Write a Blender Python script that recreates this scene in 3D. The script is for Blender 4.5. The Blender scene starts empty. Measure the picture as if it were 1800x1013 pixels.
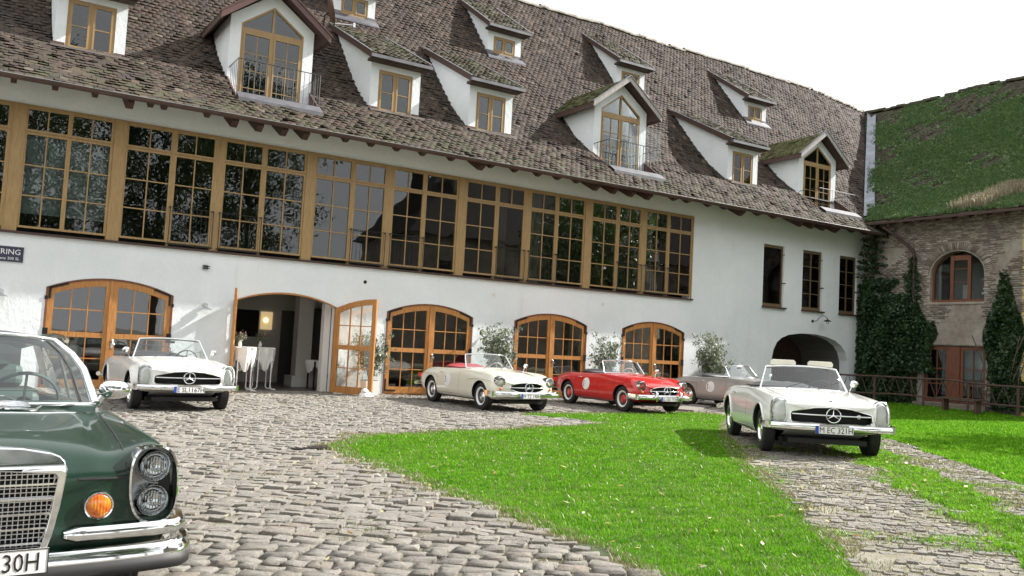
import bpy, bmesh, math, random
import numpy as np
from mathutils import Vector, Matrix, geometry
random.seed(7); rng = np.random.default_rng(7)
S = bpy.context.scene; COL = S.collection
# ---------------------------------------------------------------- camera, sky, sun, exposure
cd = bpy.data.cameras.new('camera'); cam = bpy.data.objects.new('camera', cd); COL.objects.link(cam)
cd.sensor_width = 36; cd.lens = 1550/1800*36; cd.clip_end = 2000; cd.clip_start = .05
_r = Vector((.84273, -.53578, .05237)); _u = Vector((-.08052, -.02927, .99632)); _f = Vector((.53227, .84385, .06781))
cam.matrix_world = Matrix(((_r.x, _u.x, -_f.x, 0), (_r.y, _u.y, -_f.y, -21.974), (_r.z, _u.z, -_f.z, 1.42), (0, 0, 0, 1)))
S.camera = cam
SUN_DIR = Vector((-1, .20, -.75)).normalized()          # the way the light travels
W = bpy.data.worlds.new('World'); S.world = W; W.use_nodes = True
nt = W.node_tree; nt.nodes.clear()
def wn(t, **k):
    n = nt.nodes.new(t)
    for a, b in k.items(): setattr(n, a, b)
    return n
sky = wn('ShaderNodeTexSky', sky_type='NISHITA', sun_disc=False, sun_elevation=math.radians(36.5),
         sun_rotation=math.radians(101.3), altitude=300, air_density=1.0, dust_density=2.2, ozone_density=1.0)
bg = wn('ShaderNodeBackground'); bg.inputs[1].default_value = .072
out = wn('ShaderNodeOutputWorld'); tc = wn('ShaderNodeTexCoord'); mp = wn('ShaderNodeMapping')
mp.inputs['Scale'].default_value = (1.6, 1.6, 4.5)
nz = wn('ShaderNodeTexNoise'); nz.inputs['Scale'].default_value = 1.5; nz.inputs['Detail'].default_value = 7; nz.inputs['Roughness'].default_value = .58
cr = wn('ShaderNodeValToRGB'); cr.color_ramp.elements[0].position = .16; cr.color_ramp.elements[1].position = .34
mx = wn('ShaderNodeMixRGB'); mx.inputs[2].default_value = (9.3, 9.4, 9.6, 1)
nt.links.new(tc.outputs['Generated'], mp.inputs[0]); nt.links.new(mp.outputs[0], nz.inputs['Vector'])
nt.links.new(nz.outputs['Fac'], cr.inputs[0]); nt.links.new(cr.outputs[0], mx.inputs[0])
nt.links.new(sky.outputs[0], mx.inputs[1]); nt.links.new(mx.outputs[0], bg.inputs[0]); nt.links.new(bg.outputs[0], out.inputs[0])
sd = bpy.data.lights.new('sun', 'SUN'); sd.energy = 5.0; sd.angle = math.radians(.53); sd.color = (1, .955, .89)
so = bpy.data.objects.new('sun', sd); COL.objects.link(so); so.location = (60, -10, 50)
so.rotation_euler = SUN_DIR.to_track_quat('-Z', 'Y').to_euler()
vs = S.view_settings; vs.view_transform = 'Standard'; vs.look = 'None'; vs.gamma = 1; vs.use_curve_mapping = False; vs.exposure = 1.2
S.render.engine = 'CYCLES'; S.cycles.max_bounces = 8; S.cycles.transparent_max_bounces = 24
# ---------------------------------------------------------------- materials
MAT = {}
class NB:
    def __init__(s, name):
        s.m = bpy.data.materials.new(name); s.m.use_nodes = True; s.t = s.m.node_tree; s.t.nodes.clear()
        s.out = s.n('ShaderNodeOutputMaterial'); s.b = s.n('ShaderNodeBsdfPrincipled'); s.l(s.b.outputs[0], s.out.inputs[0]); MAT[name] = s.m
    def n(s, t, **k):
        x = s.t.nodes.new(t)
        for a, b in k.items(): setattr(x, a, b)
        return x
    def l(s, a, b): s.t.links.new(a, b)
    def set(s, **k):
        for a, v in k.items(): s.b.inputs[a.replace('_', ' ')].default_value = v
    def pos(s, scale=(1, 1, 1), coord='world'):
        m = s.n('ShaderNodeMapping'); m.inputs['Scale'].default_value = scale
        if coord == 'world': s.l(s.n('ShaderNodeNewGeometry').outputs['Position'], m.inputs[0])
        else: s.l(s.n('ShaderNodeTexCoord').outputs['Object'], m.inputs[0])
        return m.outputs[0]
    def noise(s, scale=5, detail=5, rough=.55, vec=None, sc=(1, 1, 1)):
        x = s.n('ShaderNodeTexNoise'); x.inputs['Scale'].default_value = scale; x.inputs['Detail'].default_value = detail; x.inputs['Roughness'].default_value = rough
        s.l(vec if vec is not None else s.pos(sc), x.inputs['Vector']); return x.outputs['Fac']
    def ramp(s, fac, stops):
        r = s.n('ShaderNodeValToRGB'); e = r.color_ramp.elements
        while len(e) < len(stops): e.new(.5)
        for el, (p, c) in zip(e, stops): el.position = p; el.color = (c[0], c[1], c[2], 1) if hasattr(c, '__len__') else (c, c, c, 1)
        s.l(fac, r.inputs[0]); return r.outputs[0]
    def mix(s, fac, a, b, mode='MIX'):
        x = s.n('ShaderNodeMixRGB', blend_type=mode)
        for i, v in ((0, fac), (1, a), (2, b)):
            if hasattr(v, 'node'): s.l(v, x.inputs[i])
            elif i == 0: x.inputs[0].default_value = v
            else: x.inputs[i].default_value = (*v, 1)
        return x.outputs[0]
    def math(s, op, a, b=0):
        x = s.n('ShaderNodeMath', operation=op)
        for i, v in ((0, a), (1, b)):
            if hasattr(v, 'node'): s.l(v, x.inputs[i])
            else: x.inputs[i].default_value = v
        return x.outputs[0]
    def tint(s):
        a = s.n('ShaderNodeAttribute', attribute_name='tint'); o = s.n('ShaderNodeObjectInfo')
        return s.math('FRACT', s.math('ADD', a.outputs['Fac'], s.math('MULTIPLY', o.outputs['Random'], 7.31)))
    def attr(s, nm): return s.n('ShaderNodeAttribute', attribute_name=nm).outputs['Fac']
    def bump(s, h, strength=.3, dist=.02):
        b = s.n('ShaderNodeBump'); b.inputs['Strength'].default_value = strength; b.inputs['Distance'].default_value = dist
        s.l(h, b.inputs['Height']); s.l(b.outputs[0], s.b.inputs['Normal'])
    def col(s, c):
        if hasattr(c, 'node'): s.l(c, s.b.inputs['Base Color'])
        else: s.b.inputs['Base Color'].default_value = (*c, 1)
def simple(name, c, rough=.6, metal=0, **k):
    b = NB(name); b.col(c); b.set(Roughness=rough, Metallic=metal, **k); return b
def mottled(name, c1, c2, scale=6, rough=.7, bump=.2, dist=.01, sc=(1, 1, 1), detail=6, **k):
    b = NB(name); n = b.noise(scale, detail, .6, sc=sc); b.col(b.ramp(n, [(.3, c1), (.7, c2)])); b.set(Roughness=rough, **k)
    if bump: b.bump(b.noise(scale*6, 4, .6, sc=sc), bump, dist)
    return b
# plaster
b = NB('plaster'); n1 = b.noise(.55, 7, .65); n2 = b.noise(9, 6, .65, sc=(1, 1, .7)); st = b.noise(3.2, 6, .7, sc=(1, 1, .10))
c = b.ramp(n1, [(.3, (.655, .695, .71)), (.7, (.755, .79, .80))]); c = b.mix(b.math('MULTIPLY', b.ramp(st, [(.56, 0), (.72, 1)]), .22), c, (.45, .44, .41))
z = b.n('ShaderNodeSeparateXYZ'); b.l(b.n('ShaderNodeNewGeometry').outputs['Position'], z.inputs[0]); lo = b.math('SUBTRACT', .62, z.outputs['Z']); lo.node.use_clamp = True
c = b.mix(b.math('MULTIPLY', b.math('MULTIPLY', lo, b.noise(4, 6, .7)), .9), c, (.30, .28, .24)); vt = b.ramp(b.noise(2.2, 3, .8), [(.49, 0), (.5, 1), (.51, 0)]); c = b.mix(b.math('MULTIPLY', vt, .10), c, (.4, .4, .38))
b.col(c); b.set(Roughness=.92); b.bump(n2, .5, .03)
def wood(name, c1, c2, c3, rough=.42):
    b = NB(name); v = b.pos((1, 1, .13)); n = b.noise(26, 5, .6, vec=v); n2 = b.noise(2.3, 3, .5)
    c = b.ramp(n, [(.25, c1), (.5, c2), (.8, c3)]); c = b.mix(b.math('MULTIPLY', n2, .35), c, c1); b.col(c); b.set(Roughness=rough); b.bump(n, .12, .003)
wood('wood_door', (.27, .105, .028), (.43, .195, .052), (.56, .29, .09))
wood('wood_edge', (.10, .035, .018), (.17, .06, .03), (.22, .085, .04))
wood('wood_window', (.25, .155, .06), (.33, .215, .09), (.40, .27, .118), .5)
wood('wood_window_shaded', (.11, .07, .035), (.16, .105, .05), (.20, .135, .07), .6)  # darker copy of the window wood, with shade put into its colour
wood('wood_brown', (.035, .018, .013), (.06, .030, .022), (.09, .045, .032), .65)
wood('wood_grey', (.10, .085, .075), (.19, .17, .155), (.30, .28, .26), .8)
wood('wood_barge', (.22, .20, .19), (.36, .34, .325), (.50, .48, .46), .8)
wood('wood_fence', (.05, .028, .02), (.085, .05, .036), (.13, .08, .06), .8)
simple('iron', (.02, .02, .022), .5, .6); simple('rail_iron', (.055, .055, .055), .5, .7)
mottled('gutter_brown', (.045, .024, .02), (.085, .045, .036), 3, .45, 0)
b = NB('gutter_line'); b.col((.35, .36, .38)); b.set(Roughness=.35, Metallic=.8)
mottled('zinc', (.09, .09, .10), (.16, .16, .175), 3, .5, .05, Metallic=.4)
mottled('lead_sheet', (.12, .13, .155), (.22, .24, .28), 2.2, .5, .15, Metallic=.25)
mottled('brown_sheet', (.07, .032, .028), (.12, .055, .048), 3, .4, .05)
mottled('apron_sheet', (.12, .10, .09), (.2, .175, .16), 4, .6, .1)
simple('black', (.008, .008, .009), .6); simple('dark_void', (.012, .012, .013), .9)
simple('chrome', (.78, .79, .80), .07, 1); simple('chrome_dull', (.55, .56, .57), .25, 1)
simple('panel_dark', (.20, .205, .21), .22, .9); simple('headlamp_back', (.22, .225, .23), .35, .7); simple('tyre', (.018, .018, .019), .75); simple('rubber', (.012, .012, .012), .6)
simple('white_paint_flat', (.78, .78, .76), .6); simple('cloth_white', (.68, .68, .66), .9)
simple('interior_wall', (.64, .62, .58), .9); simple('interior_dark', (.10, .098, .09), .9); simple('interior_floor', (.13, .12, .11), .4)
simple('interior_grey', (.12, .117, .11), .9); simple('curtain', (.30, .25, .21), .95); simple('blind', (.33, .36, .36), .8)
simple('table_leg', (.75, .75, .74), .35); simple('sign_blue', (.030, .030, .065), .35); simple('sign_white', (.75, .75, .78), .5)
simple('plate_white', (.76, .76, .74), .4); simple('plate_black', (.01, .01, .01), .5); simple('plate_blue', (.01, .05, .40), .4)
b = NB('amber_lens'); wv = b.n('ShaderNodeTexWave', wave_type='BANDS', bands_direction='Y'); wv.inputs['Scale'].default_value = 22; b.l(b.pos((1, 1, 1), 'obj'), wv.inputs['Vector']); b.bump(wv.outputs['Fac'], .5, .002); b.set(Roughness=.12, Transmission_Weight=.3, Coat_Weight=1.0)
b.col(b.ramp(b.noise(26, 2, .5, vec=b.pos((1, 1, 1), 'obj')), [(.35, (.62, .10, .004)), (.65, (.90, .30, .012))]))
simple('amber', (.85, .24, .01), .12, 0, Transmission_Weight=.25, Coat_Weight=1.0); simple('red_lens', (.5, .01, .01), .15)
simple('leather_red', (.24, .022, .03), .55); simple('leather_black', (.02, .02, .022), .45); simple('leather_green', (.05, .085, .075), .5)
simple('leather_cream', (.62, .58, .50), .5); simple('cream_plastic', (.70, .67, .58), .5); simple('fabric_black', (.025, .025, .027), .9)
simple('wheel_dark', (.05, .045, .04), .35, .3); simple('pot_white', (.74, .74, .72), .5); simple('pot_dark', (.05, .05, .055), .6); simple('flower', (.6, .25, .25), .8)
def paint(name, c, rough=.28, metal=0, coat=1.0, flake=None):
    b = NB(name); b.set(Roughness=rough, Metallic=metal, Coat_Weight=coat, Coat_Roughness=.03, Specular_IOR_Level=.3)
    n = b.noise(1.1, 4, .5, vec=b.pos(coord='obj')); b.col(b.mix(b.math('MULTIPLY', n, .12), c, tuple(x*.75 for x in c))); return b
paint('paint_white', (.78, .78, .74)); paint('paint_cream', (.70, .67, .56)); paint('paint_red', (.52, .012, .012))
paint('paint_taupe', (.42, .40, .375), .3, .45); paint('paint_green', (.003, .021, .011), .32, .0, coat=.45)
def glass(name, tint=(1, 1, 1), ior=1.5, extra=0.0):
    m = bpy.data.materials.new(name); m.use_nodes = True; t = m.node_tree; t.nodes.clear(); MAT[name] = m
    o = t.nodes.new('ShaderNodeOutputMaterial'); tr = t.nodes.new('ShaderNodeBsdfTransparent'); gl = t.nodes.new('ShaderNodeBsdfGlossy')
    fr = t.nodes.new('ShaderNodeFresnel'); mx = t.nodes.new('ShaderNodeMixShader'); ad = t.nodes.new('ShaderNodeMath'); ad.operation = 'ADD'; ad.inputs[1].default_value = extra
    gm = t.nodes.new('ShaderNodeNewGeometry'); nx = t.nodes.new('ShaderNodeTexNoise'); nx.inputs['Scale'].default_value = 1.4; nx.inputs['Detail'].default_value = 1
    bp = t.nodes.new('ShaderNodeBump'); bp.inputs['Strength'].default_value = .18; bp.inputs['Distance'].default_value = .012
    t.links.new(gm.outputs['Position'], nx.inputs['Vector']); t.links.new(nx.outputs['Fac'], bp.inputs['Height']); t.links.new(bp.outputs[0], gl.inputs['Normal'])
    tr.inputs[0].default_value = (*tint, 1); gl.inputs['Roughness'].default_value = 0.0; gl.inputs[0].default_value = (1, 1, 1, 1); fr.inputs[0].default_value = ior
    t.links.new(fr.outputs[0], ad.inputs[0]); t.links.new(ad.outputs[0], mx.inputs[0]); t.links.new(tr.outputs[0], mx.inputs[1]); t.links.new(gl.outputs[0], mx.inputs[2]); t.links.new(mx.outputs[0], o.inputs[0])
glass('window_glass', (.74, .78, .77), 1.5, .01); glass('clear_glass', (.93, .95, .94), 1.5, .02); glass('car_glass', (.88, .93, .92), 1.5, .03); glass('lens_glass', (.95, .97, .97), 1.45, .0); glass('sun_band', (.25, .62, .72), 1.45, .0)
# door glass with blue-green tint
b = NB('lamp_reflector'); b.col((.60, .61, .62)); b.set(Roughness=.04, Metallic=1.0); wv = b.n('ShaderNodeTexWave', wave_type='BANDS', bands_direction='Y'); wv.inputs['Scale'].default_value = 24; b.l(b.pos((1, 1, 1), 'obj'), wv.inputs['Vector']); b.bump(wv.outputs['Fac'], .35, .0015)
# roof tiles
def tilemat(name, moss_lo, moss_k, reds):
    b = NB(name); t = b.tint(); base = b.ramp(t, reds)
    lich = b.ramp(b.noise(9, 4, .7), [(.60, 0), (.68, 1)]); base = b.mix(b.math('MULTIPLY', lich, .22), base, (.20, .19, .165))
    pale = b.ramp(b.math('FRACT', b.math('MULTIPLY', t, 13.7)), [(.965, 0), (.975, 1)]); base = b.mix(b.math('MULTIPLY', pale, .6), base, (.34, .32, .28))
    dirt = b.ramp(b.noise(.9, 5, .65), [(.35, 0), (.65, 1)]); base = b.mix(b.math('MULTIPLY', dirt, .5), base, (.040, .035, .030)); stk = b.ramp(b.noise(1.6, 5, .6, sc=(1, .16, .16)), [(.45, 0), (.7, 1)]); base = b.mix(b.math('MULTIPLY', stk, .35), base, (.125, .105, .088))
    z = b.n('ShaderNodeSeparateXYZ'); b.l(b.n('ShaderNodeNewGeometry').outputs['Position'], z.inputs[0])
    low = b.math('MULTIPLY', b.math('SUBTRACT', moss_lo, z.outputs['Z']), .35); low.node.use_clamp = True
    mm = b.ramp(b.math('ADD', b.noise(2.1, 6, .7), b.math('MULTIPLY', low, moss_k)), [(.58, 0), (.74, 1)])
    mossc = b.ramp(b.noise(16, 4, .6), [(.3, (.018, .024, .008)), (.7, (.06, .066, .020) if 'gable' not in name else (.14, .15, .03))])
    b.col(b.mix(b.math('MULTIPLY', mm, .8), b.mix(1, base, (.53, .465, .405), 'MULTIPLY'), mossc)); b.set(Roughness=.88); b.bump(b.noise(45, 4, .6), .4, .008)
RED = [(.0, (.034, .028, .024)), (.2, (.080, .054, .042)), (.4, (.045, .037, .032)), (.6, (.118, .074, .055)), (.8, (.060, .046, .038)), (1., (.150, .105, .082))]
tilemat('roof_tile', 8.6, .20, RED)
BRN = [(.0, (.06, .05, .042)), (.5, (.105, .085, .065)), (1., (.16, .13, .10))]
tilemat('dormer_tile', 30, .17, BRN); tilemat('gable_tile', 30, .29, BRN); tilemat('wing_tile', 40, .2, [(.0, (.05, .04, .035)), (1., (.13, .09, .075))])
mottled('roof_sheet', (.02, .016, .013), (.045, .036, .03), 4, .9, 0)
mottled('ridge_mortar', (.22, .20, .17), (.42, .39, .34), 5, .9, .4, .02)
# masonry of the old wing
b = NB('old_brick'); t = b.tint(); c = b.ramp(t, [(0, (.17, .135, .11)), (.35, (.27, .225, .185)), (.7, (.36, .315, .265)), (1, (.46, .42, .37))])
b.col(b.mix(b.math('MULTIPLY', b.ramp(b.noise(1.3, 6, .7), [(.4, 0), (.65, 1)]), .5), c, (.10, .085, .075))); b.set(Roughness=.95); b.bump(b.noise(30, 5, .7), .5, .01)
b = NB('old_render'); c = b.ramp(b.noise(.9, 7, .68), [(.3, (.17, .145, .12)), (.5, (.30, .265, .225)), (.7, (.45, .415, .36))])
b.col(b.mix(b.math('MULTIPLY', b.ramp(b.noise(5, 6, .7), [(.5, 0), (.7, 1)]), .5), c, (.15, .10, .08))); b.set(Roughness=.95); b.bump(b.noise(7, 8, .7), .8, .05)
mottled('yellow_render', (.50, .38, .12), (.62, .49, .18), 2, .9, .2)
# ground
b = NB('ground_soil'); c = b.ramp(b.noise(1.7, 7, .65), [(.3, (.13, .115, .085)), (.5, (.22, .20, .16)), (.7, (.33, .31, .265))])
w = b.ramp(b.noise(3.1, 8, .75), [(.46, 0), (.6, 1)]); b.col(b.mix(b.math('MULTIPLY', w, .45), c, (.12, .14, .045))); b.set(Roughness=.95); b.bump(b.noise(26, 6, .7), .8, .03)
b = NB('joint_soil'); c = b.ramp(b.noise(4, 7, .65), [(.3, (.075, .064, .047)), (.7, (.20, .18, .14))])
w = b.ramp(b.noise(2.3, 8, .75), [(.52, 0), (.66, 1)]); b.col(b.mix(b.math('MULTIPLY', w, .75), c, (.07, .10, .02))); b.set(Roughness=.97); b.bump(b.noise(40, 6, .7), .9, .03)
b = NB('cobble'); t = b.tint(); c = b.ramp(t, [(0, (.155, .135, .115)), (.15, (.245, .23, .205)), (.32, (.185, .178, .165)), (.5, (.30, .29, .265)), (.62, (.225, .17, .13)), (.72, (.215, .195, .168)), (.86, (.36, .35, .32)), (1, (.17, .162, .15))])
sp = b.noise(60, 5, .75); c = b.mix(.5, c, b.ramp(sp, [(.32, (.09, .083, .075)), (.68, (.46, .445, .41))]))
d = b.ramp(b.noise(7, 6, .7), [(.45, 0), (.75, 1)]); c = b.mix(b.math('MULTIPLY', d, .5), c, (.13, .115, .09)); c = b.mix(1, c, (.83, .815, .785), 'MULTIPLY'); b.col(c); b.set(Roughness=.85); b.bump(b.noise(20, 8, .75), 1.0, .03)
b = NB('grass'); t = b.tint(); pn = b.noise(.55, 5, .6)
c = b.ramp(t, [(0, (.055, .18, .008)), (.3, (.115, .32, .012)), (.65, (.185, .45, .018)), (.93, (.26, .52, .03)), (1, (.34, .44, .10))])
c = b.mix(b.math('MULTIPLY', b.ramp(pn, [(.42, 0), (.68, 1)]), .5), c, (.17, .33, .03)); c = b.mix(b.math('MULTIPLY', b.ramp(b.noise(2.6, 4, .6), [(.48, 0), (.66, 1)]), .5), c, (.05, .17, .008)); c = b.mix(b.math('MULTIPLY', b.ramp(b.noise(9, 3, .6), [(.5, 0), (.65, 1)]), .4), c, (.04, .13, .006)); b.col(c); b.set(Roughness=.7, Specular_IOR_Level=.04)
tr = b.n('ShaderNodeBsdfTranslucent'); b.l(c, tr.inputs[0]); ms = b.n('ShaderNodeMixShader'); ms.inputs[0].default_value = .42
b.l(b.b.outputs[0], ms.inputs[1]); b.l(tr.outputs[0], ms.inputs[2]); b.l(ms.outputs[0], b.out.inputs[0])
def leafmat(name, stops, tl=.3, rough=.45):
    b = NB(name); c = b.ramp(b.tint(), stops); b.col(c); b.set(Roughness=rough)
    tr = b.n('ShaderNodeBsdfTranslucent'); b.l(c, tr.inputs[0]); ms = b.n('ShaderNodeMixShader'); ms.inputs[0].default_value = tl
    b.l(b.b.outputs[0], ms.inputs[1]); b.l(tr.outputs[0], ms.inputs[2]); b.l(ms.outputs[0], b.out.inputs[0])
leafmat('weed', [(0, (.10, .13, .03)), (.4, (.17, .19, .055)), (.7, (.24, .22, .10)), (1, (.34, .30, .18))])
leafmat('dry_grass', [(0, (.20, .17, .10)), (1, (.42, .37, .26))]); leafmat('roof_moss', [(0, (.075, .135, .055)), (.6, (.12, .215, .075)), (1, (.22, .27, .12))])
leafmat('fallen', [(0, (.30, .16, .06)), (.5, (.45, .40, .12)), (1, (.55, .50, .35))])
leafmat('olive_leaf', [(0, (.07, .095, .055)), (.5, (.16, .20, .12)), (1, (.30, .34, .25))], .35); leafmat('ivy_leaf', [(0, (.018, .045, .016)), (1, (.045, .09, .03))], .2)
leafmat('tree_leaf', [(0, (.03, .06, .012)), (.6, (.06, .11, .02)), (1, (.10, .16, .035))]); mottled('bark', (.06, .045, .032), (.14, .11, .085), 8, .9, .5, .02)
b = NB('lamp_glow'); b.col((.8, .7, .5)); b.b.inputs['Emission Color'].default_value = (1, .66, .28, 1); b.b.inputs['Emission Strength'].default_value = 3.2
b = NB('lamp_panel'); b.col((.75, .66, .45)); b.set(Roughness=.7); b.b.inputs['Emission Color'].default_value = (1, .72, .36, 1); b.b.inputs['Emission Strength'].default_value = .22
# ---------------------------------------------------------------- geometry helpers
class MB:
    def __init__(s): s.v = []; s.f = []; s.m = []; s.c = 0
    def add(s, vs, fs, M=None):
        o = len(s.v)
        if M is not None: vs = [M @ Vector(p) for p in vs]
        s.v += [tuple(p) for p in vs]; s.f += [tuple(i+o for i in f) for f in fs]; s.m += [s.c]*len(fs); return s
    def box(s, x0, x1, y0, y1, z0, z1, M=None):
        return s.add([(x0,y0,z0),(x1,y0,z0),(x1,y1,z0),(x0,y1,z0),(x0,y0,z1),(x1,y0,z1),(x1,y1,z1),(x0,y1,z1)],
                     [(0,3,2,1),(4,5,6,7),(0,1,5,4),(1,2,6,5),(2,3,7,6),(3,0,4,7)], M)
    def cbox(s, c, d, M=None): return s.box(c[0]-d[0]/2, c[0]+d[0]/2, c[1]-d[1]/2, c[1]+d[1]/2, c[2]-d[2]/2, c[2]+d[2]/2, M)
    def bar(s, a, b, w, h=None, up=(0, 0, 1)):
        a = Vector(a); b = Vector(b); d = (b-a); L = d.length; d.normalize(); h = h or w
        x = d.cross(Vector(up));
        if x.length < 1e-4: x = d.cross(Vector((1, 0, 0)))
        x.normalize(); z = x.cross(d)
        M = Matrix(((x.x, d.x, z.x, a.x), (x.y, d.y, z.y, a.y), (x.z, d.z, z.z, a.z), (0, 0, 0, 1)))
        return s.box(-w/2, w/2, 0, L, -h/2, h/2, M)
    def tube(s, pts, r, n=8, closed=False, cap=True):
        pts = [Vector(p) for p in pts]; N = len(pts); vs = []; rs = r if hasattr(r, '__len__') else [r]*N; prev = None
        for i, p in enumerate(pts):
            if closed: t = pts[(i+1) % N]-pts[i-1]
            else: t = pts[min(i+1, N-1)]-pts[max(i-1, 0)]
            t.normalize()
            if prev is None: x = t.orthogonal().normalized()
            else: x = (prev-t*prev.dot(t)).normalized()
            prev = x; y = t.cross(x)
            for k in range(n):
                a = 2*math.pi*k/n; vs.append(p+(x*math.cos(a)+y*math.sin(a))*rs[i])
        fs = []
        for i in range(N if closed else N-1):
            j = (i+1) % N
            for k in range(n): fs.append((i*n+k, i*n+(k+1) % n, j*n+(k+1) % n, j*n+k))
        if cap and not closed: fs.append(tuple(range(n-1, -1, -1))); fs.append(tuple((N-1)*n+k for k in range(n)))
        return s.add(vs, fs)
    def lathe(s, prof, n=24, M=None, cap=False):
        vs = []; K = len(prof)
        for k in range(n):
            a = 2*math.pi*k/n
            for (r, h) in prof: vs.append((r*math.cos(a), r*math.sin(a), h))
        fs = [(k*K+i, ((k+1) % n)*K+i, ((k+1) % n)*K+i+1, k*K+i+1) for k in range(n) for i in range(K-1)]
        return s.add(vs, fs, M)
    def prism(s, outer, holes=(), d=(0, .1, 0), fn=lambda a, b: (a, 0, b), M=None):
        """outer and holes: 2D loops; fn lifts a 2D point to 3D; d: extrusion vector"""
        loops = [list(outer)]+[list(h) for h in holes]; flat = [p for L in loops for p in L]
        tris = geometry.tessellate_polygon([[Vector((p[0], p[1], 0)) for p in L] for L in loops])
        A = [Vector(fn(*p)) for p in flat]; dv = Vector(d); n = len(A); vs = A+[p+dv for p in A]; fs = []
        for t in tris:
            fs.append(tuple(t)); fs.append(tuple(i+n for i in reversed(t)))
        o = 0
        for L in loops:
            k = len(L)
            for i in range(k): fs.append((o+i, o+(i+1) % k, o+(i+1) % k+n, o+i+n))
            o += k
        return s.add(vs, fs, M)
    def quad(s, a, b, c, d): return s.add([a, b, c, d], [(0, 1, 2, 3)])
    def dome(s, M, rx, ry, h, n=20, k=5, sup=2.0):
        vs = [(0, 0, h)]; fs = []
        for j in range(1, k+1):
            t = j/k*math.pi/2
            for i in range(n):
                a = 2*math.pi*i/n; ca, sa = math.cos(a), math.sin(a)
                q = (abs(ca)**sup+abs(sa)**sup)**(-1/sup); vs.append((rx*ca*q*math.sin(t), ry*sa*q*math.sin(t), h*math.cos(t)))
        for i in range(n): fs.append((0, 1+i, 1+(i+1) % n))
        for j in range(k-1):
            for i in range(n): fs.append((1+j*n+i, 1+(j+1)*n+i, 1+(j+1)*n+(i+1) % n, 1+j*n+(i+1) % n))
        return s.add(vs, fs, M)
MW = {}; FR = {}
def tag(o, label=None, cat=None, group=None, kind=None):
    if label: o['label'] = label
    if cat: o['category'] = cat
    if group: o['group'] = group
    if kind: o['kind'] = kind
    return o
def empty(name, loc, rotz=0, label=None, cat=None, group=None, kind=None, parent=None, local=False):
    o = bpy.data.objects.new(name, None); COL.objects.link(o); o.empty_display_size = .3
    M = Matrix.Translation(loc) @ Matrix.Rotation(rotz, 4, 'Z'); o.matrix_basis = M; MW[o.name] = M; FR[o.name] = M if local else Matrix()
    if parent is not None:
        o.parent = parent; o.matrix_basis = MW[parent.name].inverted() @ M
    return tag(o, label, cat, group, kind)
def link_obj(name, me, world, parent=None, F=None, **k):
    o = bpy.data.objects.new(name, me); COL.objects.link(o); MW[o.name] = world; FR[o.name] = F or Matrix()
    if parent is not None: o.parent = parent; o.matrix_basis = MW[parent.name].inverted() @ world
    else: o.matrix_basis = world
    return tag(o, k.get('label'), k.get('cat'), k.get('group'), k.get('kind'))
SPLIT = {'front_bumper', 'verge_flashing', 'windscreen_seal', 'strap_hinge', 'rake_board', 'side_upstand', 'base_flashing', 'bumper_strip', 'indicator_strip', 'shutter_catch', 'wiper', 'edge_strip', 'window_reveal', 'bracket', 'clamp', 'glazing_bar', 'pale_panel', 'yellow_wall', 'roundel_marks', 'rib', 'dark_panel', 'outer_wall', 'threshold', 'doorstep'}
def islands(mb):
    par = list(range(len(mb.v)))
    def find(i):
        while par[i] != i: par[i] = par[par[i]]; i = par[i]
        return i
    for f in mb.f:
        r0 = find(f[0])
        for i in f[1:]:
            q = find(i)
            if q != r0: par[q] = r0
    gr = {}
    for f in mb.f: gr.setdefault(find(f[0]), []).append(f)
    out_ = []
    for fs in gr.values():
        m = MB(); u = sorted({i for f in fs for i in f}); mp_ = {v: n for n, v in enumerate(u)}; m.add([mb.v[i] for i in u], [tuple(mp_[i] for i in f) for f in fs]); out_.append(m)
    return out_
def build(name, mb, mats, parent=None, F=None, smooth=0, tint=None, **k):
    if name in SPLIT and parent is not None:
        o = None
        for m in islands(mb): o = build1(name, m, mats, parent, F, smooth, tint, **k)
        return o
    return build1(name, mb, mats, parent, F, smooth, tint, **k)
def build1(name, mb, mats, parent=None, F=None, smooth=0, tint=None, **k):
    """mesh from mb (coordinates in frame F, or the parent's own frame) -> one object, origin at the middle of its box"""
    if F is None: F = FR[parent.name] if parent is not None else Matrix()
    me = bpy.data.meshes.new(name)
    V = np.array(mb.v, dtype=float); c = (V.min(0)+V.max(0))/2; V = V-c
    me.from_pydata(V.tolist(), [], mb.f)
    mats = mats if isinstance(mats, (list, tuple)) else [mats]
    for m in mats: me.materials.append(MAT[m])
    if len(mats) > 1: me.polygons.foreach_set('material_index', mb.m)
    bm = bmesh.new(); bm.from_mesh(me); bmesh.ops.recalc_face_normals(bm, faces=bm.faces); bm.to_mesh(me); bm.free()
    if smooth:
        me.polygons.foreach_set('use_smooth', [True]*len(me.polygons)); me.set_sharp_from_angle(angle=math.radians(smooth))
    if tint is not None:
        a = me.attributes.new('tint', 'FLOAT', 'POINT'); a.data.foreach_set('value', np.full(len(me.vertices), tint, dtype=np.float32))
    me.update()
    return link_obj(name, me, F @ Matrix.Translation(Vector(c)), parent, F, **k)
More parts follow.
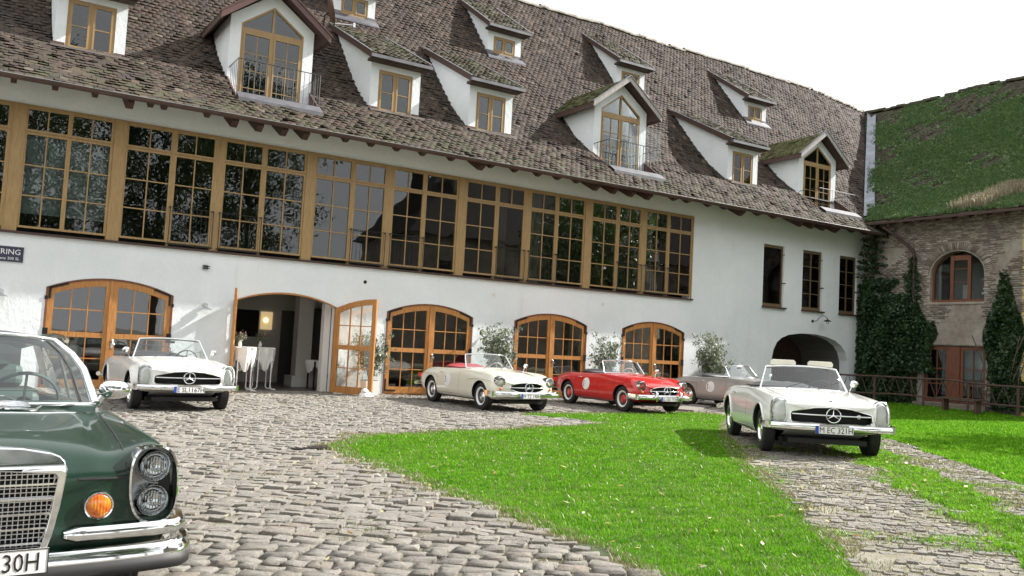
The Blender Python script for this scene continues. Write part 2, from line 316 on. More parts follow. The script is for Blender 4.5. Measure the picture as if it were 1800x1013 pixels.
def inst(name, pv, pf, T, R, tint, mat, parent=None, smooth=0, variant=None, **k):
    """many copies of a small shape in ONE mesh. pv: (K,3) or (N,K,3), R: (N,3,3), T: (N,3), tint: (N,)"""
    T = np.asarray(T, float); N = len(T); pv = np.asarray(pv, float)
    V = (np.einsum('nij,nkj->nki', R, pv) if pv.ndim == 3 else np.einsum('nij,kj->nki', R, pv))+T[:, None, :]
    K = V.shape[1]; V = V.reshape(-1, 3); c = (V.min(0)+V.max(0))/2; V = V-c
    ls = np.array([len(f) for f in pf]); li = np.array([i for f in pf for i in f])
    me = bpy.data.meshes.new(name); me.vertices.add(len(V)); me.vertices.foreach_set('co', V.astype(np.float32).ravel())
    LI = (li[None, :]+np.arange(N)[:, None]*K).ravel(); me.loops.add(len(LI)); me.loops.foreach_set('vertex_index', LI.astype(np.int32))
    tot = np.tile(ls, N); st = np.concatenate([[0], np.cumsum(tot)[:-1]]); me.polygons.add(len(tot)); me.polygons.foreach_set('loop_start', st.astype(np.int32))
    me.materials.append(MAT[mat]); me.update(calc_edges=True)
    if smooth: me.polygons.foreach_set('use_smooth', np.ones(len(tot), bool)); me.set_sharp_from_angle(angle=math.radians(smooth))
    a = me.attributes.new('tint', 'FLOAT', 'POINT'); a.data.foreach_set('value', np.repeat(np.asarray(tint), K).astype(np.float32))
    return link_obj(name, me, Matrix.Translation(Vector(c)), parent, None, **k)
def inst_parts(name, pv, pf, T, R, mat, parent, smooth=0, variants=None, **k):
    """the same, but every copy an object of its own that shares its mesh"""
    meshes = []
    for q in (variants if variants is not None else [pv]):
        me = bpy.data.meshes.new(name); me.from_pydata([tuple(p) for p in q], [], pf); me.materials.append(MAT[mat])
        if smooth: me.polygons.foreach_set('use_smooth', [True]*len(me.polygons)); me.set_sharp_from_angle(angle=math.radians(smooth))
        a = me.attributes.new('tint', 'FLOAT', 'POINT'); a.data.foreach_set('value', np.full(len(me.vertices), random.random(), dtype=np.float32)); meshes.append(me)
    P = MW[parent.name].inverted()
    for i in range(len(T)):
        o = bpy.data.objects.new(name, meshes[i % len(meshes)]); COL.objects.link(o); o.parent = parent
        M = Matrix([[*R[i][0], T[i][0]], [*R[i][1], T[i][1]], [*R[i][2], T[i][2]], [0, 0, 0, 1]]); o.matrix_basis = P @ M
        tag(o, **k)
def frames(x, y, z=None):
    """rotation matrices from column vectors"""
    x = np.asarray(x, float); y = np.asarray(y, float); x /= np.linalg.norm(x, axis=-1, keepdims=True)
    z = np.cross(x, y); z /= np.linalg.norm(z, axis=-1, keepdims=True); y = np.cross(z, x); return np.stack([x, y, z], -1)
def arc(w2, zs, za, n=14, off=0, x0=None, x1=None):
    """points of the segmental arch over [-w2,w2] from left to right, lowered by off"""
    h = za-zs; R = (w2*w2+h*h)/(2*h); zc = za-R; r = R-off; x0 = -w2 if x0 is None else x0; x1 = w2 if x1 is None else x1
    return [(x0+(x1-x0)*i/n, zc+math.sqrt(max(r*r-(x0+(x1-x0)*i/n)**2, 0))) for i in range(n+1)]
def smoothstep(a, b, x): t = np.clip((np.asarray(x, float)-a)/(b-a), 0, 1); return t*t*(3-2*t)
def gz(x, y):
    """height of the ground"""
    return .115*smoothstep(6, 10.5, x)*smoothstep(-6.5, -10.5, y)+.12*smoothstep(22, 29, x)*smoothstep(-9, -3, y)
# ================================================================ GROUND
def inpoly(P, poly):
    x, y = P[:, 0], P[:, 1]; r = np.zeros(len(P), bool); n = len(poly)
    for i in range(n):
        x1, y1 = poly[i]; x2, y2 = poly[(i+1) % n]
        c = ((y1 > y) != (y2 > y)) & (x < (x2-x1)*(y-y1)/((y2-y1)+1e-12)+x1); r ^= c
    return r
def grid_sheet(name, x0, x1, y0, y1, step, mat, off, poly=None, **k):
    nx = int((x1-x0)/step)+1; ny = int((y1-y0)/step)+1; xs = np.linspace(x0, x1, nx); ys = np.linspace(y0, y1, ny)
    X, Y = np.meshgrid(xs, ys); Z = gz(X, Y)+off; V = np.stack([X, Y, Z], -1).reshape(-1, 3)
    f = []
    cx = (xs[:-1]+xs[1:])/2; cy = (ys[:-1]+ys[1:])/2; CX, CY = np.meshgrid(cx, cy)
    ok = np.ones(CX.size, bool) if poly is None else inpoly(np.stack([CX.ravel(), CY.ravel()], -1), poly)
    ok = ok.reshape(ny-1, nx-1)
    for j in range(ny-1):
        for i in range(nx-1):
            if ok[j, i]: a = j*nx+i; f.append((a, a+1, a+nx+1, a+nx))
    mb = MB(); used = sorted({i for q in f for i in q}); mp_ = {u: n for n, u in enumerate(used)}
    mb.add([tuple(V[u]) for u in used], [tuple(mp_[i] for i in q) for q in f]); return build(name, mb, mat, smooth=60, **k)
bigx = [-300, -60, -20]+list(np.arange(-10, 40.1, 1.0))+[60, 120, 300]; bigy = [-300, -90, -40]+list(np.arange(-26, 12.1, 1.0))+[30, 90, 300]
mb = MB(); nx = len(bigx); mb.add([(x, y, float(gz(x, y))-.03) for y in bigy for x in bigx], [(j*nx+i, j*nx+i+1, (j+1)*nx+i+1, (j+1)*nx+i) for j in range(len(bigy)-1) for i in range(nx-1)])
build('ground', mb, 'ground_soil', smooth=60, kind='structure')
LAWN = [(4.36,-10.68),(4.17,-11.64),(4.18,-12.77),(4.16,-13.75),(4.12,-14.63),(4.15,-15.4),(4.11,-16.21),(4.1,-16.9),(3.98,-17.57),(3.9,-19.5),(4.6,-19.2),(5.41,-18.11),(5.79,-17.64),(6.47,-16.9),(7.46,-15.76),(8.12,-14.8),(9.39,-13.36),(10.65,-11.96),
        (11.6,-10.9),(13.0,-9.4),(15.6,-7.0),(17.0,-5.9),(16.54,-5.0),(14.6,-5.3),(12.4,-5.5),(10.9,-5.65),(10.63,-5.9),(11.23,-6.9),(11.09,-8.3),(9.6,-8.9),(8.25,-9.14),(7.17,-9.08),(5.3,-9.53)]
LAWN2 = [(16.2,-9.6),(14.93,-11.68),(14.02,-12.8),(12.91,-14.0),(12.22,-14.86),(11.45,-15.68),(11.01,-16.26),(9.0,-19.4),(13,-24),(44,-24),(44,-8.9),(30,-8.9),(30.1,-1.2),(27.2,-1.8),(24,-3.2),(20.5,-4.6),(18.4,-6.6)]
STRIP = [(12.41,-12.1),(11.27,-13.7),(9.88,-15.21),(8.54,-16.71),(7.1,-18.3),(6.2,-19.6),(7.4,-19.6),(8.67,-17.48),(9.65,-16.36),(10.57,-15.38),(11.91,-13.82),(13.3,-12.4)]
COBBLE = [(-8,-21),(-8,0),(25,0),(22.5,-2.2),(18.6,-4.1),(17.2,-4.9),(16.54,-4.5),(14.6,-4.9),(12.4,-5.1),(10.9,-5.4),(10.5,-5.9),(11.1,-6.9),(11.0,-8.3),(9.6,-8.85),(8.25,-9.1),(7.17,-9.05),(5.25,-9.5),(4.3,-10.68),(4.14,-11.64),(4.15,-12.77),(4.14,-13.75),(4.1,-14.63),(4.13,-15.4),(4.09,-16.21),(4.08,-16.9),(3.96,-17.57),(3.9,-21)]
TRACK = [(18.4,-6.3),(16.0,-9.4),(14.93,-11.68),(14.02,-12.8),(12.91,-14.0),(12.22,-14.86),(11.45,-15.68),(11.01,-16.26),(9.0,-19.6),(5.0,-19.6),(5.41,-18.11),(5.79,-17.64),(6.47,-16.9),(7.46,-15.76),(8.12,-14.8),(9.39,-13.36),(10.65,-11.96),(11.6,-10.9),(13.0,-9.4),(15.6,-7.0),(17,-6)]
yard = grid_sheet('cobbled_yard', -8, 25.2, -21.2, 0, .4, 'joint_soil', -.011, None, kind='structure')
track = grid_sheet('drive_track', 4.6, 18.6, -20, -5, .3, 'ground_soil', -.010, TRACK, kind='structure')
# --- cobbles: one convex-topped stone, deformed per variant
def stone(seed):
    r = np.random.default_rng(seed); k = .07+.07*r.random((4, 2)); P = []
    for i, (sx, sy) in enumerate(((1, 1), (-1, 1), (-1, -1), (1, -1))):
        e = [(sx*.5, sy*(.5-k[i, 1])), (sx*(.5-k[i, 0]*.35), sy*(.5-k[i, 1]*.35)), (sx*(.5-k[i, 0]), sy*.5)]
        P += e if i % 2 == 0 else e[::-1]
    P = np.array(P)*r.uniform(.88, 1.02, (12, 1))+r.normal(0, .022, (12, 2)); x, y = P[:, 0], P[:, 1]; n = 12
    lo = np.stack([x*1.03, y*1.03, np.full(n, -.05)], -1); mi = np.stack([x, y, np.full(n, -.004)+r.uniform(-.003, .003, n)], -1)
    hi = np.stack([x*.93, y*.92, .007+r.uniform(-.004, .004, n)], -1); c = np.array([[r.uniform(-.15, .15), r.uniform(-.15, .15), .009+r.uniform(-.004, .004)]])
    return np.concatenate([lo, mi, hi, c])
NS = 12; sf = [(i, (i+1) % NS, NS+(i+1) % NS, NS+i) for i in range(NS)]+[(NS+i, NS+(i+1) % NS, 2*NS+(i+1) % NS, 2*NS+i) for i in range(NS)]+[(2*NS+i, 2*NS+(i+1) % NS, 3*NS) for i in range(NS)]
VAR = [stone(i) for i in range(14)]
def lay(poly, e1, cd0, ln, jit, zoff=0.0, thin=None, seed=3):
    """stones in bonded courses along e1: returns centres, half frames, sizes"""
    r = np.random.default_rng(seed); e1 = np.array(e1)/np.linalg.norm(e1); e2 = np.array([-e1[1], e1[0]]); P = []; Sz = []; A = []
    pts = np.array(poly); a = pts@e1; b = pts@e2; v = b.min()
    while v < b.max():
        h = cd0*r.uniform(.82, 1.22); u = a.min()-r.uniform(0, .3); ph = r.uniform(0, 9)
        while u < a.max():
            L = ln*r.uniform(.72, 1.38); P.append(e1*(u+L/2)+e2*(v+h/2+.035*math.sin((u+L/2)*.9+ph*.2)+r.normal(0, jit))); g_ = r.uniform(.005, .019); Sz.append((L-g_, h-g_*.9)); A.append(r.normal(0, .075)); u += L
        v += h
    P = np.array(P); Sz = np.array(Sz); A = np.array(A); k = inpoly(P, poly)
    if thin is not None: k &= thin(P, r)
    return P[k], Sz[k], A[k], e1
def place_stones(poly, e1, cd0, ln, parent, n_ind, stuffname, seed, thin=None, sink=0.0, tilt=.03):
    P, Sz, A, e1 = lay(poly, e1, cd0, ln, .014, thin=thin, seed=seed); r = np.random.default_rng(seed+1); N = len(P)
    base = math.atan2(e1[1], e1[0]); an = A+base; t1 = r.normal(0, tilt, N); t2 = r.normal(0, tilt, N)
    X = np.stack([np.cos(an), np.sin(an), t1], -1); Y = np.stack([-np.sin(an), np.cos(an), t2], -1); R = frames(X, Y)
    R = R*np.stack([Sz[:, 0], Sz[:, 1], np.ones(N)*r.uniform(.8, 1.25, N)], -1)[:, None, :]
    T = np.stack([P[:, 0], P[:, 1], gz(P[:, 0], P[:, 1])+r.normal(0, .006, N)-sink], -1)
    d = np.hypot(P[:, 0], P[:, 1]+22); ang = np.degrees(np.arctan2(P[:, 0], P[:, 1]+22)); vis = (ang > .5) & (ang < 66)
    hid = (P[:, 0] < 1.15) & (P[:, 1] < -16.0) & (P[:, 1] > -21)
    if n_ind:
        o = np.argsort(np.where(vis & ~hid & (d > 4.1), d, 1e9))[:n_ind]; m = np.zeros(N, bool); m[o] = True
        inst_parts('cobblestone', None, sf, T[o], R[o], 'cobble', parent, 50, VAR)
    else: m = np.zeros(N, bool)
    q = np.where(~m)[0]; pv = np.array([VAR[i % 14] for i in q])
    inst(stuffname, pv, sf, T[q], R[q], r.random(len(q)), 'cobble', parent, 50, kind='stuff')
E1 = (.80, -.60)
place_stones(COBBLE, E1, .152, .178, yard, 298, 'cobblestones', 11, tilt=.045)
def wheel_ruts(P, r):
    k = ~inpoly(P, [(p[0]+(.12 if i < 6 else -.12), p[1]) for i, p in enumerate(STRIP)])
    s = np.sin(P[:, 0]*2.3+1)*np.sin(P[:, 1]*1.9)+np.sin(P[:, 0]*5.1+P[:, 1]*4.3)*.6; return k & (s+r.normal(0, .45, len(P)) > -.75)
place_stones(TRACK, (.70, -.71), .095, .125, track, 0, 'worn_paving_stones', 23, thin=wheel_ruts, sink=.010, tilt=.025)
# stone slab walk between the red car and the gate, drain cover
mb = MB()
for i in range(5):
    a = Vector((16.6+i*.62, -4.9+i*.44, 0)); mb.prism([(a.x, a.y), (a.x+.6, a.y+.42), (a.x+.25, a.y+.95), (a.x-.35, a.y+.53)], d=(0, 0, .05), fn=lambda p, q: (p, q, -.005))
build('stone_slab_strip', mb, 'cobble', tint=.82, kind='structure')
dc = empty('drain_cover', (3.98, -11.03, .005), 0, 'dark rectangular drain cover in the cobbles at the tip of the lawn', 'drain cover')
mb = MB(); mb.prism([(3.76,-10.90),(4.28,-10.80),(4.24,-11.08),(3.74,-11.17)], d=(0, 0, .03), fn=lambda p, q: (p, q, -.008)); build('cover_plate', mb, 'iron', dc)
mb = MB()
for i in range(5): mb.box(3.80+i*.09, 3.83+i*.09, -11.07, -10.92, .022, .027)
build('rib', mb, 'wood_brown', dc)
# --- grass: bent blades joined in sheets
def blades(name, poly, n, hmin, hmax, wd, mat, seed, keep=None, label=None, cat=None, zf=gz, off=-.01, prob=None, parent=None, rag=.035):
    r = np.random.default_rng(seed); pts = np.array(poly); lo = pts.min(0); hi = pts.max(0); P = np.zeros((0, 2))
    area = abs(sum(pts[i][0]*pts[(i+1) % len(pts)][1]-pts[(i+1) % len(pts)][0]*pts[i][1] for i in range(len(pts))))/2
    tot = n
    while len(P) < tot:
        q = r.uniform(lo-.2, hi+.2, (tot*2, 2)); wob = np.stack([np.sin(q[:, 1]*3.7+q[:, 0])+.6*np.sin(q[:, 1]*9.1+1), np.sin(q[:, 0]*3.1+2)+.6*np.sin(q[:, 0]*8.3)], -1)*rag; q = q[inpoly(q+wob, poly)]
        d = np.hypot(q[:, 0], q[:, 1]+22); ang = np.degrees(np.arctan2(q[:, 0], q[:, 1]+22))
        w = np.clip((6.5/np.maximum(d, 3))**1.35, 0, 1)*((ang < 68) & (ang > -2)); q = q[r.random(len(q)) < w]
        if prob is not None: q = q[r.random(len(q)) < prob(q)]
        P = np.concatenate([P, q])
    P = P[:tot]; N = tot; d = np.hypot(P[:, 0], P[:, 1]+22); k = np.clip(d/7.5, .8, 2.6)
    a = r.uniform(0, 2*math.pi, N); h = r.uniform(hmin, hmax, N)*(1+.35*np.sin(P[:, 0]*13+P[:, 1]*5)*np.sin(P[:, 1]*14.7-P[:, 0]*6))*(1+.25*(np.sin(P[:, 0]*3.1)*np.sin(P[:, 1]*2.7))); w = wd*k*r.uniform(.7, 1.3, N); ln = r.uniform(.2, 1.0, N)*h
    pv = np.zeros((N, 5, 3)); pv[:, 0, 0] = -w/2; pv[:, 1, 0] = w/2; pv[:, 2, 0] = w*.38; pv[:, 2, 1] = ln*.35; pv[:, 2, 2] = h*.6; pv[:, 3, 0] = -w*.38; pv[:, 3, 1] = ln*.35; pv[:, 3, 2] = h*.6; pv[:, 4, 1] = ln; pv[:, 4, 2] = h
    c, s = np.cos(a), np.sin(a); R = np.zeros((N, 3, 3)); R[:, 0, 0] = c; R[:, 0, 1] = -s; R[:, 1, 0] = s; R[:, 1, 1] = c; R[:, 2, 2] = 1
    T = np.stack([P[:, 0], P[:, 1], zf(P[:, 0], P[:, 1])+off], -1)
    pn = .5+.5*np.sin(P[:, 0]*1.1+2)*np.sin(P[:, 1]*.9); t = np.clip(r.random(N)*.72+.27*pn*r.random(N), 0, .999)
    return inst(name, pv, [(0, 1, 2, 3), (3, 2, 4)], T, R, t, mat, parent, kind='stuff', label=label, cat=cat)
def fringe(poly, w):   # polygon pushed outwards from its centre a little, for ragged edges
    c = np.array(poly).mean(0); return [tuple(np.array(p)+(np.array(p)-c)/np.linalg.norm(np.array(p)-c)*w) for p in poly]
MAT['lawn_soil'] = MAT['joint_soil'].copy(); MAT['lawn_soil'].name = 'lawn_soil'
for n_ in MAT['lawn_soil'].node_tree.nodes:
    if n_.type == 'VALTORGB':
        for e_ in n_.color_ramp.elements: e_.color = (e_.color[0]*.35, e_.color[1]*.6, e_.color[2]*.25, 1) if max(e_.color[:3]) < .9 else e_.color
    if n_.type == 'MIX_RGB': n_.inputs[2].default_value = (.035, .09, .01, 1)
lawn_sheet = grid_sheet('lawn', 3.7, 17.2, -19.8, -4.8, .3, 'lawn_soil' if 'lawn_soil' in MAT else 'joint_soil', -.008, LAWN, kind='structure')
blades('lawn_grass', LAWN, 290000, .012, .033, .0062, 'grass', 5, label='short bright green grass of the lawn between cobbles and track', cat='grass')
blades('lawn_weeds', LAWN, 4500, .012, .034, .006, 'weed', 15, label='scattered paler weeds and clover in the lawn', cat='weeds', prob=lambda q: np.clip(.15+np.sin(q[:, 0]*1.9+q[:, 1])*np.sin(q[:, 1]*2.3-q[:, 0]*.7), .04, 1)**1.5)
blades('lawn_edge_grass', fringe(LAWN, .18), 34000, .012, .05, .006, 'weed', 6, label='thin yellowish grass fraying over the edge of the lawn', cat='grass', rag=.09, prob=lambda q: np.where(inpoly(q, fringe(LAWN, -.25)), .12, 1))
grid_sheet('far_lawn', 9, 44, -24, -1, .5, 'lawn_soil', -.010, LAWN2, kind='structure')
blades('far_lawn_grass', LAWN2, 150000, .025, .06, .008, 'grass', 8, label='bright green grass beyond the track in front of the old brick wing', cat='grass')
def across(q): return (q[:, 0]-12.4)*.755-(q[:, 1]+12.2)*.656
def patchy(q):
    s = np.sin(q[:, 0]*1.7+.5)*np.sin(q[:, 1]*1.3+1)+.7*np.sin(q[:, 0]*4.1+q[:, 1]*3.3); c = across(q)
    return np.clip(.75*np.exp(-((c-.33)/.36)**2)+.7*np.exp(-((c+2.3)/.5)**2)+.7*np.exp(-((c-2.5)/.35)**2)+.10+.20*s, .02, 1)
blades('track_strip_grass', STRIP, 34000, .015, .05, .007, 'grass', 9, label='green grass strip between the two worn ruts of the track', cat='grass', rag=.12, prob=lambda q: np.clip(patchy(q)+.35, 0, 1))
blades('track_grass', TRACK, 30000, .015, .05, .007, 'grass', 19, label='green grass creeping over the worn paving of the track', cat='grass', rag=.15, prob=lambda q: np.clip(patchy(q)-.22+.25*np.sin(q[:, 0]*2.7+1)*np.sin(q[:, 1]*3.1), 0, 1))
blades('track_weeds', TRACK, 34000, .012, .045, .007, 'weed', 10, label='yellow green weeds and moss between the worn paving stones of the track', cat='weeds', prob=patchy)
blades('joint_weeds', COBBLE, 16000, .008, .028, .006, 'weed', 12, label='tiny weeds in the joints of the cobbles', cat='weeds', prob=lambda q: np.clip(np.sin(q[:, 0]*2.9)*np.sin(q[:, 1]*2.3), 0, 1)**2)
# fallen leaves
r = np.random.default_rng(4); N = 280; P = np.stack([r.uniform(1.2, 12, N), r.uniform(-19, -12, N)], -1); P = P[(P[:, 0]/(P[:, 1]+22)) < 2.4]; N = len(P); a = r.uniform(0, 6.3, N)
X = np.stack([np.cos(a), np.sin(a), r.normal(0, .3, N)], -1); Y = np.stack([-np.sin(a), np.cos(a), r.normal(0, .3, N)], -1); sc = r.uniform(.02, .045, N)
inst('fallen_leaves', [(-1, 0, 0), (-.2, -.45, .1), (1, 0, .15), (-.2, .45, .1)], [(0, 1, 2, 3)], np.stack([P[:, 0], P[:, 1], gz(P[:, 0], P[:, 1])+.035], -1), frames(X, Y)*sc[:, None, None], r.random(N), 'fallen', kind='stuff', label='yellow and brown leaves scattered over cobbles and grass', cat='leaves')
# small tuft of dead plants beside the red car's front wheel
# ================================================================ MAIN BUILDING
B = empty('main_building', (14, 0, 0), 0, 'long white building with a brown tiled roof, dormers and orange arched doors', 'building')
DX = [3.045, 7.146, 11.25, 15.35, 19.45]; DW = 1.345; ZS, ZA = 2.235, 2.52
SEAM = [-1.74, 2.809, 7.39, 11.88, 16.41, 20.98]
holes = []
for i, x in enumerate(DX): holes.append([(x+u, z) for u, z in arc(DW, ZS, ZA)][::-1]+[(x-DW, -.02), (x+DW, -.02)])
holes.append([(-9.0, 3.40), (20.98, 3.40), (20.98, 6.18), (-9.0, 6.18)])
SW = [(24.53, 25.63), (26.65, 27.77), (28.78, 29.83)]
for a, c in SW: holes.append([(a, 3.40), (c, 3.40), (c, 5.66), (a, 5.66)])
gate = [(25.12, -.3), (25.12, 1.55), (25.2, 1.86), (25.36, 2.13), (25.62, 2.31), (26.0, 2.44), (26.7, 2.53), (27.5, 2.535), (28.1, 2.47), (28.6, 2.36), (29.0, 2.17), (29.25, 1.93), (29.4, 1.6), (29.42, 1.3), (29.42, -.3)]
holes.append(gate)
mb = MB(); mb.prism([(-10, -.6), (30.35, -.6), (30.35, 7.3), (-10, 7.3)], holes, (0, .38, 0)); build('wall', mb, 'plaster', B)
# shell: rear wall, floor slabs, dark rooms
mb = MB(); mb.box(-10.3, -10, 0, 15, -.5, 7.2); mb.box(-10, 45, 15, 15.3, -.5, 7.2); mb.add([(-10, 0, 7.2), (-10, 7.6, 15.3), (-10, 15.2, 7.2)], [(0, 1, 2)]); build('outer_wall', mb, 'plaster', B)
mb = MB(); mb.quad((-10, .38, 3.28), (24, .38, 3.28), (24, 5.5, 3.28), (-10, 5.5, 3.28)); build('upper_floor', mb, 'interior_floor', B)
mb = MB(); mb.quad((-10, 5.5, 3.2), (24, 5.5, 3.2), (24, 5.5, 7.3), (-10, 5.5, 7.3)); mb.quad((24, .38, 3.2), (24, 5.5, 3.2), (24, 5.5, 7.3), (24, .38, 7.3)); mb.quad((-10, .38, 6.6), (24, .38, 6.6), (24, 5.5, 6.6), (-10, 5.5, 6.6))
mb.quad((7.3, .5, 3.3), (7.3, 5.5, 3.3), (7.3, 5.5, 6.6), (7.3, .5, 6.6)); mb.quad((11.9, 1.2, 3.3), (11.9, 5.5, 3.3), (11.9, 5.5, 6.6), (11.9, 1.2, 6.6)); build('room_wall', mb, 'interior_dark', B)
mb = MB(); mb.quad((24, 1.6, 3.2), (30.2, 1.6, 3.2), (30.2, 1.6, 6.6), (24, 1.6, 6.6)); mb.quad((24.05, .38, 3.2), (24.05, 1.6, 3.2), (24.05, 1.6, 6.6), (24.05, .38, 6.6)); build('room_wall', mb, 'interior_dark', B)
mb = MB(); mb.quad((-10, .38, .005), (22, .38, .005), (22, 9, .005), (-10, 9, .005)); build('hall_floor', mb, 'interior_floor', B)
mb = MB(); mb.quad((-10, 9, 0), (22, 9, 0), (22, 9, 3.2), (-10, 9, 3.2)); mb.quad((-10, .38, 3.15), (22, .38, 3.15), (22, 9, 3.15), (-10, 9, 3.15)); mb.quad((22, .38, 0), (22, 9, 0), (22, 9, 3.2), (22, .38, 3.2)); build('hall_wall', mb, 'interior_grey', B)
mb = MB(); mb.box(5.0, 10.5, 4.6, 4.75, 0, 3.12); build('hall_partition', mb, 'interior_wall', B)
mb = MB(); mb.box(8.29, 8.72, 2.4, 2.8, .3, 3.12); mb.box(8.16, 8.86, 2.28, 2.95, .01, .32); build('pillar', mb, 'interior_wall', B)
mb = MB(); mb.box(7.05, 7.78, 4.52, 4.58, 1.35, 2.15); build('dark_panel', mb, 'dark_void', B); mb = MB(); mb.box(8.48, 9.03, 4.5, 4.58, .0, 2.2); build('dark_panel', mb, 'interior_dark', B)  # the second is a dark sheet put in for an unlit doorway
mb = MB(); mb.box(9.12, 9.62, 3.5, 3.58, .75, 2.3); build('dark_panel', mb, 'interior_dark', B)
mb = MB(); mb.box(8.95, 10.6, 3.6, 3.7, 0, 3.1); build('hall_partition', mb, 'interior_wall', B)
# gateway tunnel
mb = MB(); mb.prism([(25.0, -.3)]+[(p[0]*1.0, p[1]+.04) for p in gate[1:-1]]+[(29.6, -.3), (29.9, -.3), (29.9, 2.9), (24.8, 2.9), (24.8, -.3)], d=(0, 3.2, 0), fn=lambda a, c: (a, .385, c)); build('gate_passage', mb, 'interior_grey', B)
mb = MB(); mb.box(24.8, 29.9, 2.2, 2.26, 0, 2.9)
for i in range(26): mb.box(24.9+i*.19, 24.9+i*.19+.17, 2.175, 2.2, 0, 2.85)
build('gate_boards', mb, 'wood_brown', B)
# small marks, vents, boxes on the wall
def pane(parent, x0, x1, y, z0, z1, mat='window_glass', name='pane'):
    mb = MB(); mb.box(x0, x1, y-.003, y+.003, z0, z1); return build(name, mb, mat, parent)
# --- window bays
GY = .02
def casement(s, a, c, z0, z1, parent, muntins=True, transom=False):
    """one light from x=a to c between z0 and z1: frame with glazing bars, then its panes"""
    f = .045; mb = MB(); mb.prism([(a-f, z0-f), (c+f, z0-f), (c+f, z1+f), (a-f, z1+f)], [[(a, z0), (c, z0), (c, z1), (a, z1)]], (0, .06, 0), fn=lambda p, q: (p, -.02, q))
    xm = (a+c)/2; zr = [z0, z1] if transom or not muntins else [z0, 4.2, 4.875, z1]; t = .013
    if muntins: mb.box(xm-t, xm+t, -.012, .03, z0, z1)
    for z in zr[1:-1]: mb.box(a, xm-t, -.011, .029, z-t, z+t); mb.box(xm+t, c, -.011, .029, z-t, z+t)
    o = build('transom_light' if transom else 'casement', mb, 'wood_window', parent)
    xs = [(a, xm-t), (xm+t, c)] if muntins else [(a, c)]
    for z_, zt in zip(zr[:-1], zr[1:]):
        for x_, xt in xs: pane(o, x_, xt, GY+random.uniform(-.001, .001), z_+(t if z_ != z0 else 0), zt-(t if zt != z1 else 0))
    return o
LIGHTS = [(.309, 1.255), (1.395, 2.25), (2.541, 3.417), (3.553, 4.515)]
def rails(a, c):
    o = MB(); o.tube([(a-.09, -.10, 4.33), (c+.09, -.10, 4.33)], .008, 6); o.tube([(a-.09, -.10, 3.45), (c+.09, -.10, 3.45)], .016, 6)
    n = 8
    for i in range(n+1):
        x = a-.02+(c-a+.04)*i/n; o.tube([(x, -.10, 3.45), (x, -.10, 4.33)], .0038, 5)
    for x in (a-.07, c+.07): o.tube([(x, -.02, 4.33), (x, -.11, 4.33)], .02, 6); o.tube([(x, -.02, 3.45), (x, -.11, 3.45)], .02, 6); o.tube([(x, -.10, 3.45), (x, -.10, 4.33)], .010, 6)
    return o
for i in range(5):
    s = SEAM[i]; sc = (SEAM[i+1]-s)/4.561
    if i == 0:
        LL = [(s+.309*sc, s+1.255*sc), (-.25, .18), (.24, .68), (1.063, 1.853), (1.944, 2.75)]; s_pil = [(s, s+.265), (.767, 1.02)]
    else: LL = [(s+p*sc, s+q*sc) for p, q in LIGHTS]; s_pil = [(s, s+.265)]
    mb = MB()
    xs = sorted([v for L in LL for v in (L[0]-.045, L[1]+.045)]); fill = [s]+xs+[SEAM[i+1]]
    for a, c in zip(fill[0::2], fill[1::2]):
        if c-a > .004: mb.box(a+.001, c-.001, -.024, .10, 3.40, 6.18)
    mb.box(s, SEAM[i+1]-.004, -.018, .09, 5.60, 5.615); mb.box(s+.002, SEAM[i+1]-.006, -.016, .09, 6.16, 6.179)
    for p, q in s_pil: mb.box(p+.004, q, -.045, -.024, 3.40, 6.18)
    fr = build('bay_frame', mb, 'wood_window', B)
    for j, (a, c) in enumerate(LL):
        open_ = (i == 3 and j == 1)
        casement(s, a, c, 3.53, 5.55, B, muntins=not open_); casement(s, a, c, 5.665, 6.115, B, transom=True)
        if i > 0 and j in (1, 2): build('window_railing', rails(a, c), 'rail_iron', B, smooth=40)
# far left bay continues out of the picture
mb = MB(); mb.box(-9, -1.745, -.024, .1, 3.40, 6.18); build('bay_frame', mb, 'wood_window', B)
mb = MB(); mb.box(-9, 21.08, -.075, .0, 3.345, 3.395); build('window_ledge', mb, 'wood_brown', B)
mb = MB(); mb.box(20.985, 21.03, -.03, .05, 3.40, 6.2); mb.box(-9, 21.03, -.03, .0, 6.182, 6.21); build('window_reveal', mb, 'wood_window', B)
# things behind the upper glass
for x0, x1 in ((.9, 1.88), (1.9, 2.78)): mb = MB(); mb.box(x0, x1, .15, .16, 3.82, 5.6); build('roller_blind', mb, 'blind', B)
for x0, x1 in ((.97, 1.86), (1.95, 2.74)):
    mb = MB()
    for k in range(9): mb.box(x0, x1, .07, .10, 5.68+k*.047, 5.70+k*.047)
    build('venetian_blind', mb, 'wood_brown', B)
def curtain(x0, x1, y, z0, z1, n=9):
    mb = MB(); N = n*6; vs = []
    for i in range(N+1): x = x0+(x1-x0)*i/N; yy = y+.035*math.sin(i/6*2*math.pi)+.01*math.sin(i*.7); vs += [(x, yy, z0), (x, yy, z1)]
    mb.add(vs, [(2*i, 2*i+2, 2*i+3, 2*i+1) for i in range(N)]); return mb
for x0, x1 in ((13.35, 13.75), (14.35, 15.0), (11.95, 12.15)): build('curtain', curtain(x0, x1, .35, 3.35, 6.2), 'curtain', B, smooth=80)
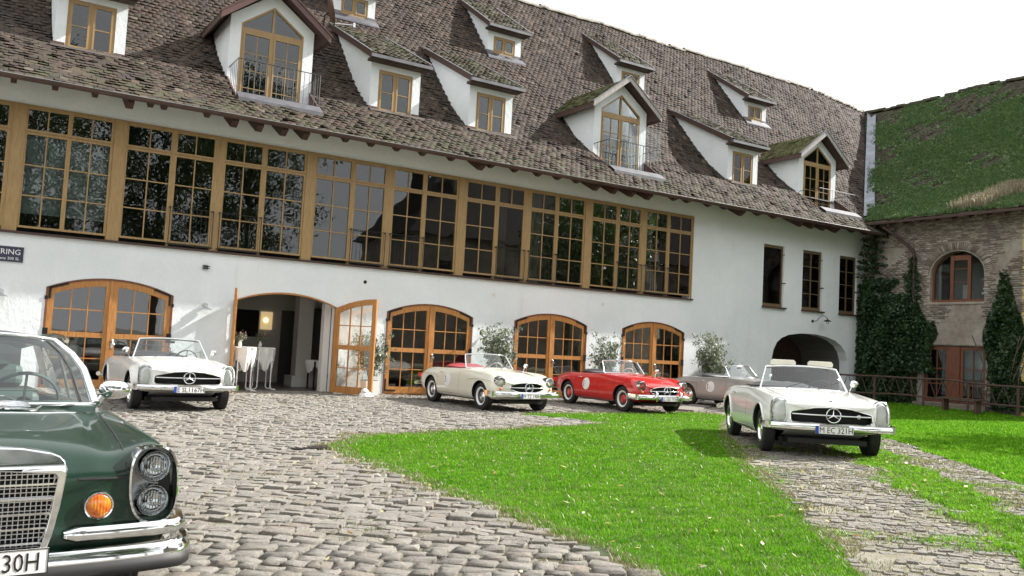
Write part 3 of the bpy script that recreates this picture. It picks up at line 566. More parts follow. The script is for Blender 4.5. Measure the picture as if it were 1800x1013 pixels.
# --- three narrow windows on the right
for k, (a, c) in enumerate(SW):
    w = empty('narrow_window', ((a+c)/2, .06, 4.5), parent=B); mb = MB(); f = .065
    mb.prism([(a+.01, 3.42), (c-.01, 3.42), (c-.01, 5.65), (a+.01, 5.65)], [[(a+f, 3.53), (c-f, 3.53), (c-f, 5.57), (a+f, 5.57)]], (0, .07, 0), fn=lambda p, q: (p, .07, q))
    if k: 
        mb.box((a+c)/2-.02, (a+c)/2+.02, .075, .13, 3.53, 5.57)
        for z in (4.04, 4.55, 5.06): mb.box(a+f, (a+c)/2-.02, .085, .12, z-.013, z+.013); mb.box((a+c)/2+.02, c-f, .085, .12, z-.013, z+.013)
    build('window_frame', mb, 'wood_window_shaded', w)
    for x_, xt in (((a+f, (a+c)/2-.02), ((a+c)/2+.02, c-f)) if k else ((a+f, c-f),)):
        for z_, zt in (((3.53, 4.027), (4.053, 4.537), (4.563, 5.047), (5.073, 5.57)) if k else ((3.53, 5.57),)): pane(w, x_, xt, .10, z_, zt)
    mb = MB(); mb.box(a-.03, c+.1, -.09, .07, 3.355, 3.41); build('sill', mb, 'wood_brown', w)
    mb = MB(); mb.tube([(c-.04, .06, 4.3), (c+.02, -.07, 4.3)], .02, 6); mb.tube([(c-.04, .05, 5.35), (c-.02, -.03, 5.35)], .014, 6); build('shutter_catch', mb, 'iron', w)
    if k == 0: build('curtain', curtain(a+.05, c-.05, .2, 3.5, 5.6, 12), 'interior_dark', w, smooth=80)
# --- arched doors
BW = 1.32
def leaf_parts(parent, F, side):
    """door leaf in its own frame: u from 0 (hinge) to BW (meeting stile) along local x, y = thickness, z up. side=+1: arch rises towards u=BW"""
    z0 = .03; A = lambda off, u0, u1, n=8: [(BW+x if side > 0 else BW-x if False else BW+x, z) for x, z in arc(DW, ZS, ZA, n, off, u0-BW, u1-BW)]
    outer = [(.01, z0), (BW-.004, z0)]+A(.045, .01, BW-.004)[::-1]
    a, c = .15, BW-.13; up = [(a, 1.27), (c, 1.27)]+A(.19, a, c)[::-1]; lo = [(a, .21), (c, .21), (c, 1.155), (a, 1.155)]
    mb = MB(); mb.prism(outer, [up, lo], (0, .055, 0), fn=lambda p, q: (p, 0, q)); w = (c-a)/3; t = .012
    archz = lambda u: A(.19, u-.0001, u, 1)[-1][1]
    for k in (1, 2):
        u = a+w*k; mb.box(u-t, u+t, .008, .047, 1.27, archz(u)+.01); mb.box(u-t, u+t, .008, .047, .21, 1.155)
    for k in range(3):
        u0, u1 = a+w*k+(t if k else 0), a+w*(k+1)-(t if k < 2 else 0); mb.box(u0, u1, .009, .046, 1.763, 1.787); mb.box(u0, u1, .009, .046, .673, .697)
    lf = build('door_leaf', mb, 'wood_door', parent, F=F)
    for k in range(3):
        u0, u1 = a+w*k+(t if k else 0), a+w*(k+1)-(t if k < 2 else 0)
        for zz in ((.21, .673), (.697, 1.155), (1.27, 1.763)):
            mb = MB(); mb.box(u0, u1, .024, .030, *zz); build('pane', mb, 'clear_glass', lf, F=F)
        mb = MB(); mb.prism([(u0, 1.787), (u1, 1.787)]+A(.19, u0, u1, 4)[::-1], d=(0, .006, 0), fn=lambda p, q: (p, .024, q)); build('pane', mb, 'clear_glass', lf, F=F)
    mb = MB()                                                       # strap hinges: angle irons on the face
    P = [(.06, archz(.16)-.12+.0), (.06, archz(.16)+.12), (.42, archz(.5)+.125)]
    for p, q in zip(P[:-1], P[1:]): mb.bar((p[0], -.012, p[1]), (q[0], -.012, q[1]), .018, .045, up=(0, 0, 1) if p[0] != q[0] else (1, 0, 0))
    mb.box(-.03, .075, -.022, -.004, 1.13, 1.33); mb.box(.03, .07, -.016, -.003, .12, .42); mb.box(.03, .36, -.016, -.003, .09, .13); mb.box(-.04, .02, -.026, -.004, 1.96, 2.04)
    build('strap_hinge', mb, 'iron', lf, F=F); return lf
for i, x in enumerate(DX):
    d = empty('arched_door', (x, 0, 0), parent=B); mb = MB()
    o = [(x+u, z) for u, z in arc(DW+.0, ZS, ZA)]; n = [(x+u, z) for u, z in arc(DW-.045, ZS-.008, ZA-.045)]
    mb.prism([(x-DW+.002, 0), (x-DW+.045, 0)]+n+[(x+DW-.045, 0), (x+DW-.002, 0)]+[(p[0]*1.0, p[1]-.003) for p in o[::-1]], d=(0, .10, 0), fn=lambda p, q: (p, -.012, q)); build('door_frame', mb, 'wood_edge' if i != 1 else 'wood_door', d)
    yy = .005
    if i == 1:
        al, ar = math.radians(82), math.radians(60)
        FL = Matrix.Translation((x-DW+.03, -.02, 0)) @ Matrix.Rotation(math.pi+al+0, 4, 'Z') @ Matrix.Scale(-1, 4, (0, 1, 0))
        FL = Matrix.Translation((x-DW+.03, -.02, 0)) @ Matrix.Rotation(-(math.pi-math.radians(74)), 4, 'Z')
        FRt = Matrix.Translation((x+DW-.03, -.02, 0)) @ Matrix.Scale(-1, 4, (1, 0, 0)) @ Matrix.Rotation(-(math.pi-math.radians(60)), 4, 'Z')
    else:
        FL = Matrix.Translation((x-DW+.022, yy, 0)); FRt = Matrix.Translation((x+DW-.022, yy, 0)) @ Matrix.Scale(-1, 4, (1, 0, 0))
    l1 = leaf_parts(d, FL, 1); l2 = leaf_parts(d, FRt, 1)
    if i != 1:
        mb = MB(); mb.box(x-.045, x+.02, -.022, .004, .03, ZA-.05); build('cover_strip', mb, 'wood_door', d)
        mb = MB(); mb.tube([(x+.08, -.005, 1.09), (x+.08, -.06, 1.09), (x+.085, -.062, 1.06), (x+.13, -.06, 1.02)], .012, 6); mb.cbox((x+.08, -.003, 1.03), (.045, .012, .2)); mb.dome(Matrix.Translation((x+.08, -.008, 1.11)) @ Matrix.Rotation(math.pi/2, 4, 'X'), .035, .035, .03, 12, 3)
        build('door_handle', mb, 'chrome_dull', d, smooth=40)
    else:
        mb = MB(); mb.tube([(1.27, -.005, 1.09), (1.27, -.06, 1.09), (1.16, -.06, 1.05)], .012, 6); build('door_handle', mb, 'chrome_dull', l2, F=FRt, smooth=40)
# white inner reveal behind the open doorway
mb = MB(); mb.box(8.30, 8.47, .385, .62, 0, 2.32); build('inner_jamb', mb, 'interior_wall', B)
# thresholds
for x in DX: mb = MB(); mb.box(x-DW, x+DW, -.03, .38, -.02, .02); build('threshold', mb, 'wood_edge' if x != DX[1] else 'cobble', B)
# ---------------------------------------------------------------- rafters, gutter
mb_r = [(.69, 1), (1.47, 1), (2.25, 1), (2.97, 2), (3.4, 1), (3.69, 1), (4.65, 1), (5.3, 3), (5.9, 3), (6.5, 3), (7.05, 3), (7.55, 1), (8.08, 1), (8.78, 1), (9.51, 1), (10.27, 1), (11.14, 1), (12.1, 2), (12.4, 1), (13.2, 1), (14.0, 1), (14.7, 1), (15.4, 1), (16.2, 3), (16.9, 3), (17.6, 3), (18.3, 3), (19.3, 1), (19.88, 1), (20.83, 1), (21.6, 1), (22.4, 2), (23.2, 1), (24, 1), (24.8, 1), (25.5, 3), (26.13, 3), (26.77, 3), (27.48, 3), (28.3, 1), (29.1, 1), (-.2, 1), (-1, 1)]
zr_ = lambda y: 6.545+(y+1.15)*.70
for x, k in mb_r:
    d = {1: .13, 2: .34, 3: .40}[k]; y0 = {1: -1.02, 2: -.98, 3: -.92}[k]; w = .11 if k == 1 else .15
    mb = MB(); mb.prism([(y0, zr_(y0)-.10), (y0, zr_(y0)-.12-d*.35), (y0+.2, zr_(y0)-.13-d*.62), (-.002, zr_(0)-.18-d*(.9 if k > 1 else .5)-.12), (-.002, zr_(0)-.10)], d=(w, 0, 0), fn=lambda p, q, x=x: (x-w/2, p, q)); build('rafter_tail', mb, 'wood_brown', B)
mb = MB(); n = 9
for i in range(n): pass
gp = [(-1.13+.075*math.cos(math.pi+math.pi*i/10), 6.53+.085*math.sin(math.pi+math.pi*i/10)) for i in range(11)]; gi = [(-1.13+.062*math.cos(math.pi+math.pi*i/10), 6.53+.070*math.sin(math.pi+math.pi*i/10)) for i in range(11)]
mb.prism(gp+gi[::-1], d=(39.85, 0, 0), fn=lambda p, q: (-9.9, p, q)); build('gutter', mb, 'gutter_brown', B, smooth=40)
mb = MB(); mb.tube([(-9.9, -1.207, 6.535), (29.9, -1.207, 6.535)], .009, 6); build('gutter_bead', mb, 'gutter_line', B)
# ---------------------------------------------------------------- main roof
PY = [-1.12, 1.35, 1.9, 2.5, 3.1, 7.6]; PZ = [6.565, 8.295, 8.74, 9.35, 10.03, 15.43]
sag = lambda x, y: -.38*smoothstep(34.5, 40.5, x)*np.clip(y/7.6, 0, 1)+.03*np.sin(np.asarray(x)*.9)*np.clip(np.asarray(y)/7.6, 0, 1)+.015*np.sin(np.asarray(x)*2.3+np.asarray(y)*1.7)
def rz(y, x=10): return np.interp(y, PY, PZ)+sag(x, y)
WX = [29.6, 30.57, 32.33, 33.72, 35.05, 36.42, 37.9, 39.25, 40.0, 40.6]; WZ = [6.98, 7.49, 8.40, 9.34, 10.44, 11.63, 12.91, 14.06, 14.77, 15.05]
def wz(x): return np.interp(x, WX, WZ)
GAB = [(5.42, 7.66), (17.25, 19.45), (27.4, 29.6)]; SHED = [(1.46, 3.0), (9.36, 10.9), (12.55, 14.07), (23.43, 25.0)]; UP = [(3.9, 5.3), (9.47, 10.89), (15.2, 16.6), (21.05, 22.48), (28.13, 29.5)]
xs = sorted([-10]+[v for g in GAB for v in (g[0]+.05, g[1]-.05)]+list(np.arange(-9, 43, 1.0))); ys = [-1.12, -.6, 0.02, .86, 1.35, 1.6, 1.9, 2.2, 2.5, 2.8, 3.1, 4, 5, 6, 7, 7.6]
mb = MB()
for i in range(len(xs)-1):
    for j in range(len(ys)-1):
        xc, yc = (xs[i]+xs[i+1])/2, (ys[j]+ys[j+1])/2
        if any(g[0] < xc < g[1] for g in GAB) and .02 < yc < .86: continue
        if xc > 30.5 and wz(xc) > rz(yc, xc)+.35: continue
        mb.add([(x, y, float(rz(y, x))-.045) for x, y in ((xs[i], ys[j]), (xs[i+1], ys[j]), (xs[i+1], ys[j+1]), (xs[i], ys[j+1]))], [(0, 1, 2, 3)])
mb.quad((-10, 7.6, 15.38), (45, 7.6, 15.0), (45, 16, 6.5), (-10, 16, 6.5)); build('roof_deck', mb, 'roof_sheet', B)
mb = MB(); mb.prism([(-1.12, 6.50), (-.02, 7.27), (-.02, 7.30), (-1.12, 6.545)], d=(40, 0, 0), fn=lambda p, q: (-10, p, q)); build('soffit_boards', mb, 'wood_brown', B)
# beaver-tail tile: x across (1), y up the slope (1), z out
TN = 5
def tile_shape():
    top = [(-.5, .55, .0), (.5, .55, .0)]; ar = [(.5*math.cos(a), -.42-.30*math.sin(a), .30) for a in np.linspace(0, math.pi, TN+2)]
    up = top+ar; lo = [(p[0], p[1], p[2]-.17) for p in ar]; v = up+lo; n = len(up); f = [tuple([1, 0]+list(range(n-1, 1, -1)))]
    f = [(0,)+tuple(range(n-1, 0, -1))]
    for i in range(len(ar)-1): f.append((2+i, 3+i, n+i+1, n+i))
    return np.array(v), f
TV, TF = tile_shape()
def tile_field(ulo, uhi, prof, mapf, normalf, w=.188, e=.160, seed=1, keep=None):
    """courses down a profile: prof = list of (a, z) polyline from eave up; mapf(u, a, z) -> point"""
    r = np.random.default_rng(seed); prof = np.array(prof); seg = np.hypot(*np.diff(prof, axis=0).T); L = np.concatenate([[0], np.cumsum(seg)]); rows = int(L[-1]/e); Ts = []; Rs = []; ts = []
    for k in range(rows+1):
        s = k*e+.05; a = np.interp(s, L, prof[:, 0]); z = np.interp(s, L, prof[:, 1]); a2 = np.interp(s+.1, L, prof[:, 0]); z2 = np.interp(s+.1, L, prof[:, 1])
        if s+.1 > L[-1]: break
        u = np.arange(ulo, uhi, w)+(w/2 if k % 2 else 0)+r.normal(0, .004); n = len(u); P, X, Y = mapf(u, np.full(n, a), np.full(n, z), np.full(n, (a2-a)), np.full(n, (z2-z)))
        X = X+r.normal(0, .010, X.shape); Y = Y+r.normal(0, .011, Y.shape); P = P+r.normal(0, .004, P.shape)
        if keep is not None: m = keep(u, np.full(n, a), P); P, X, Y = P[m], X[m], Y[m]
        Ts.append(P); Rs.append(frames(X, Y))
    T = np.concatenate(Ts); R = np.concatenate(Rs); N = len(T); R = R*np.stack([np.full(N, w*.97), np.full(N, e), r.uniform(.88, 1.15, N)*.062], -1)[:, None, :]; return T, R, r.random(N)
def main_map(u, a, z, da, dz):
    P = np.stack([u, a, z+sag(u, a)], -1); X = np.tile([1., 0, 0], (len(u), 1)); Y = np.stack([0*u, da, dz], -1); return P, X, Y
def main_keep(u, a, P):
    k = np.ones(len(u), bool)
    for g in GAB: k &= ~((u > g[0]-.02) & (u < g[1]+.02) & (a > -.06) & (a < 2.55)); k &= ~((u > g[0]-.02) & (u < g[1]+.02) & (a > -.06) & (a < 2.0))
    for g in SHED: k &= ~((u > g[0]+.02) & (u < g[1]-.02) & (a > .84) & (a < 3.7))
    for g in UP: k &= ~((u > g[0]+.02) & (u < g[1]-.02) & (a > 4.55) & (a < 6.7))
    k &= ~((u > 30.4) & (wz(u) > P[:, 2]-.02)); return k
T, R, tt = tile_field(-3, 41, list(zip(PY, PZ)), main_map, None, seed=2, keep=main_keep)
cv = np.array([0, -21.97, 1.42]); fw = np.array(_f); rr = np.array(_r); uu = np.array(_u); q = T-cv; dpt = q@fw; px = (q@rr)/dpt*1550; py = (q@uu)/dpt*1550
vis = (np.abs(px) < 890) & (np.abs(py) < 500) & (dpt > 0); o = np.argsort(np.where(vis, dpt, 1e9))[:296]; m = np.zeros(len(T), bool); m[o] = True
inst_parts('roof_tile', None, TF, T[o], R[o], 'roof_tile', B, 0, [TV]*6)
inst('roof_tiles', TV, TF, T[~m], R[~m], tt[~m], 'roof_tile', B, kind='stuff')
# ridge capping
N = 150; u = np.linspace(-3, 41.0, N); r = np.random.default_rng(5); ns = 7; hv = np.array([(.17, .15*math.cos(a), .12*math.sin(a)) for a in np.linspace(-.3, math.pi+.3, ns)]+[(-.17, .13*math.cos(a), .105*math.sin(a)) for a in np.linspace(-.3, math.pi+.3, ns)])
R = np.tile(np.eye(3), (N, 1, 1))*r.uniform(.9, 1.12, (N, 1, 1)); T = np.stack([u, np.full(N, 7.62)+r.normal(0, .012, N), 15.43+sag(u, np.full(N, 7.6))+r.normal(0, .018, N)], -1)
inst('ridge_tiles', hv, [(i, i+1, ns+i+1, ns+i) for i in range(ns-1)], T, R, r.random(N), 'ridge_mortar', B, kind='stuff')
# ---------------------------------------------------------------- dormers
def win_panes(parent, rects, y, name='pane', mat='window_glass'):
    for a, c, z0, z1 in rects: pane(parent, a, c, y, z0, z1)
def shed_dormer(x0, x1, yd, zb, zt, ye, ze, wz0, wz1, wcut, rows, sheet='zinc', big=True):
    D = empty('shed_dormer', ((x0+x1)/2, yd, zb), parent=B); wx0, wx1 = x0+wcut, x1-wcut+.0
    zo_ = zt; zt = zt+(.14 if big else .18); mb = MB(); mb.prism([(x0, zb-.45), (x1, zb-.45), (x1, zt), (x0, zt)], [[(wx0, wz0), (wx1, wz0), (wx1, wz1), (wx0, wz1)]], (0, .16, 0), fn=lambda p, q: (p, yd, q))
    yy = np.linspace(yd, ye, 9); side = [(y, float(rz(y))-.12) for y in yy]+[(ye-.08, ze-.10), (yd, zt)]
    side = [(max(p[0], yd+.161), p[1]) for p in side]
    for x in (x0, x1-.1): mb.prism(side, d=(.1, 0, 0), fn=lambda p, q, x=x: (x, p, q))
    build('dormer_wall', mb, 'plaster', D)
    ov = .13; zt = zo_+(.15 if big else .19); yf = yd-.34; sl = (ze-zt)/(ye-yd); zf = zt-.34*sl; mb = MB()
    P = lambda y: zt+.02+(y-yd)*sl
    mb.prism([(yf, P(yf)), (ye+.1, P(ye+.1)), (ye+.1, P(ye+.1)+.07), (yf, P(yf)+.07)], d=(x1-x0+2*ov, 0, 0), fn=lambda p, q: (x0-ov, p, q)); build('dormer_roof', mb, 'wood_brown', D)
    mb = MB()
    for x in (x0-ov-.035, x1+ov+.005): mb.prism([(yf, P(yf)-.07), (ye, P(ye)-.07), (ye+.06, P(ye)+.11), (yf, P(yf)+.11)], d=(.03, 0, 0), fn=lambda p, q, x=x: (x, p, q))
    build('rake_board', mb, 'wood_brown', D)
    mb = MB()
    for x in (x0-ov-.05, x1+ov-.01): mb.prism([(yf, P(yf)+.112), (ye+.1, P(ye+.1)+.112), (ye+.1, P(ye+.1)+.135), (yf, P(yf)+.135)], d=(.065, 0, 0), fn=lambda p, q, x=x: (x, p, q))
    build('verge_flashing', mb, sheet, D); mb = MB(); mb.box(x0-ov-.05, x1+ov+.05, yf-.09, yf-.002, P(yf)-.05, P(yf)+.045); build('eave_gutter', mb, sheet, D)
    mb = MB(); mb.box(x0-ov, x1+ov, yf, yd-.002, P(yf)-.075, P(yf)-.005); build('fascia', mb, 'wood_brown', D)
    def mp_(u, a, z, da, dz): return np.stack([u, a, z], -1), np.tile([1., 0, 0], (len(u), 1)), np.stack([0*u, da, dz], -1)
    T, R, t = tile_field(x0-ov+.06, x1+ov-.03, [(yf, P(yf)+.095), (ye+.12, P(ye+.12)+.095)], mp_, None, w=.15, e=.13, seed=int(x0*7)+1)
    inst('dormer_tiles', TV, TF, T, R, t, 'dormer_tile', D, kind='stuff')
    f = .06; xm = (wx0+wx1)/2; mb = MB(); hs = [[(wx0+f, wz0+f+.02), (xm-.035, wz0+f+.02), (xm-.035, wz1-f), (wx0+f, wz1-f)], [(xm+.035, wz0+f+.02), (wx1-f, wz0+f+.02), (wx1-f, wz1-f), (xm+.035, wz1-f)]]
    mb.prism([(wx0, wz0), (wx1, wz0), (wx1, wz1), (wx0, wz1)], hs, (0, .08, 0), fn=lambda p, q: (p, yd+.02, q)); g = .045; W_ = empty('dormer_window', (xm, yd, (wz0+wz1)/2), parent=D) if False else D
    for h in hs:
        a, c, z0, z1 = h[0][0], h[1][0], h[0][1], h[2][1]; mb.prism(h, [[(a+g, z0+g), (c-g, z0+g), (c-g, z1-g), (a+g, z1-g)]], (0, .05, 0), fn=lambda p, q: (p, yd+.005, q))
        if rows == 2: zm = (z0+z1)/2-.02; mb.box(a+g, c-g, yd+.012, yd+.045, zm-.012, zm+.012)
    fr = build('window_frame', mb, 'wood_window', D)
    for h in hs:
        a, c, z0, z1 = h[0][0]+g, h[1][0]-g, h[0][1]+g, h[2][1]-g; zm = (h[0][1]+h[2][1])/2-.02
        if rows == 2: win_panes(fr, [(a, c, z0, zm-.012), (a, c, zm+.012, z1)], yd+.03)
        else: win_panes(fr, [(a, c, z0, z1)], yd+.03)
    mb = MB(); mb.box(x0-.03, wx0-.01, yd-.03, yd+.02, zb-.11, zb+.0); mb.box(wx1+.01, x1+.03, yd-.03, yd+.02, zb-.11, zb+.0); build('base_flashing', mb, 'brown_sheet' if big else 'zinc', D)
    mb = MB(); zz = float(rz(yd-.26))+.095; zq = zb-.06
    mb.add([(x0-.08, yd-.28, zz-.01), (x1+.08, yd-.28, zz-.01), (x1+.05, yd, zq), (x0-.05, yd, zq), (x0-.08, yd-.28, zz-.06), (x1+.08, yd-.28, zz-.06)], [(0, 1, 2, 3), (0, 4, 5, 1)]); build('apron', mb, 'apron_sheet' if big else 'zinc', D)
    return D
for i, (a, c) in enumerate(SHED): shed_dormer(a, c, .87, 7.98, 9.31, 3.98, 11.05, 7.84, 9.07, .245, 2, sheet='zinc' if i else 'brown_sheet')
for i, (a, c) in enumerate(UP): shed_dormer(a, c, 4.6, 11.92, 12.70, 6.92, 14.42, 11.86, 12.47, .25, 1, big=False)
def gable_dormer(xc, yd, glassrail=False, barge='wood_barge', moss=True, k3=0):
    hw = 1.11; D = empty('gable_dormer', (xc, yd, 8), parent=B); ze = 9.62; za = 10.42; ww = .83
    wb, wsz, wa = 7.42, 9.46, 10.06
    mb = MB(); mb.prism([(xc-hw, 7.2), (xc+hw, 7.2), (xc+hw, ze), (xc, za), (xc-hw, ze)], [[(xc-ww, wb), (xc+ww, wb), (xc+ww, wsz), (xc, wa), (xc-ww, wsz)]], (0, .16, 0), fn=lambda p, q: (p, yd, q))
    yy = np.linspace(yd+.161, 2.75, 8); side = [(y, float(rz(y))-.12) for y in yy]+[(2.7, ze), (yd+.161, ze)]
    for x in (xc-hw, xc+hw-.1): mb.prism(side, d=(.1, 0, 0), fn=lambda p, q, x=x: (x, p, q))
    build('dormer_wall', mb, 'plaster', D)
    ex = 1.43; ez = 9.48; az = 10.56; yf = yd-.38; t = .075; sl = (az-ez)/ex
    for s, nm in ((-1, 'l'), (1, 'r')):
        # roof slab follows the gable slope and runs back into the main roof
        P = [(xc+s*ex, ez), (xc, az)]; yb = [float(np.interp(p[1], PZ, PY))+.12 for p in P]
        vs = [(P[0][0], yf, P[0][1]-t), (P[1][0], yf, P[1][1]-t), (P[1][0], yb[1], P[1][1]-t), (P[0][0], yb[0], P[0][1]-t), (P[0][0], yf, P[0][1]), (P[1][0], yf, P[1][1]), (P[1][0], yb[1], P[1][1]), (P[0][0], yb[0], P[0][1])]
        mb = MB(); mb.add(vs, [(0, 1, 2, 3), (4, 5, 6, 7), (0, 1, 5, 4), (1, 2, 6, 5), (2, 3, 7, 6), (3, 0, 4, 7)]); build('dormer_roof', mb, 'wood_brown', D)
        L = math.hypot(ex, az-ez); ux = -s*ex/L; uz = (az-ez)/L
        def mp_(u, a, z, da, dz, s=s): return np.stack([xc+s*ex-s*a, u, z], -1), np.tile([0., -s*-1., 0], (len(u), 1))*np.array([1, 1, 1]), np.stack([-s*da, 0*u, dz], -1)
        def mp2(u, a, z, da, dz, s=s):
            P_ = np.stack([xc+s*(ex-a), u, z], -1); X = np.tile([0., s*1.0, 0], (len(u), 1)); Y = np.stack([-s*da, 0*u, dz], -1); return P_, X, Y
        T, R, tt_ = tile_field(yf+.08, 3.6, [(0, ez+.03), (ex, az+.03)], mp2, None, w=.15, e=.13, seed=int(xc)+s+9, keep=lambda u, a, Pp: u < np.interp(Pp[:, 2], PZ, PY)+.15)
        inst('dormer_tiles', TV, TF, T, R, tt_, 'gable_tile', D, kind='stuff')
        mb = MB()
        mb.add([(xc+s*(ex+.02), yf-.03, ez-.16), (xc, yf-.03, az-.13), (xc, yf-.03, az+.045), (xc+s*(ex+.02), yf-.03, ez+.02), (xc+s*(ex+.02), yf, ez-.16), (xc, yf, az-.13), (xc, yf, az+.045), (xc+s*(ex+.02), yf, ez+.02)], [(0, 1, 2, 3), (4, 5, 6, 7), (0, 1, 5, 4), (1, 2, 6, 5), (2, 3, 7, 6), (3, 0, 4, 7)]); build('barge_board', mb, barge, D)
        mb = MB()
        mb.add([(xc+s*(ex+.05), yf-.06, ez-.0), (xc, yf-.06, az+.05), (xc, yf-.06, az+.075), (xc+s*(ex+.05), yf-.06, ez+.03), (xc+s*(ex+.05), yf+.06, ez-.0), (xc, yf+.06, az+.05), (xc, yf+.06, az+.075), (xc+s*(ex+.05), yf+.06, ez+.03)], [(0, 1, 2, 3), (4, 5, 6, 7), (0, 1, 5, 4), (1, 2, 6, 5), (2, 3, 7, 6), (3, 0, 4, 7)]); build('verge_flashing', mb, 'zinc' if barge != 'brown_sheet' else 'brown_sheet', D)
        mb = MB(); mb.box(xc+s*ex-.02, xc+s*ex+.02, yf, float(np.interp(ez, PZ, PY))+.1, ez-.16, ez+.01); build('eave_board', mb, 'wood_brown', D)
    # window: frame with transom, triangular lights, double door
    tz = 9.24; f = .06; th = .045; sw = (wa-wsz)/ww; mb = MB(); tl = [(xc-ww+f, tz+.13), (xc-.03, tz+.13), (xc-.03, wa-.085), (xc-ww+f, wsz-.02)]; trr = [(2*xc-p[0], p[1]) for p in tl][::-1]
    dl = [(xc-ww+f, wb+.04), (xc-.03, wb+.04), (xc-.03, tz), (xc-ww+f, tz)]; dr = [(2*xc-p[0], p[1]) for p in dl][::-1]
    mb.prism([(xc-ww, wb), (xc+ww, wb), (xc+ww, wsz), (xc, wa), (xc-ww, wsz)], [tl, trr, dl, dr], (0, .09, 0), fn=lambda p, q: (p, yd+.01, q)); zrows = [wb+.11, 7.78, 8.24, 8.70, tz-.05]; rect = []
    for s in (-1, 1):
        a, c = (xc-ww+f, xc-.03) if s < 0 else (xc+.03, xc+ww-f); g = .05; mb.prism([(a, wb+.04), (c, wb+.04), (c, tz), (a, tz)], [[(a+g, wb+.11), (c-g, wb+.11), (c-g, tz-.05), (a+g, tz-.05)]], (0, .05, 0), fn=lambda p, q: (p, yd-.005, q)); m_ = (a+c)/2
        mb.box(m_-.011, m_+.011, yd+.003, yd+.035, wb+.11, tz-.05)
        for z in zrows[1:-1]: mb.box(a+g, m_-.011, yd+.004, yd+.034, z-.011, z+.011); mb.box(m_+.011, c-g, yd+.004, yd+.034, z-.011, z+.011)
        for z0, z1 in zip(zrows[:-1], zrows[1:]): rect += [(a+g, m_-.011, z0+.011, z1-.011), (m_+.011, c-g, z0+.011, z1-.011)]
    fr = build('window_frame', mb, 'wood_window', D); win_panes(fr, rect, yd+.018)
    for L_ in (tl, trr): mb = MB(); mb.prism(L_, d=(0, .006, 0), fn=lambda p, q: (p, yd+.04, q)); build('pane', mb, 'window_glass', fr)
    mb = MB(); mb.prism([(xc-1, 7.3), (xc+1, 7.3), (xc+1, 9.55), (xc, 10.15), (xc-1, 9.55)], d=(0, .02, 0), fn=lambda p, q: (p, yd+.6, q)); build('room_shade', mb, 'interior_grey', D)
    # deck cut into the roof and its upstands
    x0, x1 = xc-1.06, xc+1.06; mb = MB(); mb.box(x0, x1, -.02, yd-.002, 7.22, 7.30); build('deck', mb, 'zinc', D); mb = MB()
    for x in (x0-.06, x1+.02): mb.prism([(-.06, 7.20), (yd+.0, 7.24), (yd, float(rz(yd))+.05), (-.06, float(rz(-.06))+.05)], d=(.04, 0, 0), fn=lambda p, q, x=x: (x, p, q))
    build('side_upstand', mb, 'brown_sheet', D); mb = MB(); mb.add([(x0-.02, -.36, 7.20), (x1+.02, -.36, 7.20), (x1+.02, -.07, 7.40), (x0-.02, -.07, 7.40), (x0-.02, -.36, 7.08), (x1+.02, -.36, 7.08)], [(0, 1, 2, 3), (0, 4, 5, 1)])
    mb.box(x0, x1, -.07, -.02, 7.2, 7.402); build('apron', mb, 'zinc', D)
    # railing
    mb = MB(); zt = 8.25 if k3 == 0 else 8.12; z0 = 7.40; rr_ = .013
    mb.tube([(x0, yd, zt-.02), (x0, -.02, zt), (x1, -.02, zt), (x1, yd, zt-.02)], rr_, 6)
    if k3 == 0:
        n = 15
        for i in range(n+1): x = x0+(x1-x0)*i/n; mb.tube([(x, -.02, z0-.02), (x, -.02, zt)], .0075 if i % 5 else .012, 5)
        for x in (x0, x1):
            for i in range(1, 5): y = -.02+(yd)*i/5; mb.tube([(x, y, max(z0, float(rz(y))+.02)), (x, y, zt)], .0075, 5)
        mb.tube([(x0, -.02, z0), (x1, -.02, z0)], .011, 6)
    else:
        for x in (x0, x1): mb.tube([(x, -.02, z0), (x, -.02, zt)], .011, 5)
        mb.tube([(x0, -.02, z0), (x1, -.02, z0)], .009, 6)
        for i in range(1, 14): x = x0+(x1-x0)*i/14; mb.tube([(x, -.02, z0), (x, -.02, zt)], .005, 4)
    build('balcony_railing', mb, 'rail_iron', D, smooth=40)
    if glassrail: mb = MB(); mb.add([(xc-.45, -.06, 7.45), (x1+.02, -.06, 7.85), (x1+.04, -.06, 8.86), (xc-.45, -.06, 8.86)], [(0, 1, 2, 3)]); mb.add([(xc-.45, -.07, 7.45), (x1+.02, -.07, 7.85), (x1+.04, -.07, 8.86), (xc-.45, -.07, 8.86)], [(0, 1, 2, 3)]); build('glass_windbreak', mb, 'lens_glass', D)
    return D
gable_dormer(6.54, .85, barge='brown_sheet'); gable_dormer(18.3, .78, glassrail=True); gable_dormer(28.5, .95, k3=1)
# valley sheet between the two roofs
VV = [(30.2, -.05, 7.33), (30.57, .2, 7.52), (32.33, 1.48, 8.46), (33.72, 2.49, 9.40), (35.05, 3.45, 10.50), (36.42, 4.43, 11.70), (37.9, 5.5, 12.98), (39.25, 6.46, 14.13), (40.3, 7.25, 15.0)]
mb = MB(); vs = []
for x, y, z in VV:
    x2 = x+.40; y1 = y+.0; z2 = float(wz(x2)); vs += [(x-.10, y+.02, z+.06), (x+.0, y-.05, z+.035), (x2, y-.12, max(z2, z)+.055)]
mb.add(vs, [(3*i+j, 3*i+3+j, 3*i+4+j, 3*i+1+j) for i in range(len(VV)-1) for j in (0, 1)]); build('valley_sheet', mb, 'lead_sheet', B, smooth=60)
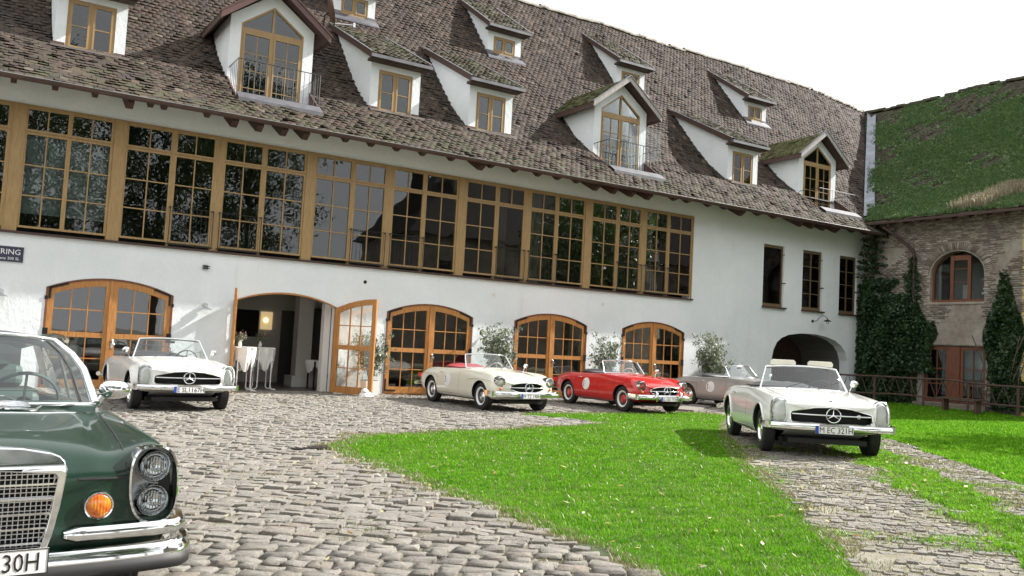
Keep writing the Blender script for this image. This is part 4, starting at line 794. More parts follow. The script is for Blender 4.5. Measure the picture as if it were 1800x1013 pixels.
# satellite dish beside the first gable
sdish = empty('satellite_dish', (8.45, 1.2, 9.2), 0, 'brown satellite dish seen edge on, mounted above the leftmost gable dormer', 'satellite dish')
Md = Matrix.Translation((8.05, .75, 10.35)) @ Matrix.Rotation(math.radians(75), 4, 'Y') @ Matrix.Rotation(.25, 4, 'X')
mb = MB(); mb.lathe([(0, -.09), (.15, -.08), (.3, -.045), (.40, 0), (.405, .01), (.3, -.03), (.15, -.065), (.0, -.075)], 24, Md); build('dish', mb, 'brown_sheet', sdish, smooth=50)
mb = MB(); mb.tube([(8.0, .75, 10.3), (7.95, 1.0, 10.25), (7.95, 1.2, 9.3)], .025, 8); build('mast', mb, 'wood_brown', sdish, smooth=50)
mb = MB(); mb.tube([(8.1, .72, 9.98), (8.62, .6, 10.02)], .022, 8); mb.cbox((8.66, .6, 10.03), (.07, .06, .12)); build('arm', mb, 'chrome_dull', sdish)
# ================================================================ CARS
from mathutils.bvhtree import BVHTree
def pch(xs, tab, x):
    """smooth monotone interpolation"""
    o = np.argsort(xs); X = np.array(xs, float)[o]; Y = np.array(tab, float)[o]; h = np.diff(X); d = np.diff(Y)/h; m = np.zeros(len(X)); m[0] = d[0]; m[-1] = d[-1]
    for i in range(1, len(X)-1): m[i] = 0 if d[i-1]*d[i] <= 0 else 2*d[i-1]*d[i]/(d[i-1]+d[i])
    i = int(np.clip(np.searchsorted(X, x)-1, 0, len(X)-2)); t = (x-X[i])/h[i]
    return float((1+2*t)*(1-t)**2*Y[i]+t*(1-t)**2*h[i]*m[i]+t*t*(3-2*t)*Y[i+1]+t*t*(t-1)*h[i]*m[i+1])
def car_loft(st, secf, nose=None):
    """st: station x list; secf(x) -> half section [(y, z)] from bottom centre to top centre"""
    mb = MB(); secs = []
    for x in st:
        h = secf(x); ring = [(y, z) for y, z in h]+[(-y, z) for y, z in h[-2:0:-1]]
        secs.append([(x+(nose(x, y, z) if nose else 0), y, z) for y, z in ring])
    n = len(secs[0]); vs = [p for s in secs for p in s]
    fs = [(i*n+k, i*n+(k+1) % n, (i+1)*n+(k+1) % n, (i+1)*n+k) for i in range(len(secs)-1) for k in range(n)]
    for e, sc_ in ((0, secs[0]), (len(secs)-1, secs[-1])):      # caps: an inner ring and a centre
        o = len(vs); zc_ = (min(p[2] for p in sc_)+max(p[2] for p in sc_))/2; xm = sum(p[0] for p in sc_)/len(sc_)
        xc_ = [max(p[0] for p in sc_), min(p[0] for p in sc_)][e > 0]
        vs += [(p[0]*.5+xc_*.5, p[1]*.62, zc_+(p[2]-zc_)*.62) for p in sc_]; vs.append((xc_, 0, zc_))
        for k in range(n): fs.append((e*n+k, e*n+(k+1) % n, o+(k+1) % n, o+k)); fs.append((o+k, o+(k+1) % n, o+n))
    mb.add(vs, fs); return mb
def solidify_cut(mb, cutters, sub=2, slots=3):
    """subdivide the loft, cut the openings, give back a plain mesh"""
    def tmp(m, idx):
        me = bpy.data.meshes.new('tmp'); me.from_pydata(m.v, [], m.f)
        for i in range(slots): me.materials.append(MAT['black'])
        me.polygons.foreach_set('material_index', [idx]*len(m.f)); bm = bmesh.new(); bm.from_mesh(me); bmesh.ops.recalc_face_normals(bm, faces=bm.faces); bm.to_mesh(me); bm.free()
        o = bpy.data.objects.new('tmp', me); COL.objects.link(o); return o
    a = tmp(mb, 0); s = a.modifiers.new('s', 'SUBSURF'); s.levels = sub; s.render_levels = sub; rm = [a]
    for c, idx in cutters:
        o = tmp(c, idx); rm.append(o); bo = a.modifiers.new('b', 'BOOLEAN'); bo.operation = 'DIFFERENCE'; bo.object = o; bo.solver = 'EXACT'
    bpy.context.view_layer.update(); dg = bpy.context.evaluated_depsgraph_get(); me = bpy.data.meshes.new_from_object(a.evaluated_get(dg))
    for o in rm: bpy.data.objects.remove(o, do_unlink=True)
    return me
class Body:
    def __init__(s, me, car, mats, name='body', smooth=28):
        me.name = name
        for i, m in enumerate(mats): me.materials[i] = MAT[m]
        me.polygons.foreach_set('use_smooth', [True]*len(me.polygons)); me.set_sharp_from_angle(angle=math.radians(smooth)); s.me = me
        s.o = link_obj(name, me, FR[car.name], car, FR[car.name]); s.bvh = BVHTree.FromPolygons([v.co.copy() for v in me.vertices], [tuple(p.vertices) for p in me.polygons])
    def side(s, x, z, sg, off=.003):
        h = s.bvh.ray_cast(Vector((x, sg*2, z)), Vector((0, -sg, 0)));  return (x, (h[0].y if h[0] else sg*.8)+sg*off, z)
    def top(s, x, y, off=.003):
        h = s.bvh.ray_cast(Vector((x, y, 3)), Vector((0, 0, -1))); return (x, y, (h[0].z if h[0] else .8)+off)
    def front(s, y, z, off=.003):
        h = s.bvh.ray_cast(Vector((3, y, z)), Vector((-1, 0, 0))); return ((h[0].x if h[0] else .7)+off, y, z)
def cyl_y(x, z, r, y0, y1, n=40):
    mb = MB(); vs = [(x+r*math.cos(2*math.pi*i/n), y, z+r*math.sin(2*math.pi*i/n)) for y in (y0, y1) for i in range(n)]
    mb.add(vs, [(i, (i+1) % n, n+(i+1) % n, n+i) for i in range(n)]+[tuple(range(n-1, -1, -1)), tuple(range(n, 2*n))]); return mb
RY = lambda sg: Matrix.Rotation(-sg*math.pi/2, 4, 'X')           # lathe axis z -> car side (sg*y)
def wheel(car, x, y, r, sg, steer=0, hub='chrome', ring='chrome', width=.165, hubcol=None, rimr=.19):
    M = Matrix.Translation((x, y, r)) @ Matrix.Rotation(steer, 4, 'Z') @ RY(sg); w = width/2; R = rimr
    mb = MB(); mb.lathe([(R-.01, -w*.8), (R+.012, -w), (r-.05, -w*1.08), (r-.014, -w*.86), (r-.002, -w*.5), (r, 0), (r-.002, w*.5), (r-.014, w*.86), (r-.05, w*1.08), (R+.012, w), (R-.01, w*.8)], 40, M)
    for k in range(4): mb.lathe([(r-.001, -w*.6+k*w*.4), (r+.003, -w*.56+k*w*.4), (r+.003, -w*.36+k*w*.4), (r-.001, -w*.32+k*w*.4)], 40, M)
    t = build('wheel', mb, 'tyre', car, smooth=40)
    mb = MB(); mb.lathe([(R+.010, w*.99), (R+.012, w*1.03), (R-.008, w*1.03), (R-.028, w*.8), (R-.03, w*.6)], 40, M); build('trim_ring', mb, ring, t, F=FR[car.name], smooth=40)
    mb = MB(); mb.lathe([(R-.012, -w*.8), (R-.03, w*.7), (R-.055, w*.45), (.10, w*.30), (.0, w*.32)], 40, M); build('rim', mb, 'wheel_dark' if hubcol else hub, t, F=FR[car.name], smooth=30)
    mb = MB()
    for k in range(14):
        a = k/14*2*math.pi; mb.cbox((0, 0, 0), (.022, .04, .006), M @ Matrix.Rotation(a, 4, 'Z') @ Matrix.Translation((.145, 0, w*.40)))
    build('slot', mb, 'black', t, F=FR[car.name])
    mb = MB(); mb.lathe([(.108, w*.36), (.104, w*.52), (.085, w*.70), (.05, w*.80), (.045, w*.90), (0, w*.92)], 32, M); build('hubcap', mb, hubcol if hubcol == 'paint_red' else hub, t, F=FR[car.name], smooth=40)
    return t
def star(car, x, z, r, tilt=0, parent=None, name='star_emblem'):
    M = Matrix.Translation((x, 0, z)) @ Matrix.Rotation(math.pi/2, 4, 'Y') @ Matrix.Rotation(math.pi/2, 4, 'Z')
    mb = MB(); mb.tube([M @ Vector((r*math.cos(a), r*math.sin(a), 0)) for a in np.linspace(0, 2*math.pi, 33)[:-1]], r*.085, 8, closed=True)
    for k in range(3):
        a = math.pi/2+k*2*math.pi/3; d = Vector((math.cos(a), math.sin(a), 0)); s = Vector((-d.y, d.x, 0)); P = [d*r*.97, s*r*.13-d*.0, Vector((0, 0, r*.09)), -s*r*.13, Vector((0, 0, -r*.09))]
        q1 = d*r*.0; vs = [M @ p for p in (d*r*.98, s*r*.12+d*r*.07, -s*r*.12+d*r*.07, Vector((0, 0, r*.10)), Vector((0, 0, -r*.10)))]
        mb.add(vs, [(0, 1, 3), (0, 3, 2), (0, 4, 1), (0, 2, 4), (1, 4, 2, 3)])
    return build(name, mb, 'chrome', parent or car, F=FR[car.name], smooth=35)
def text_mesh(txt, size, extr=.002, align='CENTER', font_scale=1.0, space=1.0, bold=0.0):
    cu = bpy.data.curves.new('t', 'FONT'); cu.body = txt; cu.size = size; cu.extrude = extr; cu.align_x = align; cu.align_y = 'CENTER'; cu.resolution_u = 2; cu.space_character = space; cu.offset = bold
    o = bpy.data.objects.new('t', cu); COL.objects.link(o); bpy.context.view_layer.update(); me = bpy.data.meshes.new_from_object(o.evaluated_get(bpy.context.evaluated_depsgraph_get())); bpy.data.objects.remove(o); bpy.data.curves.remove(cu)
    v = [tuple(p.co) for p in me.vertices]; f = [tuple(p.vertices) for p in me.polygons]; bpy.data.meshes.remove(me); return v, f
def plate(car, x, z, txt, w=.52, h=.11, size=.105, sx=.72, parts=None, tilt=0.0):
    M0 = Matrix.Translation((x, 0, z)) @ Matrix.Rotation(tilt, 4, 'Y')
    mb = MB(); mb.box(-.004, 0, -w/2, w/2, -h/2, h/2, M0); p = build('number_plate', mb, 'plate_white', car)
    mb = MB(); e = .004
    for a, b, c, d in ((-w/2, w/2, h/2-e, h/2), (-w/2, w/2, -h/2, -h/2+e), (-w/2, -w/2+e, -h/2+e, h/2-e), (w/2-e, w/2, -h/2+e, h/2-e)): mb.box(0.0002, .002, a, b, c, d, M0)
    build('plate_border', mb, 'plate_black', p, F=FR[car.name])
    # facing +x: seen from the front, car's right (-y) is on the viewer's left
    M = M0 @ Matrix(((0, 0, 1, .0012), (1, 0, 0, 0), (0, 1, 0, 0), (0, 0, 0, 1)))
    mb = MB(); mb.box(0.0005, .0018, -w/2+.005, -w/2+.045, -h/2+.005, h/2-.005, M0); 
    if parts is None: build('euro_band', mb, 'plate_blue', p, F=FR[car.name])
    v, f = text_mesh(txt, size, .0008, bold=0.0); xs_ = [q[0] for q in v]; wid = max(xs_)-min(xs_); cx = (max(xs_)+min(xs_))/2; k = (w-.075)/wid; off = .022 if parts is None else 0
    ys_ = [q[1] for q in v]; hh = max(ys_)-min(ys_); cy = (max(ys_)+min(ys_))/2; kz = .078/hh
    mb = MB(); mb.add([M @ Vector(((q[0]-cx)*k+off, (q[1]-cy)*kz, q[2])) for q in v], f); build('plate_lettering', mb, 'plate_black', p, F=FR[car.name], kind='stuff')
    return p
def sheet_glass(rows, mat, name, parent, F=None, smooth=60):
    mb = MB(); n = len(rows[0]); mb.add([p for r_ in rows for p in r_], [(i*n+j, i*n+j+1, (i+1)*n+j+1, (i+1)*n+j) for i in range(len(rows)-1) for j in range(n-1)]); return build(name, mb, mat, parent, F=F, smooth=smooth)
def bez(a, b, c, n=10): return [Vector(a)*(1-t)**2+Vector(b)*2*t*(1-t)+Vector(c)*t*t for t in np.linspace(0, 1, n)]
def seat(car, x, y, mat, hr=0, h=.46, z=.42):
    mb = MB(); mb.box(x-.24, x+.24, y-.24, y+.24, z-.12, z+.06); 
    Mx = Matrix.Translation((x-.24, y, z)) @ Matrix.Rotation(-.28, 4, 'Y'); mb.box(-.07, .06, -.24, .24, 0, h, Mx)
    if hr: mb.box(-.05, .05, -.13, .13, h+.03, h+.2, Mx)
    o = build('seat', mb, mat, car); s = o.modifiers.new('b', 'BEVEL'); s.width = .05; s.segments = 3
    return o
def steering(car, x, y, z, mat='black', r=.20, parent=None):
    M = Matrix.Translation((x, y, z)) @ Matrix.Rotation(-1.15, 4, 'Y'); mb = MB()
    mb.tube([M @ Vector((r*math.cos(a), r*math.sin(a), 0)) for a in np.linspace(0, 2*math.pi, 29)[:-1]], .011, 6, closed=True)
    for a in (0, math.pi, -math.pi/2): mb.tube([M @ Vector((0, 0, -.03)), M @ Vector((r*math.cos(a), r*math.sin(a), 0))], .009, 5)
    mb.lathe([(.05, -.03), (.045, -.01), (0, 0)], 14, M); mb.tube([M @ Vector((0, 0, -.03)), M @ Vector((0, 0, -.35))], .02, 6); return build('steering_wheel', mb, mat, car, smooth=50)
def mirror(car, p, sg, back=-1):
    mb = MB(); x, y, z = p; mb.tube([(x, y, z), (x+.0, y+sg*.03, z+.07), (x, y+sg*.06, z+.10)], .011, 6); mb.dome(Matrix.Translation((x-.01, y+sg*.07, z+.13)) @ Matrix.Rotation(math.pi/2, 4, 'Y'), .055, .065, .05, 16, 4); mb.dome(Matrix.Translation((x-.01, y+sg*.07, z+.13)) @ Matrix.Rotation(-math.pi/2, 4, 'Y'), .055, .065, .006, 16, 2); return build('wing_mirror', mb, 'chrome', car, smooth=50)
def roadster(style, pos, heading, z0, paintm, txt, label, seatm, st, hubcol=None, steer=0, cover='leather_black', group=None, roundel=False, extras=()):
    car = empty('roadster', (pos[0], pos[1], z0), heading, label, 'car', group, local=True); F = FR[car.name]; A = style == 'pagoda'
    if A:
        X  = [.725, .69, .62, .45, .2, 0, -.4, -.83, -1.3, -1.8, -2.4, -2.8, -3.15, -3.33, -3.39]
        zb = [.455, .43, .41, .36, .27, .23, .20, .20, .20, .20, .21, .24, .30, .37, .44]; w = [.74, .815, .845, .862, .876, .88, .872, .868, .868, .872, .878, .868, .83, .78, .70]
        zw = [.55, .54, .53, .52, .51, .50, .49, .48, .48, .48, .49, .50, .53, .55, .57]; zf = [.735, .79, .815, .833, .845, .855, .875, .888, .882, .872, .862, .84, .80, .75, .70]
        yf = [.66, .70, .715, .725, .735, .74, .745, .765, .77, .77, .755, .735, .70, .67, .63]; zv = [.725, .762, .785, .812, .835, .85, .882, .905, .885, .875, .865, .845, .805, .755, .70]
        yv = [.54, .56, .575, .59, .60, .61, .63, .66, .68, .68, .66, .63, .60, .57, .53]; zc = [.725, .772, .80, .838, .872, .89, .918, .93, .90, .89, .885, .87, .83, .775, .72]
        wr, wy, rr_ = .322, .745, .322; arch = .355
    else:
        X  = [.70, .66, .60, .45, .2, 0, -.4, -1.0, -1.4, -1.9, -2.4, -2.8, -3.15, -3.36, -3.44]
        zb = [.40, .34, .30, .26, .23, .22, .21, .20, .20, .20, .22, .25, .31, .38, .44]; w = [.68, .76, .80, .838, .862, .868, .862, .855, .855, .862, .868, .85, .79, .72, .63]
        zw = [.52, .51, .50, .50, .50, .50, .49, .48, .48, .48, .49, .50, .52, .53, .54]; zf = [.70, .755, .785, .82, .85, .865, .875, .895, .885, .87, .865, .83, .74, .65, .58]
        yf = [.60, .635, .65, .67, .69, .70, .73, .745, .745, .73, .72, .69, .64, .58, .52]; zv = [.635, .675, .70, .745, .79, .815, .855, .895, .885, .87, .855, .815, .725, .64, .575]
        yv = [.44, .46, .475, .49, .51, .53, .56, .62, .64, .63, .60, .57, .53, .48, .44]; zc = [.66, .705, .735, .79, .84, .87, .905, .935, .905, .895, .88, .84, .75, .655, .585]
        wr, wy, rr_ = .315, .725, .315; arch = .345
    def sec(x):
        g = lambda t: pch(X, t, x); b, W_, q, f, y2, v, y3, c = g(zb), g(w), g(zw), g(zf), g(yf), g(zv), g(yv), g(zc)
        return [(0, b), (W_*.5, b), (W_*.84, b+.005), (W_*.945, b+.05), (W_*.985, b+(q-b)*.55), (W_, q), (W_*.992, q+(f-q)*.35), (W_*.972, q+(f-q)*.68), ((W_*.95+y2)/2, f-.022), (y2, f), (y3+.04, v-.004), (y3-.06, v+(c-v)*.25), (y3*.55, v+(c-v)*.75), (0, c)]
    def nose(x, y, z):
        k = .13 if A else .17; f = max(0, (x-.1)/.6)**1.5; r_ = max(0, (-x-2.7)/.7)**1.5; return -k*f*(abs(y)/.8)**2.6+.20*r_*(abs(y)/.8)**2.5-(.02*f*((z-.55)/.2)**2 if A else .05*f*((z-.52)/.2)**2)
    xs_ = [.725, .705, .66, .58, .46, .3, .1, -.1, -.35, -.6, -.83, -1.05, -1.3, -1.6, -1.9, -2.15, -2.4, -2.65, -2.9, -3.1, -3.25, -3.34, -3.38] if A else [.70, .68, .64, .56, .44, .28, .1, -.1, -.35, -.6, -.85, -1.05, -1.3, -1.6, -1.9, -2.15, -2.4, -2.65, -2.9, -3.12, -3.28, -3.39, -3.43]
    loft = car_loft(xs_, sec, nose); cut = []
    for x in (0, -2.4):
        for s in (-1, 1): cut.append((cyl_y(x, wr+.005, arch, s*.56, s*1.1), 1))
    ck = MB(); cx0, cx1 = (-.93, -2.12) if A else (-1.10, -2.15); ck.prism([(cx0, -.60), (cx0, .60), (cx0-.08, .655), (cx1+.2, .655), (cx1, .50), (cx1, -.50), (cx1+.2, -.655), (cx0-.08, -.655)], d=(0, 0, 1.2), fn=lambda a, b: (a, b, .38)); cut.append((ck, 2))
    gk = MB()
    if A: G = [(-.535, .502), (-.556, .525), (-.556, .60), (-.535, .632), (-.25, .692), (0, .708), (.25, .692), (.535, .632), (.556, .60), (.556, .525), (.535, .502), (.45, .494), (0, .484), (-.45, .494)]
    else: G = [(.43*math.cos(a)*(1 if abs(math.cos(a)) < .8 else 1.0), .545+.105*(abs(math.sin(a))**.75)*(1 if math.sin(a) > 0 else -1)+(.012*math.cos(a)**2 if math.sin(a) < 0 else 0)) for a in np.linspace(0, 2*math.pi, 29)[:-1]]
    gk.prism(G, d=(.5, 0, 0), fn=lambda a, b: (.50, a, b)); cut.append((gk, 1))
    body = Body(solidify_cut(loft, cut), car, [paintm, 'black', seatm])
    gx = .66 if A else .62
    # grille: recess back, bar, star, chrome rim
    gc = .60 if A else .548
    fb = body.front
    rim = [fb(a*1.0, b, .002) for a, b in [(p[0]*1.012, gc+(p[1]-gc)*1.05) for p in G]]; rim = [(min(max(p[0], .5), .74), p[1], p[2]) for p in rim]
    mb = MB()
    if A: top_ = rim[1:10]; mb.tube([(p[0]+.004, p[1], p[2]) for p in top_], .009, 6); mb.tube([(p[0]+.004, p[1], p[2]) for p in (rim[10:]+rim[:1])], .006, 6)
    else: mb.tube([(p[0]+.006, p[1], p[2]) for p in rim], .013, 6, closed=True)
    build('grille_surround', mb, 'chrome', car, smooth=50)
    mb = MB(); bw = .54 if A else .43
    bp = [(.735-.10*(abs(y)/.6)**2.2-(0 if A else .03), y, gc) for y in np.linspace(-bw, bw, 15)]; mb.tube(bp, [.011 if A else .009+.010*(1-abs(p[1])/bw) for p in bp], 8); build('grille_bar', mb, 'chrome', car, smooth=50)
    mb = MB(); 
    for i in range(11): z = gc-.10+.02*i; mb.tube([(.655-.10*(abs(y)/.6)**2.2, y, z) for y in np.linspace(-.5, .5, 9)] if A else [(.62-.10*(abs(y)/.6)**2.2, y, z) for y in np.linspace(-.40, .40, 9)], .003, 4)
    build('grille_slat', mb, 'black', car, kind='stuff')
    star(car, .755 if A else .735, gc+.002, .098 if A else .106)
    if 'badge' in extras: mb = MB(); mb.lathe([(.0, .02), (.03, .015), (.036, 0)], 20, Matrix.Translation((.69, .36, gc)) @ Matrix.Rotation(math.pi/2, 4, 'Y')); build('grille_badge', mb, 'chrome_dull', car, smooth=50)
    # headlights
    for s in (-1, 1):
        if A:
            c = (.60, s*.70, .632); f = fb(s*.70, .632, 0); M = Matrix.Translation((f[0]-.025, s*.705, .628)) @ Matrix.Rotation(s*.20, 4, 'Z') @ Matrix.Rotation(-.10, 4, 'Y') @ Matrix.Rotation(math.pi/2, 4, 'Y')
            mb = MB(); n = 28; prof = []
            for (k, h) in ((1.12, -.03), (1.10, .02), (1.0, .035), (.95, .02)):
                prof.append([(M @ Vector((.182*k*np.sign(math.cos(a))*abs(math.cos(a))**.72, .112*k*np.sign(math.sin(a))*abs(math.sin(a))**.72, h))) for a in np.linspace(0, 2*math.pi, n+1)[:-1]])
            vs = [p for q in prof for p in q]; mb.add(vs, [(i*n+j, i*n+(j+1) % n, (i+1)*n+(j+1) % n, (i+1)*n+j) for i in range(3) for j in range(n)]); b_ = build('headlight', mb, 'chrome', car, smooth=40)
            mb = MB(); mb.dome(M, .176, .107, .055, 28, 5, 2.8); build('lens', mb, 'lens_glass', b_, F=F, smooth=80)
            mb = MB(); mb.dome(M @ Matrix.Translation((-.045, 0, .004)), .098, .098, -.05, 24, 5); build('reflector', mb, 'lamp_reflector', b_, F=F, smooth=60)
            mb = MB(); mb.box(-.172, .172, -.098, .098, -.060, -.052, M); build('lamp_panel', mb, 'headlamp_back', b_, F=F)
            mb = MB(); mb.tube([M @ Vector((-.045+.098*math.cos(a), .098*math.sin(a), .006)) for a in np.linspace(0, 2*math.pi, 29)[:-1]], .005, 6, closed=True); build('lamp_ring', mb, 'chrome', b_, F=F, smooth=60)
            mb = MB(); mb.box(.10, .168, -.085, .085, .0, .012, M); build('indicator_strip', mb, 'plate_white', b_, F=F)
        else:
            f = fb(s*.645, .668, 0); M = Matrix.Translation((f[0]-.03, s*.648, .668)) @ Matrix.Rotation(s*.10, 4, 'Z') @ Matrix.Rotation(math.pi/2, 4, 'Y')
            mb = MB(); mb.lathe([(.122, -.10), (.120, .03), (.112, .055), (.098, .06), (.092, .045)], 28, M); b_ = build('headlight', mb, 'chrome', car, smooth=40)
            mb = MB(); mb.dome(M @ Matrix.Translation((0, 0, .042)), .096, .096, .045, 24, 5); build('lens', mb, 'lens_glass', b_, F=F, smooth=80)
            mb = MB(); mb.dome(M @ Matrix.Translation((0, 0, .03)), .094, .094, -.06, 24, 5); build('reflector', mb, 'lamp_reflector', b_, F=F, smooth=60)
            f = fb(s*.655, .515, 0); mb = MB(); mb.dome(Matrix.Translation((f[0]-.012, s*.655, .515)) @ Matrix.Rotation(math.pi/2, 4, 'Y'), .034, .034, .05, 16, 4); build('indicator_lamp', mb, 'amber', car, smooth=60)
    # bumper
    bz = .43 if A else .40; hb = .045 if A else .062; mb = MB()
    def bump_path(y0, y1, n=14):
        out_ = []
        for y in np.linspace(y0, y1, n): out_.append((.775-.30*(abs(y)/.87)**3.2, y, bz))
        return out_
    def blade(path, h, t=.035):
        n = len(path); vs = []
        for i, p in enumerate(path):
            a = Vector(path[max(i-1, 0)]); b = Vector(path[min(i+1, n-1)]); d = (b-a).normalized(); nn = Vector((d.y, -d.x, 0)); nn = nn if nn.x > 0 or abs(p[1]) > .86 else -nn
            for (o_, z_) in ((-.01, -h), (t*.7, -h*.8), (t, -h*.15), (t*.85, h*.5), (t*.4, h), (-.01, h)): vs.append((p[0]+nn.x*o_, p[1]+nn.y*o_, p[2]+z_))
        k = 6; mb.add(vs, [(i*k+j, i*k+(j+1) % k, (i+1)*k+(j+1) % k, (i+1)*k+j) for i in range(n-1) for j in range(k)]+[tuple(range(k)), tuple((n-1)*k+j for j in range(k))[::-1]])
    for s in (-1, 1):
        P = [(.775-.12*(t)**2.2, s*(.20+.62*t), bz) for t in np.linspace(0, 1, 9)]+[(.62, s*.885, bz+.003), (.50, s*.915, bz+.008), (.38, s*.925, bz+.015)]
        if s > 0: P = P[::-1]
        if s < 0: P = P
        blade(P if s < 0 else P, hb)
    P = [(.775, y, bz) for y in np.linspace(-.22, .22, 3)]; 
    if not A: blade(P, hb)
    build('front_bumper', mb, 'chrome', car, smooth=40)
    mb = MB()
    P = [(-3.42+.10*t**2.2, s_*(.8*t), bz+.03) for s_, t in [(-1, t) for t in np.linspace(1, 0, 8)]+[(1, t) for t in np.linspace(0, 1, 8)[1:]]]; P = [(-3.1, -.90, bz+.03)]+P+[(-3.1, .90, bz+.03)]; mb.tube(P, .045, 8); build('rear_bumper', mb, 'chrome', car, smooth=60)
    if 'overrider' in extras:
        for s in (-1, 1): mb = MB(); mb.tube([(.80, s*.38, bz-.09), (.825, s*.38, bz-.03), (.83, s*.38, bz+.05), (.80, s*.38, bz+.12), (.76, s*.38, bz+.15)], [.02, .032, .036, .03, .015], 10); build('overrider', mb, 'chrome', car, smooth=60)
    plate(car, .818 if A else .83, .405 if A else .375, txt)
    # underside: floor, exhaust, suspension hints
    mb = MB(); mb.box(-3.1, .5, -.55, .55, .185, .25); mb.box(-.25, .25, -.62, .62, .17, .24); build('floor_pan', mb, 'black', car)
    # wheels
    for x in (0, -2.4):
        for s in (-1, 1): wheel(car, x, s*wy, rr_, s, steer if x == 0 else 0, 'chrome', 'chrome' if not hubcol else 'plate_white', hubcol=hubcol, rimr=.192)
    # windscreen
    if A: tb, tt, bb, bt = (-1.01, .545, 1.235), (-.93, 0, 1.262), (-.80, .672, .888), (-.50, 0, .925)
    else: tb, tt, bb, bt = (-1.235, .565, 1.215), (-1.12, 0, 1.245), (-1.01, .652, .908), (-.72, 0, .93)
    def curve(e, m, n=15):
        return [(e[0]+(m[0]-e[0])*(1-(abs(t))**2.4), t*e[1], e[2]+(m[2]-e[2])*(1-abs(t)**2.4)) for t in np.linspace(-1, 1, n)]
    T_, B_ = curve(tb, tt), curve(bb, bt); rows = [[tuple(np.array(b)*(1-k)+np.array(t)*k) for b, t in zip(B_, T_)] for k in (0, .33, .66, 1)]
    sheet_glass(rows, 'car_glass', 'windscreen', car); mb = MB(); mb.tube(T_, .013, 8); 
    for s in (0, -1): mb.tube([B_[s], T_[s]], [.017, .013], 8)
    mb.tube([(p[0], p[1], p[2]+.0) for p in B_], .009, 6); build('windscreen_frame', mb, 'chrome', car, smooth=60)
    if A: mb = MB(); mb.tube([(p[0]-.02, p[1]*.97, p[2]-.022) for p in T_], .011, 6); build('sun_visor_rail', mb, 'leather_black', car, smooth=50)
    mb = MB()
    for y0 in (-.36, .12): x0 = bt[0]+.06; p0 = body.top(x0, y0, .01); q = rows[1][int((y0+.40)/(2*bb[1])*14)+6 if False else 8]; mb.tube([p0, (p0[0]-.02, y0+.05, p0[2]+.03), (bt[0]-.085, y0+.36, bt[2]+.115)], .006, 5)
    build('wiper', mb, 'rail_iron', car)
    mb = MB(); mb.cbox((tt[0]-.06, 0, tt[2]-.07), (.02, .17, .045)); mb.tube([(tt[0]-.06, 0, tt[2]-.05), (tt[0]-.02, 0, tt[2])], .006, 5); build('interior_mirror', mb, 'black', car)
    # cabin
    for y in (-.36, .36): seat(car, -1.62, y, seatm, h=.40, z=.45)
    mb = MB(); mb.box(cx0-.10, cx0+.03, -.60, .60, .62, .86); build('dashboard', mb, paintm if not A else 'leather_black', car); steering(car, cx0-.26, .36, .86, 'cream_plastic' if not A else 'black')
    mb = MB(); mb.box(cx1, cx0, -.62, .62, .37, .40); build('cabin_floor', mb, 'black', car)
    # folded hood / cover behind the seats
    mb = MB()
    if cover: 
        yy = np.linspace(-.58, .58, 11); xx = np.linspace(-2.02, -2.40, 5); vs = [(x, y*(1-.05*j), .885+.095*math.sin(math.pi*j/4)**.7*(1-(abs(y)/.62)**4)+.008*math.sin(y*23+x*9)) for j, x in enumerate(xx) for y in yy]; n = 11
        mb.add(vs, [(i*n+k, i*n+k+1, (i+1)*n+k+1, (i+1)*n+k) for i in range(4) for k in range(10)]); mb.tube([(-2.02, y, .885) for y in (-.56, 0, .56)], .03, 8); mb.tube([(-1.35, s*.0+(-.635), .895) for s in (0,)]+[(-2.0, -.62, .90)], .018, 6); build('folded_top_cover', mb, cover, car, smooth=70)
    # door lines, handles, trims
    sx = (-.90, -2.02) if A else (-.98, -2.02)
    for s in (-1, 1):
        mb = MB(); zz = np.linspace(.30, .86, 9); 
        for x in sx: mb.tube([body.side(x-(.04*(z-.3) if x == sx[1] else 0), z, s, -.001) for z in zz], .0035, 4)
        mb.tube([body.side(x, .295, s, -.001) for x in np.linspace(sx[0], sx[1], 9)], .0035, 4); build('door_seam', mb, 'rubber', car)
        h = body.side(sx[1]+.16, .765, s, 0); mb = MB(); mb.tube([(h[0]+.09, h[1]+s*.004, h[2]), (h[0]+.07, h[1]+s*.03, h[2]), (h[0]-.05, h[1]+s*.03, h[2]), (h[0]-.07, h[1]+s*.004, h[2])], .010, 6); build('door_handle', mb, 'chrome', car, smooth=50)
        if A: mb = MB(); mb.tube([body.side(x, .285, s, .002) for x in np.linspace(-.42, -1.98, 12)], .012, 6); build('sill_trim', mb, 'chrome', car, smooth=50)
        else:
            for xc_ in (0, -2.4): mb = MB(); mb.tube([body.side(xc_+t, .705-.03*(t/.5)**2-(.05 if t > .35 else 0)*((t-.35)/.2), s, .004) for t in np.linspace(-.42 if xc_ else -.62, .44, 12)], [.004]+[.013]*10+[.004], 6); build('fender_brow', mb, paintm, car, smooth=60)
            mb = MB(); mb.tube([body.side(x, .235, s, .002) for x in np.linspace(-.42, -1.98, 12)], .010, 6); build('sill_trim', mb, 'chrome_dull', car, smooth=50)
        if A:
            mb = MB(); mb.tube([body.side(arch*math.cos(a)*1.04, .327+arch*1.04*math.sin(a), s, .004) for a in np.linspace(.15, 2.9, 16)], .014, 6); build('arch_lip', mb, paintm, car, smooth=60)
            mb = MB(); mb.tube([body.side(-2.4+arch*math.cos(a)*1.04, .327+arch*1.04*math.sin(a), s, .004) for a in np.linspace(.2, 2.95, 16)], .014, 6); build('arch_lip', mb, paintm, car, smooth=60)
